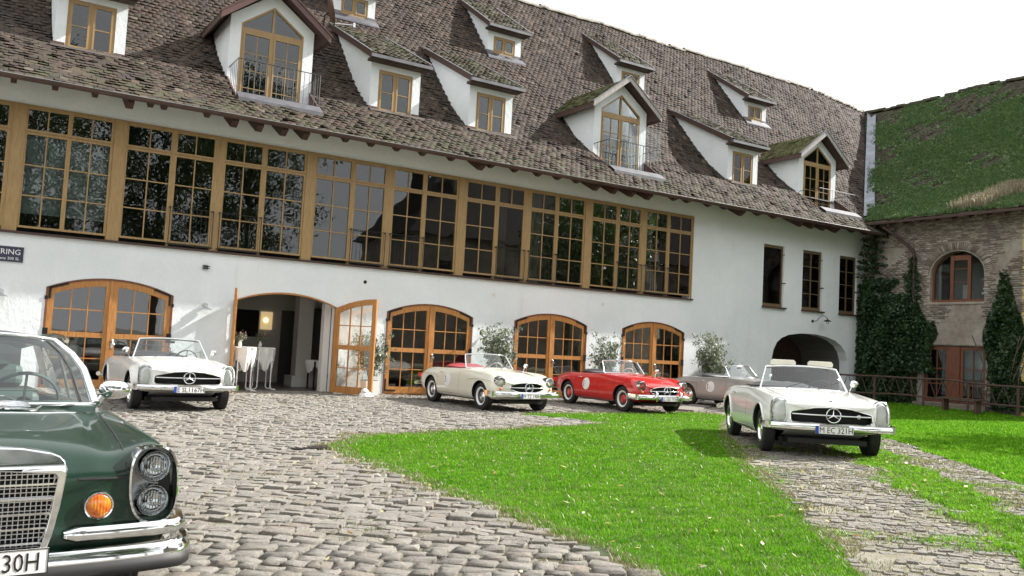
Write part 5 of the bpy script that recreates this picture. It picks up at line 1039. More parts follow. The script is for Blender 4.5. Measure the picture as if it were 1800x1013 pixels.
        if roundel and s < 0:
            h = body.side(-1.52, .60, s, .005); n = 28; R_ = .155; mb = MB(); mb.add([body.side(-1.52, .60, s, .005)]+[body.side(-1.52+R_*math.cos(a), .60+R_*math.sin(a), s, .005) for a in np.linspace(0, 2*math.pi, n+1)[:-1]], [(0, 1+i, 1+(i+1) % n) for i in range(n)]); rd = build('rally_roundel', mb, 'plate_white', car)
            mb = MB(); 
            for k in range(3): p = body.side(-1.615, .66-.055*k, s, .0065); mb.cbox(p, (.036, .002, .032)); 
            for k in range(2): p = body.side(-1.54, .63-.045*k, s, .0065); mb.cbox(p, (.015, .002, .012))
            build('roundel_marks', mb, 'plate_black' if 'dots' not in extras else 'plate_black', rd, F=F)
    # hood seam and badge
    if A:
        for s in (-1, 1): mb = MB(); mb.tube([body.top(x, s*pch(X, yv, x)*1.0, .0005) for x in np.linspace(.60, -.55, 16)], .003, 4); build('bonnet_seam', mb, 'rubber', car)
    else:
        for s in (-1, 1): mb = MB(); mb.tube([body.top(x, s*pch(X, yv, x)*.98, .0005) for x in np.linspace(.50, -.55, 16)], .003, 4); build('bonnet_seam', mb, 'rubber', car)
    f = body.top(.60 if A else .52, 0, .004); mb = MB(); mb.lathe([(.028, 0), (.026, .006), (0, .01)], 18, Matrix.Translation(f)); build('bonnet_badge', mb, 'chrome', car, smooth=50)
    for s in ((-1, 1) if 'mirrors' in extras else (1,)): p = body.top(-.86 if A else -.55, s*.72, 0) if A else body.top(-.62, s*.70, 0); mirror(car, p, s)
    p = [body.side(-3.30, .60, s, -.01) for s in (-1, 1)]
    for s, q in zip((-1, 1), p): mb = MB(); mb.cbox((q[0]-.0, s*.64, .62), (.10, .17, .11)); build('tail_lamp', mb, 'red_lens', car)
    if 'visors' in extras:
        for s in (-1, 1):
            Mv = Matrix.Translation((tt[0]-.05, s*.29, tt[2]+.004)) @ Matrix.Rotation(.15, 4, 'Y'); mb = MB(); mb.prism([(-.19, 0), (.19, 0), (.20, .05), (.17, .085), (-.17, .085), (-.20, .05)], d=(.016, 0, 0), fn=lambda a, b: (0, a, b), M=Mv); build('sun_visor', mb, 'cream_plastic', car)
    if 'deflector' in extras:
        mb = MB(); mb.tube([(-1.93, -.52, .88), (-1.93, -.52, 1.06), (-1.93, -.48, 1.10), (-1.93, .18, 1.10), (-1.93, .22, 1.06), (-1.93, .22, .88)], .010, 6); build('wind_deflector', mb, 'black', car, smooth=60)
    return car
roadster('pagoda', (10.86, -13.373), math.radians(-125.7), .112, 'paint_white', 'M EC 321H', 'white convertible with cream sun visors flipped up, nearest on the right, plate M EC 321H', 'leather_cream', None, steer=-.05, group=None, extras=('badge', 'visors'))
roadster('pagoda', (3.552, -5.246), math.radians(-89.2), -.0, 'paint_white', 'E SL1167H', 'white convertible with black seats before the leftmost arched door, plate E SL 1167H', 'leather_black', None, extras=('mirrors', 'deflector'))
roadster('sl', (10.907, -4.885), math.radians(-90.1), .0, 'paint_cream', 'M TZ 190H', 'cream vintage roadster with red interior, next to the red roadster, plate M TZ 190H', 'leather_red', None, hubcol='paint_cream', cover='leather_red', group=None, roundel=True)
roadster('sl', (14.911, -5.01), math.radians(-92.4), .0, 'paint_red', 'LL GG 171H', 'bright red vintage roadster with a white roundel on its door and red hubcaps', 'leather_black', None, hubcol='paint_red', cover='leather_black', roundel=True, extras=('overrider',))
roadster('sl', (19.75, -4.75), math.radians(-85), .0, 'paint_taupe', 'FS 190 H', 'grey brown vintage roadster half hidden behind the white convertible at the right', 'leather_black', None, cover='leather_black', roundel=True)
# ---------------------------------------------------------------- green saloon in the left foreground
G = empty('saloon_car', (.114, -16.69, -.035), -1.4943, 'dark green saloon with stacked round headlamps and chrome grille in the left foreground', 'car', local=True); GF = FR[G.name]
X  = [.74, .70, .60, .42, .2, 0, -.3, -.55, -.9, -1.4, -2.0, -2.75, -3.2, -3.6, -3.85, -3.95]
zb = [.40, .36, .30, .26, .24, .23, .22, .22, .22, .22, .22, .24, .28, .33, .40, .48]; w = [.80, .845, .86, .872, .885, .89, .89, .89, .89, .89, .89, .885, .87, .84, .80, .74]
zw = [.60, .60, .60, .60, .60, .60, .60, .60, .60, .60, .60, .60, .60, .60, .60, .60]; zf = [.765, .875, .90, .912, .92, .925, .935, .945, .935, .925, .915, .90, .89, .875, .86, .83]
yf = [.715, .735, .745, .75, .755, .76, .77, .78, .80, .80, .80, .79, .775, .75, .73, .70]; zv = [.745, .815, .840, .86, .885, .90, .925, .945, .94, .93, .92, .90, .89, .875, .86, .82]
yv = [.54, .55, .555, .56, .57, .58, .60, .64, .68, .70, .70, .68, .66, .64, .62, .60]; zp = [.745, .82, .875, .905, .93, .945, .965, .975, .95, .94, .935, .93, .92, .90, .875, .84]
yp = [.37, .375, .385, .40, .42, .44, .48, .52, .56, .58, .58, .58, .57, .56, .54, .52]; zc = [.75, .845, .905, .935, .955, .97, .985, .99, .96, .95, .945, .95, .94, .92, .89, .85]
def gsec(x):
    g = lambda t: pch(X, t, x); b, W_, q, f, y2, v, y3, p, y4, c = g(zb), g(w), g(zw), g(zf), g(yf), g(zv), g(yv), g(zp), g(yp), g(zc)
    return [(0, b), (W_*.5, b), (W_*.86, b+.005), (W_*.955, b+.05), (W_*.985, b+(q-b)*.5), (W_, q), (W_*.995, q+(f-q)*.4), (W_*.975, q+(f-q)*.74), ((W_*.96+y2)/2+.008, f-.018), (y2, f), (y2*.55+y3*.45, f*.62+v*.38), (y3, v), (y3*.5+y4*.5, (v+p)/2+.012), (y4, p), (y4*.6, p+(c-p)*.75), (0, c)]
def gnose(x, y, z): f = max(0, (x-.2)/.5)**1.5; return -.05*f*(abs(y)/.85)**4-.02*f*max(0, (z-.7)/.2)
loft = car_loft([.74, .725, .69, .62, .52, .38, .2, 0, -.2, -.4, -.6, -.9, -1.3, -1.8, -2.3, -2.75, -3.1, -3.4, -3.7, -3.87, -3.94], gsec, gnose); cut = []
for x in (0, -2.75):
    for s in (-1, 1): cut.append((cyl_y(x, .32, .35, s*.60, s*1.1), 1))
ck = MB(); ck.box(-2.75, -.78, -.68, .68, .42, 1.3); cut.append((ck, 2))
gk = MB(); gk.prism([(-.25, .4013), (.25, .4021), (.295, .775), (.20, .80), (-.20, .80), (-.295, .775)], d=(.5, 0, 0), fn=lambda a, b: (.62, a, b)); cut.append((gk, 1))
for s in (-1, 1):
    hk = MB(); L = [(.70+s*0, 0)]; prof = []
    for a in np.linspace(0, 2*math.pi, 31)[:-1]:
        ca, sa = math.cos(a), math.sin(a); prof.append((s*(.725+.105*np.sign(ca)*abs(ca)**.7), .712+.175*np.sign(sa)*abs(sa)**.75))
    hk.prism(prof, d=(.4, 0, 0), fn=lambda a, b: (.655, a, b)); cut.append((hk, 1))
gb = Body(solidify_cut(loft, cut), G, ['paint_green', 'black', 'leather_green'])
for s in (-1, 1):
    M = Matrix.Translation((.715, s*.732, .70)) @ Matrix.Rotation(s*.05, 4, 'Z') @ Matrix.Rotation(math.pi/2, 4, 'Y'); n = 36
    def loop(kx, kz, h, r_=.0, rz=.0): return [M @ Vector((.182*kz*np.sign(math.cos(a))*abs(math.cos(a))**.78, .112*kx*np.sign(math.sin(a))*abs(math.sin(a))**.72+s*.012*math.cos(a), h)) for a in np.linspace(0, 2*math.pi, n+1)[:-1]]
    mb = MB(); Ls = [loop(1.02, 1.02, -.06), loop(1.06, 1.05, .0), loop(1.05, 1.045, .014), loop(.97, .985, .018), loop(.93, .96, -.06)]
    mb.add([p for q in Ls for p in q], [(i*n+j, i*n+(j+1) % n, (i+1)*n+(j+1) % n, (i+1)*n+j) for i in range(4) for j in range(n)]); hb_ = build('headlight_unit', mb, 'chrome', G, smooth=40)
    mb = MB(); mb.add([M @ Vector((0, 0, -.058))]+loop(.94, .965, -.058), [(0, 1+i, 1+(i+1) % n) for i in range(n)]); build('lamp_panel', mb, 'panel_dark', hb_, F=GF)
    for zz in (.086, -.080):
        Mh = M @ Matrix.Translation((-zz, 0, -.012)); mb = MB(); mb.lathe([(.078, -.045), (.0775, .020), (.074, .028), (.071, .024), (.068, .004)], 32, Mh); ri = build('lamp_ring', mb, 'chrome', hb_, F=GF, smooth=40)
        mb = MB(); mb.dome(Mh @ Matrix.Translation((0, 0, .014)), .071, .071, .022, 28, 5); build('lens', mb, 'lens_glass', hb_, F=GF, smooth=80)
        mb = MB(); mb.dome(Mh @ Matrix.Translation((0, 0, .010)), .070, .070, -.055, 28, 6); mb.dome(Mh @ Matrix.Translation((0, 0, -.02)), .014, .014, .03, 12, 3); build('reflector', mb, 'lamp_reflector', hb_, F=GF, smooth=60)
        mb = MB()
        for k in range(-5, 6): c_ = k*.012; h_ = math.sqrt(max(.068**2-c_**2, 0)); mb.bar(Mh @ Vector((-h_, c_, .019)), Mh @ Vector((h_, c_, .019)), .0012)
        build('lens_rib', mb, 'lens_glass', hb_, F=GF)
    f = gb.front(s*.485, .612, 0); M = Matrix.Translation((f[0]-.01, s*.485, .612)) @ Matrix.Rotation(math.pi/2, 4, 'Y'); mb = MB(); mb.lathe([(.070, -.03), (.069, .03), (.064, .040), (.057, .038), (.054, .02)], 30, M); i_ = build('indicator_lamp', mb, 'chrome', G, smooth=40)
    mb = MB(); mb.dome(M @ Matrix.Translation((0, 0, .030)), .058, .058, .020, 26, 5); build('lens', mb, 'amber_lens', i_, F=GF, smooth=80)
    mb = MB(); q = gb.side(.45, .66, s, 0); mb.cbox((.50, q[1]+s*.002, .665), (.05, .02, .07)); build('side_marker', mb, 'amber', G)
# grille shell, bars and mesh
mb = MB(); gh = [(.255, .40), (.285, .50), (.308, .62), (.325, .76), (.325, .80), (.316, .832), (.295, .855), (.26, .87), (.14, .893)]; gt = [(-a, b) for a, b in gh]+[(0, .90)]+gh[::-1]; gn = [(.225, .40), (.252, .50), (.273, .62), (.288, .75), (.287, .765), (.278, .775)]; gi_ = [(-a, b) for a, b in gn]+[(0, .798)]+gn[::-1]
mb.prism(gt+gi_[::-1], d=(.10, 0, 0), fn=lambda a, b: (.70-.03*max(0, (b-.8)/.1), a, b)); gs = build('grille_shell', mb, 'chrome', G, smooth=30); bv = gs.modifiers.new('b', 'BEVEL'); bv.width = .016; bv.segments = 3; bv.limit_method = 'ANGLE'
mb = MB()
hwz = lambda z: float(np.interp(z, [.42, .50, .62, .75, .80], [.235, .255, .276, .29, .29]))
for i in range(27): y = -.286+.022*i; zb_ = .42 if abs(y) < .235 else float(np.interp(abs(y), [.235, .255, .276, .29], [.42, .50, .62, .75])); mb.box(.728, .733, y-.0022, y+.0022, zb_, .785)
for i in range(18): z = .425+.0203*i; mb.box(.7335, .7375, -hwz(z), hwz(z), z-.0022, z+.0022)
build('grille_mesh', mb, 'chrome_dull', G, kind='stuff')
mb = MB()
for i in range(5): z = .465+.0655*i; mb.box(.742, .762, -hwz(z)+.003, hwz(z)-.003, z-.0045, z+.0045); 
build('grille_bar', mb, 'chrome', G); mb = MB(); mb.box(.742, .768, -.008, .008, .42, .785); build('grille_centre_bar', mb, 'chrome', G)
mb = MB(); mb.box(.70, .74, -.25, .25, .37, .42); build('lower_grille_frame', mb, 'chrome_dull', G)
# bumpers: lower main bar with a rubber strip, upper bars at the corners
def gbar(y0, y1, x0, zc_, h, t, wrap):
    P = [(x0-.06*(abs(y)/.86)**4, y, zc_) for y in np.linspace(y0, y1, 11)]; 
    if wrap: P += [(x0-.11, y1+.045*(1 if y1 > 0 else -1), zc_), (x0-.22, y1+.075*(1 if y1 > 0 else -1), zc_), (x0-.42, y1+.085*(1 if y1 > 0 else -1), zc_)]
    m = MB(); n = len(P); vs = []; prof = [(0, -h), (t*.6, -h*.97), (t*.95, -h*.6), (t, 0), (t*.92, h*.5), (t*.6, h*.95), (0, h)]; k = len(prof)
    for i, p in enumerate(P):
        a = Vector(P[max(i-1, 0)]); b = Vector(P[min(i+1, n-1)]); d = (b-a).normalized(); nn = Vector((d.y, -d.x, 0)); nn = nn if y1 > 0 else -nn
        tp = .5 if (i == 0 and y0 != 0) else 1
        for (o_, z_) in prof: vs.append((p[0]+nn.x*o_*tp, p[1]+nn.y*o_*tp, p[2]+z_*tp))
    m.add(vs, [(i*k+j, i*k+(j+1) % k, (i+1)*k+(j+1) % k, (i+1)*k+j) for i in range(n-1) for j in range(k)]+[tuple(range(k)), tuple((n-1)*k+j for j in range(k))[::-1]]); return m
mb = MB()
for s in (-1, 1): q = gbar(0, s*.84, .80, .372, .062, .055, True); mb.add(q.v, q.f)
build('front_bumper', mb, 'chrome', G, smooth=40)
for s in (-1, 1): build('upper_bumper_bar', gbar(s*.34, s*.83, .745, .488, .036, .05, True), 'chrome', G, smooth=40)
for s in (-1, 1): q = gbar(s*.0, s*.845, .838, .342, .034, .036, True); build('bumper_strip', q, 'rubber', G, smooth=40)
plate(G, .905, .418, 'ES-AM 230H', parts=1)
for x in (0, -2.75):
    for s in (-1, 1): wheel(G, x, s*.73, .325, s, 0, 'chrome', 'chrome', .185)
mb = MB(); mb.box(-3.3, .6, -.6, .6, .2, .28); build('floor_pan', mb, 'black', G)
# windscreen and roof
n = 17; te, tm, be, bm_ = (-.95, .515, 1.352), (-.84, 0, 1.378), (-.545, .70, .985), (-.33, 0, 1.0)
cvf = lambda e, m, k=2.6: [(e[0]+(m[0]-e[0])*(1-abs(t)**k), t*e[1], e[2]+(m[2]-e[2])*(1-abs(t)**k)) for t in np.linspace(-1, 1, n)]
T_, B_ = cvf(te, tm, 3), cvf(be, bm_); rows = [[tuple(np.array(b)*(1-k)+np.array(t)*k+np.array([.02*math.sin(math.pi*k), .075*math.sin(math.pi*k)*np.sign(b[1])*abs(b[1]/.7)**1.5*k**.6, .012*math.sin(math.pi*k)])) for b, t in zip(B_, T_)] for k in (0, .25, .5, .75, 1)]
sheet_glass(rows, 'car_glass', 'windscreen', G); mb = MB(); mb.tube(B_, .010, 6)
for i in (0, -1): mb.tube([r_[i] for r_ in rows], [.03, .026, .024, .022, .02], 8)
mb.tube(T_, .016, 8); build('windscreen_frame', mb, 'chrome', G, smooth=60)
mb = MB()
for i in (1, -2): mb.tube([tuple(np.array(r_[i])+np.array([-.012, 0, 0])) for r_ in rows], .012, 6)
build('windscreen_seal', mb, 'rubber', G, smooth=60)
rx = [-.85, -.95, -1.2, -1.6, -2.0, -2.3, -2.5]; rzc = [1.380, 1.390, 1.400, 1.402, 1.390, 1.37, 1.345]; rww = [.52, .57, .61, .62, .61, .59, .56]
vs = []; m_ = 13
for d in (0, -.03):
    for x, z, ww_ in zip(rx, rzc, rww):
        for t in np.linspace(-1, 1, m_): vs.append((x-(.08*abs(t)**3 if x > -1 else 0), t*(ww_+d*.5), z-.065*abs(t)**3+d))
mb = MB(); K = len(rx)*m_; f = [(i*m_+j, i*m_+j+1, (i+1)*m_+j+1, (i+1)*m_+j) for i in range(len(rx)-1) for j in range(m_-1)]; f += [tuple(q+K for q in p) for p in f]
ed = [i for i in range(m_)]+[i*m_+m_-1 for i in range(1, len(rx))]+[(len(rx)-1)*m_+j for j in range(m_-2, -1, -1)]+[i*m_ for i in range(len(rx)-2, 0, -1)]; f += [(ed[i], ed[(i+1) % len(ed)], ed[(i+1) % len(ed)]+K, ed[i]+K) for i in range(len(ed))]
mb.add(vs, f); build('roof', mb, 'paint_green', G, smooth=50)
for s in (-1, 1):
    mb = MB(); mb.tube([(-.93, s*.585, 1.35), (-1.2, s*.615, 1.372), (-1.6, s*.625, 1.378), (-2.0, s*.615, 1.362), (-2.4, s*.585, 1.32)], .014, 6); build('roof_rail', mb, 'chrome', G, smooth=60)
    mb = MB(); mb.prism([(-2.15, 1.345), (-2.48, 1.32), (-2.95, .93), (-2.45, .93)], d=(0, s*.04, 0), fn=lambda a, b: (a, s*(.60+.20*(1.34-b)/.4), b)); build('rear_pillar', mb, 'paint_green', G)
    mb = MB(); mb.add([(-.60, s*.72, .95), (-1.55, s*.745, .945), (-1.55, s*.625, 1.355), (-1.0, s*.605, 1.345)], [(0, 1, 2, 3)]); build('side_window', mb, 'car_glass', G)
    mb = MB(); mb.add([(-1.6, s*.745, .945), (-2.4, s*.76, .94), (-2.15, s*.62, 1.33), (-1.6, s*.625, 1.355)], [(0, 1, 2, 3)]); build('side_window', mb, 'car_glass', G)
    mb = MB(); mb.tube([(-1.57, s*.748, .945), (-1.57, s*.628, 1.35)], .012, 6); mb.tube([(-.60, s*.725, .95), (-2.5, s*.765, .945)], .010, 6); build('window_trim', mb, 'chrome', G, smooth=60)
    seat(G, -1.55, s*.37, 'leather_green', 1, .52, .46)
mb = MB(); mb.add([(-2.5, -.55, 1.355), (-2.5, .55, 1.355), (-3.0, .62, .95), (-3.0, -.62, .95)], [(0, 1, 2, 3)]); build('rear_window', mb, 'car_glass', G)
mb = MB(); mb.box(-2.75, -2.25, -.65, .65, .45, .95); build('rear_bench', mb, 'leather_green', G); mb = MB(); mb.box(-2.74, -.62, -.66, .66, .40, .44); build('cabin_floor', mb, 'black', G)
mb = MB(); mb.prism([(-.45, .98), (-.80, .985), (-.92, .93), (-.92, .80), (-.45, .80)], d=(0, 1.36, 0), fn=lambda a, b: (a, -.68, b)); build('dashboard', mb, 'leather_green', G); steering(G, -1.02, .38, .96, 'leather_green', .20)
mb = MB(); mb.cbox((-.93, 0, 1.30), (.02, .20, .05)); build('interior_mirror', mb, 'black', G)
sheet_glass([[tuple(np.array(p)+np.array([-.012, 0, -.002])) for p in rows[4][2:-2]], [tuple(np.array(p)*.82+np.array(q)*.18+np.array([-.012, 0, 0])) for p, q in zip(rows[4][2:-2], rows[3][2:-2])]], 'sun_band', 'tinted_band', G)
for s in (-1, 1): mb = MB(); mb.tube([gb.front(s*y, .738-.01*(y-.38), -.001) for y in np.linspace(.39, .60, 8)], .006, 5); build('nose_seam', mb, 'rubber', G)
# bonnet seam curve, cowl vent, wipers, mirror
mb = MB(); mb.tube([gb.top(-.10-.36*(abs(t))**3, t*.66, .001) for t in np.linspace(-1, 1, 25)], .0045, 5); build('bonnet_seam', mb, 'chrome', G, smooth=50)
for s in (-1, 1): mb = MB(); mb.tube([gb.top(x, s*np.interp(x, [-.42, .6], [.70, .605]), .0005) for x in np.linspace(-.42, .60, 18)]+[gb.front(s*.603, z, -.001) for z in (.80, .775, .745)], .0045, 5); build('bonnet_seam', mb, 'rubber', G)
mb = MB()
for k in range(4): mb.tube([gb.top(-.245-.024*k, y, .020+.004*k) for y in np.linspace(-.31, .31, 9)], [.004]+[.009]*7+[.003], 6)
mb.tube([gb.top(-.215, y, .008) for y in np.linspace(-.33, .33, 9)]+[gb.top(-.32, .37, .012)], .010, 6); build('cowl_vent', mb, 'chrome', G, smooth=60)
mb = MB()
for y0 in (-.30, .30): mb.tube([gb.top(-.34, y0, .02), (-.42, y0-.1, 1.035), (-.45, y0-.38, 1.05)], .006, 5)
build('wiper', mb, 'chrome_dull', G); mb = MB(); p = gb.top(-.98, .80, 0); mb.dome(Matrix.Translation((p[0]+.02, .90, 1.045)) @ Matrix.Rotation(math.pi/2, 4, 'Y'), .06, .095, .055, 18, 5, 2.6); mb.dome(Matrix.Translation((p[0]+.02, .90, 1.045)) @ Matrix.Rotation(-math.pi/2, 4, 'Y'), .06, .095, .02, 18, 2, 2.6); mb.tube([(p[0], .80, .95), (p[0]+.01, .85, 1.03)], .02, 8); build('wing_mirror', mb, 'chrome', G, smooth=60)
mb = MB(); P = [(-3.98, y, .42) for y in np.linspace(-.8, .8, 7)]; P = [(-3.6, -.92, .42)]+P+[(-3.6, .92, .42)]; mb.tube(P, .06, 8); build('rear_bumper', mb, 'chrome', G, smooth=60)
mb = MB(); mb.tube([(-2.2, -.07, .30), (.0, -.07, .27)], .03, 6); build('exhaust_pipe', mb, 'iron', G)
# ================================================================ OLD BRICK WING
Wg = empty('brick_wing', (30.5, -4, 0), 0, 'old brick wing with mossy roof and arched window at right angles to the white building', 'building')
XW = 30.3; WE = -8.7
warch = [(-4.82, 3.90), (-2.79, 3.90), (-2.79, 4.90), (-2.86, 5.18), (-3.02, 5.42), (-3.27, 5.61), (-3.55, 5.72), (-3.81, 5.75), (-4.07, 5.72), (-4.35, 5.61), (-4.6, 5.42), (-4.76, 5.18), (-4.82, 4.90)]
wdoor = [(-4.9, .28), (-2.6, .28), (-2.6, 2.33), (-4.9, 2.33)]
mb = MB(); mb.prism([(.0, -.6), (WE, -.6), (WE, 7.35), (.0, 7.35)], [warch, wdoor], (.42, 0, 0), fn=lambda p, q: (XW, p, q)); build('wall', mb, 'old_render', Wg)
mb = MB(); mb.box(XW-.012, XW, WE, -6.12, -.3, 7.3); build('yellow_wall', mb, 'yellow_render', Wg)
mb = MB(); mb.prism([(XW, -.6), (50, -.6), (50, 7), (39.9, 15.0), (XW, 7.3)], d=(0, -.3, 0), fn=lambda p, q: (p, WE, q)); build('gable_wall', mb, 'yellow_render', Wg)
# bricks: laid proud of the render where the render has fallen off
r = np.random.default_rng(31); T = []; Rm = []; tt = []
def brick_at(y, z, L, h, rot=0, out=0, d=.036):
    c, s = math.cos(rot), math.sin(rot); T.append((XW-.006-out, y, z)); Rm.append([[d, 0, 0], [0, c*L, -s*h], [0, s*L, c*h]]); tt.append(r.random())
def in_open(y, z):
    if -4.9-.06 < y < -2.54 and .2 < z < 2.36: return True
    dy = y+3.805; dz = z-4.9
    if abs(dy) < 1.04 and 3.88 < z < 4.9: return True
    return z >= 4.9 and (dy/1.08)**2+(dz/.9)**2 < 1
row = 0; z = .05
while z < 7.1:
    y = -.05-(.13 if row % 2 else 0)
    while y > -6.1:
        L = .235*r.uniform(.9, 1.05); yc = y-L/2; s = math.sin(yc*1.3+1)*math.cos(z*.9)+.7*math.sin(yc*2.7+z*2.1+2); dd = math.hypot((yc+3.8)/1.6, (z-4.9)/1.7)
        ring = z > 4.9 and (((yc+3.805)/1.36)**2+((z-4.9)/1.2)**2 < 1); near = abs(abs(yc+3.805)-1.15) < .2 and 3.7 < z < 4.95
        if not in_open(yc, z) and not ring and (near or (z > 3.3 and s > -.45) or (z > 6) or (z <= 3.9 and s > .35)) and not (2.36 < z < 2.62 and -4.95 < yc < -2.5) and r.random() > .07: brick_at(yc, z, L*.94, .058*r.uniform(.85, 1.05), r.normal(0, .012), r.uniform(-.004, .010))
        y -= L+.012
    z += .078; row += 1
for k in range(46):          # radial bricks over the window arch
    a = math.pi*(k+.5)/46; y = -3.805+math.cos(a)*1.20; z = 4.9+math.sin(a)*1.02; brick_at(y, z, .26, .058, math.atan2(math.sin(a)*1.02, math.cos(a)*1.2), .010)
bx = [(-.5,-.5,-.5),(.5,-.5,-.5),(.5,.5,-.5),(-.5,.5,-.5),(-.5,-.5,.5),(.5,-.5,.5),(.5,.5,.5),(-.5,.5,.5)]; bf = [(0,3,2,1),(4,5,6,7),(0,1,5,4),(1,2,6,5),(2,3,7,6),(3,0,4,7)]
inst('bricks', bx, bf, np.array(T), np.array(Rm), np.array(tt), 'old_brick', Wg, kind='stuff')
mb = MB(); mb.box(XW-.03, XW+.02, -4.98, -2.5, 2.36, 2.60); build('lintel', mb, 'old_render', Wg); mb = MB(); mb.box(XW-.04, XW+.2, -4.86, -2.74, 3.82, 3.90); build('sill', mb, 'old_brick', Wg, tint=.6)
# arched window: two orange posts, panes
wf = empty('arched_window', (XW+.15, -3.8, 4.8), parent=Wg); mb = MB(); xw = XW+.16
ins = [(-3.805+(p[0]+3.805)*.93, 4.0+(p[1]-3.9)*.945) for p in warch]; mb.prism(warch, [ins[::-1]], (.07, 0, 0), fn=lambda p, q: (xw, p, q))
mb.box(xw-.01, xw+.07, -3.60, -3.48, 4.0, 5.60); mb.box(xw-.01, xw+.07, -4.24, -4.12, 4.0, 5.58); mb.box(xw, xw+.05, -4.12, -3.60, 5.42, 5.60); build('window_frame', mb, 'wood_edge', wf)
mb = MB(); mb.box(xw+.01, xw+.05, -4.12, -3.6, 4.62, 4.645); mb.box(xw+.01, xw+.05, -4.12, -3.6, 5.1, 5.125); build('glazing_bar', mb, 'wood_edge', wf)
for a, b, z1 in ((-3.48, -2.87, 5.3), (-4.12, -3.60, 5.42), (-4.75, -4.24, 5.3)):
    mb = MB(); mb.box(xw+.03, xw+.036, a, b, 4.0, z1); build('pane', mb, 'window_glass', wf)
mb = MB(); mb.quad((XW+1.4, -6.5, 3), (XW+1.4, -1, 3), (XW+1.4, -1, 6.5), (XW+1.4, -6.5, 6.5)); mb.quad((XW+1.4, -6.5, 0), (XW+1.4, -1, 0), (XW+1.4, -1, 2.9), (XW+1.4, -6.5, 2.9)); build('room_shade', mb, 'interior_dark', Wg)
mb = MB(); mb.box(XW+.5, XW+.52, -4.05, -3.75, 4.05, 4.55); mb.box(XW+.45, XW+.47, -2.95, -2.85, 4.0, 5.3); build('pale_panel', mb, 'interior_wall', Wg)
# glazed door with an open leaf
dw = empty('glazed_door', (XW+.1, -3.75, .3), parent=Wg)
def wleaf(y0, y1, cols, glassm):
    x = XW+.08; mb = MB(); f = .08; n = cols; gw = (y1-y0-2*f)/n; hs = []
    zr = [.42, .95, 1.5, 2.2]
    for i in range(n):
        for a, b in zip(zr[:-1], zr[1:]): hs.append([(y0+f+gw*i+.015, a+.02), (y0+f+gw*(i+1)-.015, a+.02), (y0+f+gw*(i+1)-.015, b-.02), (y0+f+gw*i+.015, b-.02)])
    mb.prism([(y0, .3), (y1, .3), (y1, 2.31), (y0, 2.31)], hs, (.06, 0, 0), fn=lambda p, q: (x, p, q)); o = build('door_leaf', mb, 'wood_edge', dw)
    for h in hs: mb = MB(); mb.box(x+.025, x+.031, h[0][0], h[1][0], h[0][1], h[2][1]); build('pane', mb, glassm, o)
wleaf(-3.52, -2.62, 2, 'window_glass'); wleaf(-4.88, -3.96, 2, 'window_glass'); mb = MB(); mb.box(XW+.04, XW+.14, -3.95, -3.53, .3, 2.31); build('door_post', mb, 'wood_edge', dw)
mb = MB(); mb.box(XW+.3, XW+.32, -4.85, -4.0, .9, 2.2); build('pale_blind', mb, 'blind', dw)
mb = MB(); mb.box(XW-.35, XW, -5.1, -2.4, .0, .26); mb.box(XW-.7, XW-.35, -5.1, -2.4, .0, .13); build('doorstep', mb, 'old_brick', Wg, tint=.7)
# wing roof
xs = [29.6]+list(np.arange(30.2, 40.4, .6)); ys = list(np.arange(WE-.3, 8.6, .6))
mb = MB()
for i in range(len(xs)-1):
    for j in range(len(ys)-1):
        xc, yc = (xs[i]+xs[i+1])/2, (ys[j]+ys[j+1])/2
        if yc > 0 and rz(yc, xc) > wz(xc)+.3: continue
        if yc > 0 and xs[i] < 30.5: continue
        mb.add([(x, y, float(wz(x))-.05) for x, y in ((xs[i], ys[j]), (xs[i+1], ys[j]), (xs[i+1], ys[j+1]), (xs[i], ys[j+1]))], [(0, 1, 2, 3)])
mb.quad((40.3, WE, 14.9), (40.3, 8.4, 14.9), (50, 8.4, 7), (50, WE, 7)); build('roof_deck', mb, 'roof_sheet', Wg)
wsag = lambda y: .06*np.sin(np.asarray(y)*.8+1)
def wing_map(u, a, z, da, dz):
    P = np.stack([a, u, z+.02*np.sin(u*1.7)+wsag(u)*np.clip((a-30)/10, 0, 1)], -1); return P, np.tile([0., -1, 0], (len(u), 1)), np.stack([da, 0*u, dz], -1)
def wing_keep(u, a, P): return ~((u > -.35) & (rz(u, a) > P[:, 2]-.05)) & ~((a < 30.4) & (u > -.1))
T, R, tt = tile_field(WE-.2, 8.0, list(zip(WX[:-1], WZ[:-1])), wing_map, None, w=.19, e=.16, seed=41, keep=wing_keep); inst('roof_tiles', TV, TF, T, R, tt, 'wing_tile', Wg, kind='stuff')
wingT = T
mb = MB(); mb.prism([(29.52, 6.86), (30.3, 7.22), (30.3, 7.28), (29.52, 6.94)], d=(0, WE+.3, 0), fn=lambda p, q: (p, -.35, q)); build('soffit_boards', mb, 'wood_brown', Wg)
for i in range(13): y = -.9-i*.62; mb = MB(); mb.prism([(29.62, 6.76), (30.29, 7.05), (30.29, 7.2), (29.62, 6.88)], d=(0, .1, 0), fn=lambda p, q, y=y: (p, y, q)); build('rafter_tail', mb, 'wood_brown', Wg)
N = 44; u = np.linspace(WE-.2, 7.0, N); R = np.tile(np.array([[0, 1., 0], [1., 0, 0], [0, 0, 1]]), (N, 1, 1))*r.uniform(1.0, 1.3, (N, 1, 1)); ns = 7; hv = np.array([(.17, .15*math.cos(a), .12*math.sin(a)) for a in np.linspace(-.3, math.pi+.3, ns)]+[(-.17, .13*math.cos(a), .105*math.sin(a)) for a in np.linspace(-.3, math.pi+.3, ns)])
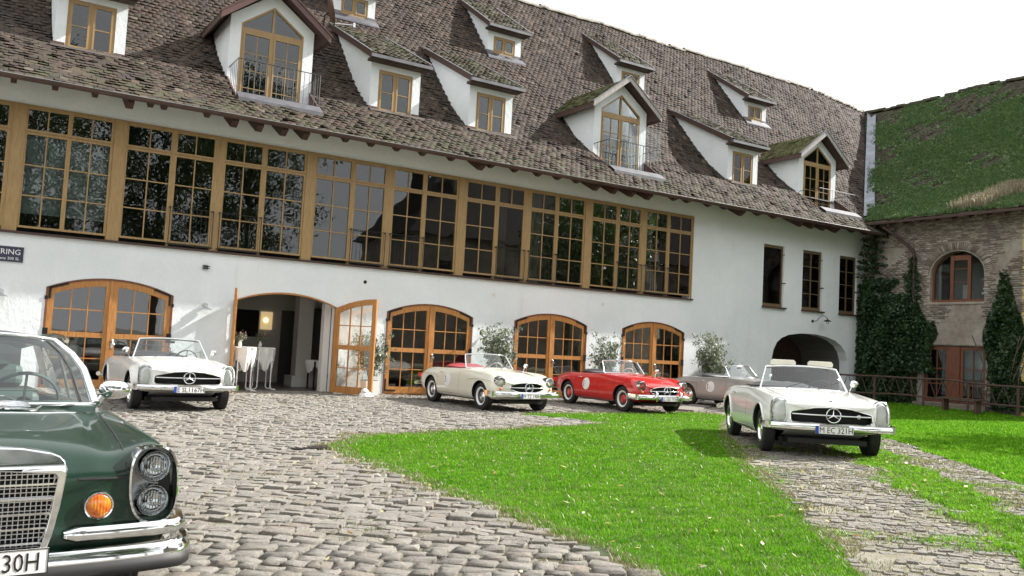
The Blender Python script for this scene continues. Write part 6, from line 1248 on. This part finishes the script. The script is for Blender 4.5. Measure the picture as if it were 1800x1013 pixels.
inst('ridge_tiles', hv, [(i, i+1, ns+i+1, ns+i) for i in range(ns-1)], np.stack([np.full(N, 40.05), u, 14.80+wsag(u)+r.normal(0, .03, N)], -1), R, r.random(N), 'wing_tile', Wg, kind='stuff')
# moss cushions and dry grasses on the wing roof
def roof_blades(name, n, y0, y1, s0, s1, h0, h1, w, mat, seed, prob, lean=.5):
    r = np.random.default_rng(seed); P = []
    while sum(len(q) for q in P) < n:
        q = np.stack([r.uniform(s0, s1, n), r.uniform(y0, y1, n)], -1); q = q[r.random(n) < prob(q[:, 0], q[:, 1])]; ok = ~((q[:, 1] > -.3) & (rz(q[:, 1], q[:, 0]) > wz(q[:, 0])-.05)); P.append(q[ok])
    P = np.concatenate(P)[:n]; N = n; a = r.uniform(0, 6.28, N); h = r.uniform(h0, h1, N); ww = w*r.uniform(.7, 1.4, N); ln = h*r.uniform(.1, lean, N); pv = np.zeros((N, 4, 3)); pv[:, 0, 0] = -ww; pv[:, 1, 0] = ww; pv[:, 2, 0] = ww*.6; pv[:, 2, 1] = ln; pv[:, 2, 2] = h; pv[:, 3, 0] = -ww*.6; pv[:, 3, 1] = ln; pv[:, 3, 2] = h
    c, s = np.cos(a), np.sin(a); R = np.zeros((N, 3, 3)); R[:, 0, 0] = c; R[:, 0, 1] = -s; R[:, 1, 0] = s; R[:, 1, 1] = c; R[:, 2, 2] = 1
    return inst(name, pv, [(0, 1, 2, 3)], np.stack([P[:, 0], P[:, 1], wz(P[:, 0])+.03+wsag(P[:, 1])*np.clip((P[:, 0]-30)/10, 0, 1)], -1), R, r.random(N), mat, Wg, kind='stuff')
mossp = lambda x, y: np.clip(.85+.5*np.sin(x*1.1+y*.7)+.35*np.sin(x*2.9-y*1.8+1)+.25*np.sin(y*4.3+x*5.1)-.35*smoothstep(-1.5, 1.5, y)-.5*(x > 38.5)+.25*((x-30) < 1), 0, 1)
roof_blades('roof_moss', 150000, WE, 6.5, 29.7, 39.9, .02, .075, .035, 'roof_moss', 51, mossp, 1.4)
roof_blades('dry_grass', 9000, WE, -3.2, 29.75, 31.6, .10, .38, .009, 'dry_grass', 52, lambda x, y: np.clip(.2+.7*np.sin(y*2.1+x)+.3*np.sin(y*6), 0, 1)*np.clip((-y-3.2)/1.5, 0, 1)+.12*((np.abs(y+1.55) < .25) & (x < 30.6)))
roof_blades('eave_grass', 9000, WE, -1.5, 29.62, 30.5, .04, .14, .016, 'roof_moss', 53, lambda x, y: np.clip(.5+.6*np.sin(y*3.1), .1, 1)*np.clip((-y-1)/3, 0, 1), 1.0)
dp = empty('downpipe', (XW-.1, -2.2, 3), 0, 'dark downpipe running down the brick wing between the ivy and the arched window', 'downpipe'); mb = MB(); mb.tube([(29.62, -1.25, 6.75), (29.85, -1.6, 6.45), (XW-.1, -2.15, 5.85), (XW-.1, -2.2, 5.6), (XW-.1, -2.2, .1)], .055, 10); build('pipe', mb, 'wood_brown', dp, smooth=60)
mb = MB()
for z in (1.2, 3.1, 5.0): mb.tube([(XW-.1, -2.2, z), (XW-.1, -2.2, z+.05)], .068, 10)
build('clamp', mb, 'iron', dp, smooth=60)
# ================================================================ PLANTS
LV = [(0, -.5, 0), (.24, -.1, .05), (0, .5, 0), (-.24, -.1, .05)]; LF = [(0, 1, 2, 3)]
def rand_rot(N, r, flat=.5):
    a = r.uniform(0, 6.28, N); X = np.stack([np.cos(a), np.sin(a), r.normal(0, flat, N)], -1); Y = r.normal(0, 1, (N, 3)); return frames(X, Y)
def leaf_cloud(name, P, r, size, mat, parent, flat=.5, k='stuff', shape=LV):
    N = len(P); R = rand_rot(N, r, flat)*(size*r.uniform(.6, 1.3, N))[:, None, None]; return inst(name, shape, LF, P, R, r.random(N), mat, parent, kind=k)
def shrub(loc, h, w, label, seed, pot='pot_white', pr_=.19, ph=.38, n=26, nl=1500, lean=(0, 0), z0=0.0):
    r = np.random.default_rng(seed); t = empty('potted_shrub', (loc[0], loc[1], z0), 0, label, 'potted plant', 'shrubs in tubs along the white wall'); x, y = loc
    mb = MB(); mb.prism([(-pr_*.85, 0), (pr_*.85, 0), (pr_, ph), (-pr_, ph)], d=(0, 2*pr_, 0), fn=lambda a, b: (x+a, y-pr_, z0+b)); build('pot', mb, pot, t)
    mb = MB(); mb.cbox((x, y, z0+ph+.002), (2*pr_*.9, 2*pr_*.9, .02)); build('soil', mb, 'bark', t)
    mb = MB(); tips = []
    for i in range(n):
        a = r.uniform(0, 6.28); rad = w/2*math.sqrt(r.random()); top = Vector((x+math.cos(a)*rad+lean[0]*.5, y+math.sin(a)*rad*.6, z0+ph+(h-ph)*r.uniform(.45, 1))); b = Vector((x+r.normal(0, .03), y+r.normal(0, .03), z0+ph)); mid = (b+top)/2+Vector((math.cos(a)*-.05, 0, .12)); pts = bez(b, mid, top, 7); mb.tube(pts, [.009, .008, .007, .006, .005, .004, .003], 4)
        for q in pts[2:]:
            for _ in range(3):
                e = Vector(q)+Vector((r.normal(0, .10), r.normal(0, .08), r.normal(.03, .09))); tips.append(e); mb.tube([q, e], .003, 3)
    build('stem', mb, 'bark', t); tips = np.array([tuple(p) for p in tips]); i = r.integers(0, len(tips), nl); leaf_cloud('foliage', tips[i]+r.normal(0, .045, (nl, 3)), r, .095, 'olive_leaf', t, .6)
    return t
shrub((9.35, -.42), 1.62, .95, 'airy olive green shrub in a white tub, seen through and beside the open door leaf', 61, nl=1500)
shrub((13.12, -.6), 2.05, 1.35, 'wide bushy shrub against the wall behind the cream roadster', 62, nl=2500, n=34)
shrub((17.05, -.6), 1.98, 1.15, 'loose shrub against the wall behind the red roadster', 63, nl=1500)
shrub((21.35, -.85), 2.15, 1.75, 'largest dark bushy shrub in the shade behind the grey brown roadster', 64, nl=3600, n=38)
def ivy(name_label, P, seed, size=.11):
    r = np.random.default_rng(seed); P = np.array(P); c = P.mean(0); t = empty('ivy', (float(c[0]), float(c[1]), 0), 0, name_label, 'ivy'); leaf_cloud('foliage', P, r, size, 'ivy_leaf', t, 1.2, shape=[(0, -.5, 0), (.42, 0, .12), (0, .5, 0), (-.42, 0, .12)])
    mb = MB()
    for i in range(7):
        b = c+np.array([0, r.normal(0, .3), 0]); b[2] = .1; mb.tube([b, b+np.array([0, r.normal(0, .1), 1.2]), b+np.array([0, r.normal(0, .3), 2.6])], .018, 5)
    build('stem', mb, 'bark', t); return t
r = np.random.default_rng(71)
def mass(n, yc, hw_z, depth, x=XW):
    """points hugging the wing wall; hw_z(z) gives (y low, y high)"""
    out_ = []
    while len(out_) < n:
        z = r.uniform(.2, 6.5); a, b = hw_z(z)
        if b <= a or r.random() > (b-a)/3.2: continue
        y = r.uniform(a, b); e = min(y-a, b-y)/((b-a)/2); out_.append((x-.03-depth*r.random()**.6*min(1, e*1.6)*(1+.25*math.sin(y*5+z*3)), y, z))
    return out_
def w1(z):
    w = 1.0+.25*math.sin(z*2.2)+.15*math.sin(z*5.1+1)
    if z < 1.3: return (-2.35+.0*z, .25)
    if z < 3.2: return (-3.0+.12*math.sin(z*4), .25)
    if z < 4.2: return (-2.7+(z-3.2)*.55, .15)
    if z < 4.8: return (-1.4+.2*math.sin(z*9), -.0)
    return (-.95-.12*math.sin(z*6), -.5) if (int(z*7) % 2) else (-.55+.1*math.sin(z*8), -.12)
P1 = mass(17000, 0, w1, .75); P1 += [(30.3-.0-r.uniform(0, .45)-.02, -.02-r.uniform(0, .3), r.uniform(.2, 4.6)) for _ in range(3500)]
P1 += [(XW-.05-.1*r.random(), -2.15+r.normal(0, .14)*(1 if z < 5 else .5), z) for z in r.uniform(2.8, 5.6, 1500)]
ivy('large dark ivy filling the corner between the white building and the brick wing', P1, 72)
def w2(z):
    if z > 5.0: return (0, 0)
    if z < 1.2: return (-6.25, -5.15)
    if z < 3.5: c = -5.55; w = .62+.1*math.sin(z*3); return (c-w, c+w)
    return (-5.6-.42*(5.0-z)/1.5, -5.6+.42*(5.0-z)/1.5)
ivy('smaller dark ivy right of the arched window at the right picture edge', mass(9000, 0, w2, .55), 73)
# rustic fence in front of the wing
fe = empty('rustic_fence', (28.8, -4, 0), 0, 'dark rustic wooden fence with crossed twigs in front of the brick wing', 'fence')
P = [(27.6, -.55), (28.4, -1.9), (28.9, -3.5), (29.1, -5.0), (29.2, -6.6), (29.3, -8.2)]; z_ = lambda p: float(gz(p[0], p[1]))
for p in P: mb = MB(); mb.tube([(p[0], p[1], z_(p)-.1), (p[0]+.02, p[1], z_(p)+1.02)], .045, 7); build('post', mb, 'wood_fence', fe, smooth=50)
for a, b in zip(P[:-1], P[1:]):
    for h in (.35, .98):
        m = ((a[0]+b[0])/2, (a[1]+b[1])/2); mb = MB(); mb.tube([(a[0], a[1], z_(a)+h), (m[0], m[1], z_(m)+h+r.normal(0, .02)), (b[0], b[1], z_(b)+h)], .033, 6); build('rail', mb, 'wood_fence', fe, smooth=50)
    for k in range(7):
        t = (k+.5)/7; q = (a[0]+(b[0]-a[0])*t, a[1]+(b[1]-a[1])*t); s = .12*(1 if k % 2 else -1); mb = MB(); mb.tube([(q[0]+.0, q[1]-s, z_(q)+.34), (q[0], q[1]+s, z_(q)+.98)], .013, 5); build('twig', mb, 'wood_fence', fe)
tr_ = empty('trestle_bench', (28.2, -5.3, .1), 0, 'dark wooden bench behind the lawn before the brick wing', 'bench'); mb = MB(); mb.box(28.0, 28.4, -6.0, -4.6, .50, .55); build('seat', mb, 'wood_fence', tr_)
for y in (-5.85, -4.75): mb = MB(); mb.box(28.05, 28.35, y-.04, y+.04, .1, .5); build('leg', mb, 'wood_fence', tr_)
mb = MB()
for k in range(60): pass
# ================================================================ SMALL THINGS ON THE WALL
def wall_lamp(x, z, label, dark=False, s=1.0, reach=.38, side=1):
    t = empty('wall_lamp', (x, -.1, z), 0, label, 'lamp', 'barn lamps on the white wall'); m = 'iron' if dark else 'chrome_dull'
    mb = MB(); mb.lathe([(0, .03), (.05, .03), (.055, 0)], 16, Matrix.Translation((x, 0, z)) @ Matrix.Rotation(math.pi/2, 4, 'X')); build('wall_rose', mb, m, t, smooth=40)
    mb = MB(); pts = [(x, -.02, z), (x+side*.12*s, -.12, z+.02)]+[(x+side*(.12+.5*q)*s*.75, -.12-reach*.45*q, z+.02+.20*s*math.sin(q*2.4)) for q in np.linspace(.1, 1, 8)]; e = pts[-1]; pts.append((e[0]+side*.02, e[1]-.01, e[2]-.10*s)); mb.tube(pts, .011, 6); build('arm', mb, m, t, smooth=50); e = pts[-1]
    mb = MB(); mb.lathe([(.02, .05), (.03, .03), (.10, .0), (.15, -.035), (.148, -.04), (.09, -.01), (.02, .02)], 24, Matrix.Translation((e[0], e[1], e[2]))); build('lamp_shade', mb, m, t, smooth=40)
    mb = MB(); mb.lathe([(.045, -.01), (.05, -.07), (.035, -.13), (0, -.145)], 14, Matrix.Translation(e)); build('glass_jar', mb, 'lens_glass', t, smooth=50); return t
wall_lamp(27.28, 3.02, 'black swan neck lamp on the white wall above the dark archway', True, 1.0)
t = empty('wall_lamp', (5.12, -.1, 1.95), 0, 'small metal lamp with flat shade on the wall right of the leftmost arched door', 'lamp', 'barn lamps on the white wall')
for tx, lab in ((5.12, None), (.84, 'small metal lamp with flat shade at the left picture edge above the green car')):
    if lab: t = empty('wall_lamp', (tx, -.1, 1.95), 0, lab, 'lamp', 'barn lamps on the white wall')
    mb = MB(); mb.lathe([(0, .10), (.05, .10), (.06, 0)], 18, Matrix.Translation((tx, 0, 2.06)) @ Matrix.Rotation(math.pi/2, 4, 'X')); build('lamp_body', mb, 'chrome_dull', t, smooth=40); mb = MB(); mb.tube([(tx, -.06, 2.06), (tx, -.15, 2.0)], .025, 8); build('arm', mb, 'chrome_dull', t)
    mb = MB(); mb.lathe([(.02, .05), (.05, .03), (.14, -.005), (.14, -.012), (.05, .01)], 22, Matrix.Translation((tx, -.17, 1.97))); build('lamp_shade', mb, 'chrome_dull', t, smooth=40)
sg = empty('wall_sign', (.7, -.03, 2.88), 0, 'dark blue sign with white capitals ending in RING high on the wall at the left edge', 'sign')
mb = MB(); mb.box(-.45, 1.20, -.025, 0, 2.715, 3.045); build('board', mb, 'sign_blue', sg)
mb = MB()
for a, b, c, d in ((-.46, 1.21, 3.046, 3.054), (-.46, 1.21, 2.706, 2.714)): mb.box(a, b, -.024, 0, c, d)
mb.box(1.201, 1.21, -.024, 0, 2.715, 3.045); build('edge_strip', mb, 'chrome_dull', sg)
def wall_text(txt, x1, z, size, par, bold=0.0, sy=1.0):
    v, f = text_mesh(txt, size, .001, 'RIGHT', bold=bold); mb = MB(); mb.add([(x1+q[0], -.0265-q[2], z+q[1]*sy) for q in v], f); build('lettering', mb, 'sign_white', par, kind='stuff')
wall_text('ERING', 1.15, 2.925, .165, sg, 0.0); wall_text('des-Benz 300 SL', 1.13, 2.785, .085, sg)
sg['label'] = 'dark blue sign with white capitals high on the wall at the left edge'
bxo = empty('junction_box', (5.07, -.03, 2.98), 0, 'small grey box with a bracket on the white wall above the lamp', 'box'); mb = MB(); mb.box(5.0, 5.12, -.06, 0, 2.93, 3.03); build('housing', mb, 'zinc', bxo); mb = MB(); mb.box(5.02, 5.16, -.075, -.061, 2.99, 3.01); mb.box(5.02, 5.16, -.075, -.061, 2.945, 2.96); build('bracket', mb, 'iron', bxo)
v_ = empty('wall_vent', (9.22, -.01, 2.97), 0, 'black round vent hole in the white wall above the open door leaf', 'vent'); mb = MB(); mb.lathe([(0, .012), (.035, .012), (.05, 0)], 18, Matrix.Translation((9.22, 0, 2.97)) @ Matrix.Rotation(math.pi/2, 4, 'X')); build('vent_cap', mb, 'black', v_)
for x, z, l in ((13.25, 2.945, 'faint round plaster patch on the wall right above the second closed door'), (17.29, 2.95, 'faint round plaster patch on the wall between the two rightmost arched doors')):
    p_ = empty('plaster_cap', (x, 0, z), 0, l, 'cap'); mb = MB(); mb.lathe([(0, .006), (.05, .006), (.06, 0)], 18, Matrix.Translation((x, 0, z)) @ Matrix.Rotation(math.pi/2, 4, 'X')); build('disc', mb, 'interior_wall', p_)
# ================================================================ IN THE OPEN DOORWAY
def cloth(x, y, zt, hw, drop, seed):
    r = np.random.default_rng(seed); n = 40; vs = [(x, y, zt)]; fs = []; L = 12
    for j in range(1, L+1):
        for i in range(n):
            a = 2*math.pi*i/n+math.pi/4; q = (abs(math.cos(a-math.pi/4))**8+abs(math.sin(a-math.pi/4))**8)**(-1/8)
            if j <= 4: rr2 = hw*j/4; z = zt; k = 1
            else:
                t = (j-4)/(L-4); corner = abs(math.cos(2*(a)))**3 if False else max(0, abs(math.sin(2*(a-math.pi/4)))-.2)/.8; dl = drop*(.50+.50*corner); z = zt-dl*t; rr2 = hw*(1+.05*t+.09*t*math.sin(i*1.57*2+seed)-.10*t*corner); 
            vs.append((x+rr2*math.cos(a)*(q if j <= 6 else 1+(q-1)*max(0, 1-(j-6)/6)), y+rr2*math.sin(a)*(q if j <= 6 else 1+(q-1)*max(0, 1-(j-6)/6)), z))
    for i in range(n): fs.append((0, 1+i, 1+(i+1) % n))
    for j in range(L-1):
        for i in range(n): fs.append((1+j*n+i, 1+(j+1)*n+i, 1+(j+1)*n+(i+1) % n, 1+j*n+(i+1) % n))
    mb = MB(); mb.add(vs, fs); return mb
def high_table(x, y, label, clabel, vase, hw=.245, zt=1.10):
    t = empty('high_table', (x, y, 0), 0, label, 'table', 'cloth covered high tables'); mb = MB(); mb.cbox((x, y, zt-.015), (hw*2-.03, hw*2-.03, .025)); build('table_top', mb, 'table_leg', t)
    for s in (-1, 1): mb = MB(); mb.tube([(x+s*.17, y-.2, zt-.03), (x+s*.17, y-.2, .10), (x+s*.20, y-.2, .04), (x+s*.30, y-.2, .025), (x+s*.34, y+.0, .025)], .017, 8); mb.tube([(x+s*.17, y+.2, zt-.03), (x+s*.17, y+.2, .08), (x+s*.20, y+.2, .035), (x+s*.34, y+.18, .025)], .017, 8); build('leg', mb, 'table_leg', t, smooth=60)
    c = build('tablecloth', cloth(x, y, zt+.004, hw, .62, int(x*10)), 'cloth_white', smooth=70, label=clabel, cat='tablecloth')
    if vase:
        v = empty('flower_vase', (x-.1, y, zt), 0, vase, 'vase'); mb = MB(); mb.lathe([(.035, 0), (.05, .05), (.03, .12), (.035, .15)], 16, Matrix.Translation((x-.1, y, zt+.01))); build('vase', mb, 'pot_white', v, smooth=60); r = np.random.default_rng(3); leaf_cloud('bouquet', np.array([x-.1, y, zt+.24])+r.normal(0, .06, (160, 3)), r, .06, 'olive_leaf', v, .8); leaf_cloud('blossom', np.array([x-.1, y, zt+.28])+r.normal(0, .06, (30, 3)), r, .05, 'flower', v, .8)
high_table(6.16, .12, 'left high table in the open doorway, white bent tube legs', 'white cloth on the left high table standing in the open doorway', 'small vase of flowers on the left high table in the doorway')
high_table(6.88, .85, 'second high table further inside the doorway, right of the first', 'white cloth on the second high table further inside', 'dark small bouquet on the second high table inside')
t = empty('dining_table', (9.9, 1.6, 0), 0, 'low table with a white cloth inside the doorway at the right', 'table'); mb = MB(); mb.box(8.42, 9.08, 1.3, 1.9, .765, .795); build('table_top', mb, 'table_leg', t)
for x, y in ((8.47, 1.35), (9.03, 1.35), (8.47, 1.85), (9.03, 1.85)): mb = MB(); mb.box(x-.02, x+.02, y-.02, y+.02, 0, .765); build('leg', mb, 'iron', t)
c_ = cloth(8.75, 1.6, .80, .36, .36, 5); build('tablecloth', c_, 'cloth_white', smooth=70, label='white cloth on the low table inside at the right of the doorway', cat='tablecloth')
wl = empty('lit_wall_lamp', (7.9, 4.5, 1.9), 0, 'glowing warm wall lamp on the rear wall seen through the open doorway', 'lamp'); mb = MB(); mb.box(7.85, 8.20, 4.55, 4.60, 1.59, 2.12); build('lamp_screen', mb, 'lamp_panel', wl); mb = MB(); mb.dome(Matrix.Translation((8.0, 4.54, 1.87)) @ Matrix.Rotation(math.pi/2, 4, 'X'), .06, .06, .05, 16, 4); build('bulb', mb, 'lamp_glow', wl, smooth=60)
ds = empty('door_stop_stone', (9.05, -1.08, 0), 0, 'pale rounded stone holding the open door leaf at its foot', 'stone'); mb = MB(); mb.dome(Matrix.Translation((8.98, -1.10, .0)), .20, .14, .16, 14, 4); mb.dome(Matrix.Translation((8.93, -1.12, .13)), .10, .09, .09, 12, 3); build('stone', mb, 'pot_white', ds, smooth=70)
# ================================================================ BEHIND THE CAMERA: trees and a house that the windows mirror, and the tree that shades the far lawn
def tree(loc, h, cw, label, seed, trunk=.28, nl=9000, c0=.35, size=.30, cat='tree'):
    r = np.random.default_rng(seed); t = empty('leafy_tree', (loc[0], loc[1], 0), 0, label, cat); x, y = loc; mb = MB(); mb.tube([(x, y, -.2), (x+.1, y, h*.3), (x-.1, y+.1, h*.6), (x, y, h*.9)], [trunk, trunk*.8, trunk*.5, .05], 10); tips = []
    for i in range(26):
        z = h*r.uniform(c0*.8, .85); a = r.uniform(0, 6.28); L = cw/2*r.uniform(.5, 1)*math.sin(math.pi*min(1, max(.15, (z/h-c0*.7)/(1-c0*.7)))); e = Vector((x+math.cos(a)*L, y+math.sin(a)*L, z+h*.10*r.uniform(.2, 1.2))); mb.tube(bez((x, y, z-h*.05), ((x+e.x)/2, (y+e.y)/2, z+.1), e, 6), [.09, .07, .055, .04, .03, .02], 5); tips.append(e)
    build('trunk', mb, 'bark', t, smooth=60); cl = []
    for i in range(90):
        th = r.uniform(0, 6.28); zz = r.uniform(0, 1); rad = cw/2*math.sqrt(max(0, math.sin(math.pi*(zz*.86+.1))))*r.uniform(.35, 1); cl.append((x+rad*math.cos(th), y+rad*math.sin(th), h*(c0+(1-c0)*zz)))
    cl = np.array(cl+[tuple(p) for p in tips]); i = r.integers(0, len(cl), nl); leaf_cloud('crown', cl[i]+r.normal(0, cw*.055, (nl, 3)), r, size, 'tree_leaf', t, .8); return t
for k, (x, y, h, w_) in enumerate([(-13, -33, 17, 10), (-5, -36, 19, 11), (3, -34, 18, 10), (10.5, -37, 17, 9), (17, -40, 20, 10), (-22, -38, 18, 12)]):
    tree((x, y), h, w_, ['broad tree opposite the white building, mirrored in its left windows', 'tallest tree opposite, mirrored in the large windows', 'dense tree opposite, mirrored above the open doorway', 'slimmer tree opposite, mirrored beside the mirrored chimney', 'far tree opposite, left of the mirrored house', 'outermost tree opposite the white building'][k], 80+k, nl=24000, size=.24)
tree((27.2, -15.6), 9.2, 5.4, 'tree outside the picture at the right whose shade falls on the far lawn', 90, .2, 3600, .45, .26)
tree((33.0, -19.5), 12, 7, 'larger tree outside the picture at the right beyond the lawn', 91, .3, 5000, .45, .3)
H = empty('opposite_house', (44, -36, 0), 0, 'house with a dark hipped roof and chimney opposite the white building', 'house')
mb = MB(); mb.prism([(26, -.5), (64, -.5), (64, 9.0), (26, 9.0)], d=(0, -9, 0), fn=lambda p, q: (p, -32, q)); build('wall', mb, 'old_render', H)
mb = MB(); mb.add([(25.3, -31.4, 8.9), (64, -31.4, 8.9), (64, -41.6, 8.9), (25.3, -41.6, 8.9), (30, -36.5, 14.6), (64, -36.5, 14.6)], [(0, 1, 5, 4), (1, 2, 5), (2, 3, 4, 5), (3, 0, 4), (0, 3, 2, 1)]); build('roof', mb, 'roof_sheet', H)
mb = MB(); mb.box(30.2, 31.5, -35.6, -34.6, 12, 16.2); mb.box(30.05, 31.65, -35.75, -34.45, 16.2, 16.5); build('chimney', mb, 'old_render', H); mb = MB(); mb.lathe([(.7, 10.5), (.65, 13.6), (.25, 14.4), (.05, 15.8)], 8, Matrix.Translation((27.2, -34, 0))); build('turret', mb, 'roof_sheet', H)
for i in range(8): mb = MB(); mb.box(28+i*4.4, 29.3+i*4.4, -32.0, -31.96, 5.2, 7.2); build('window', mb, 'window_glass', H)
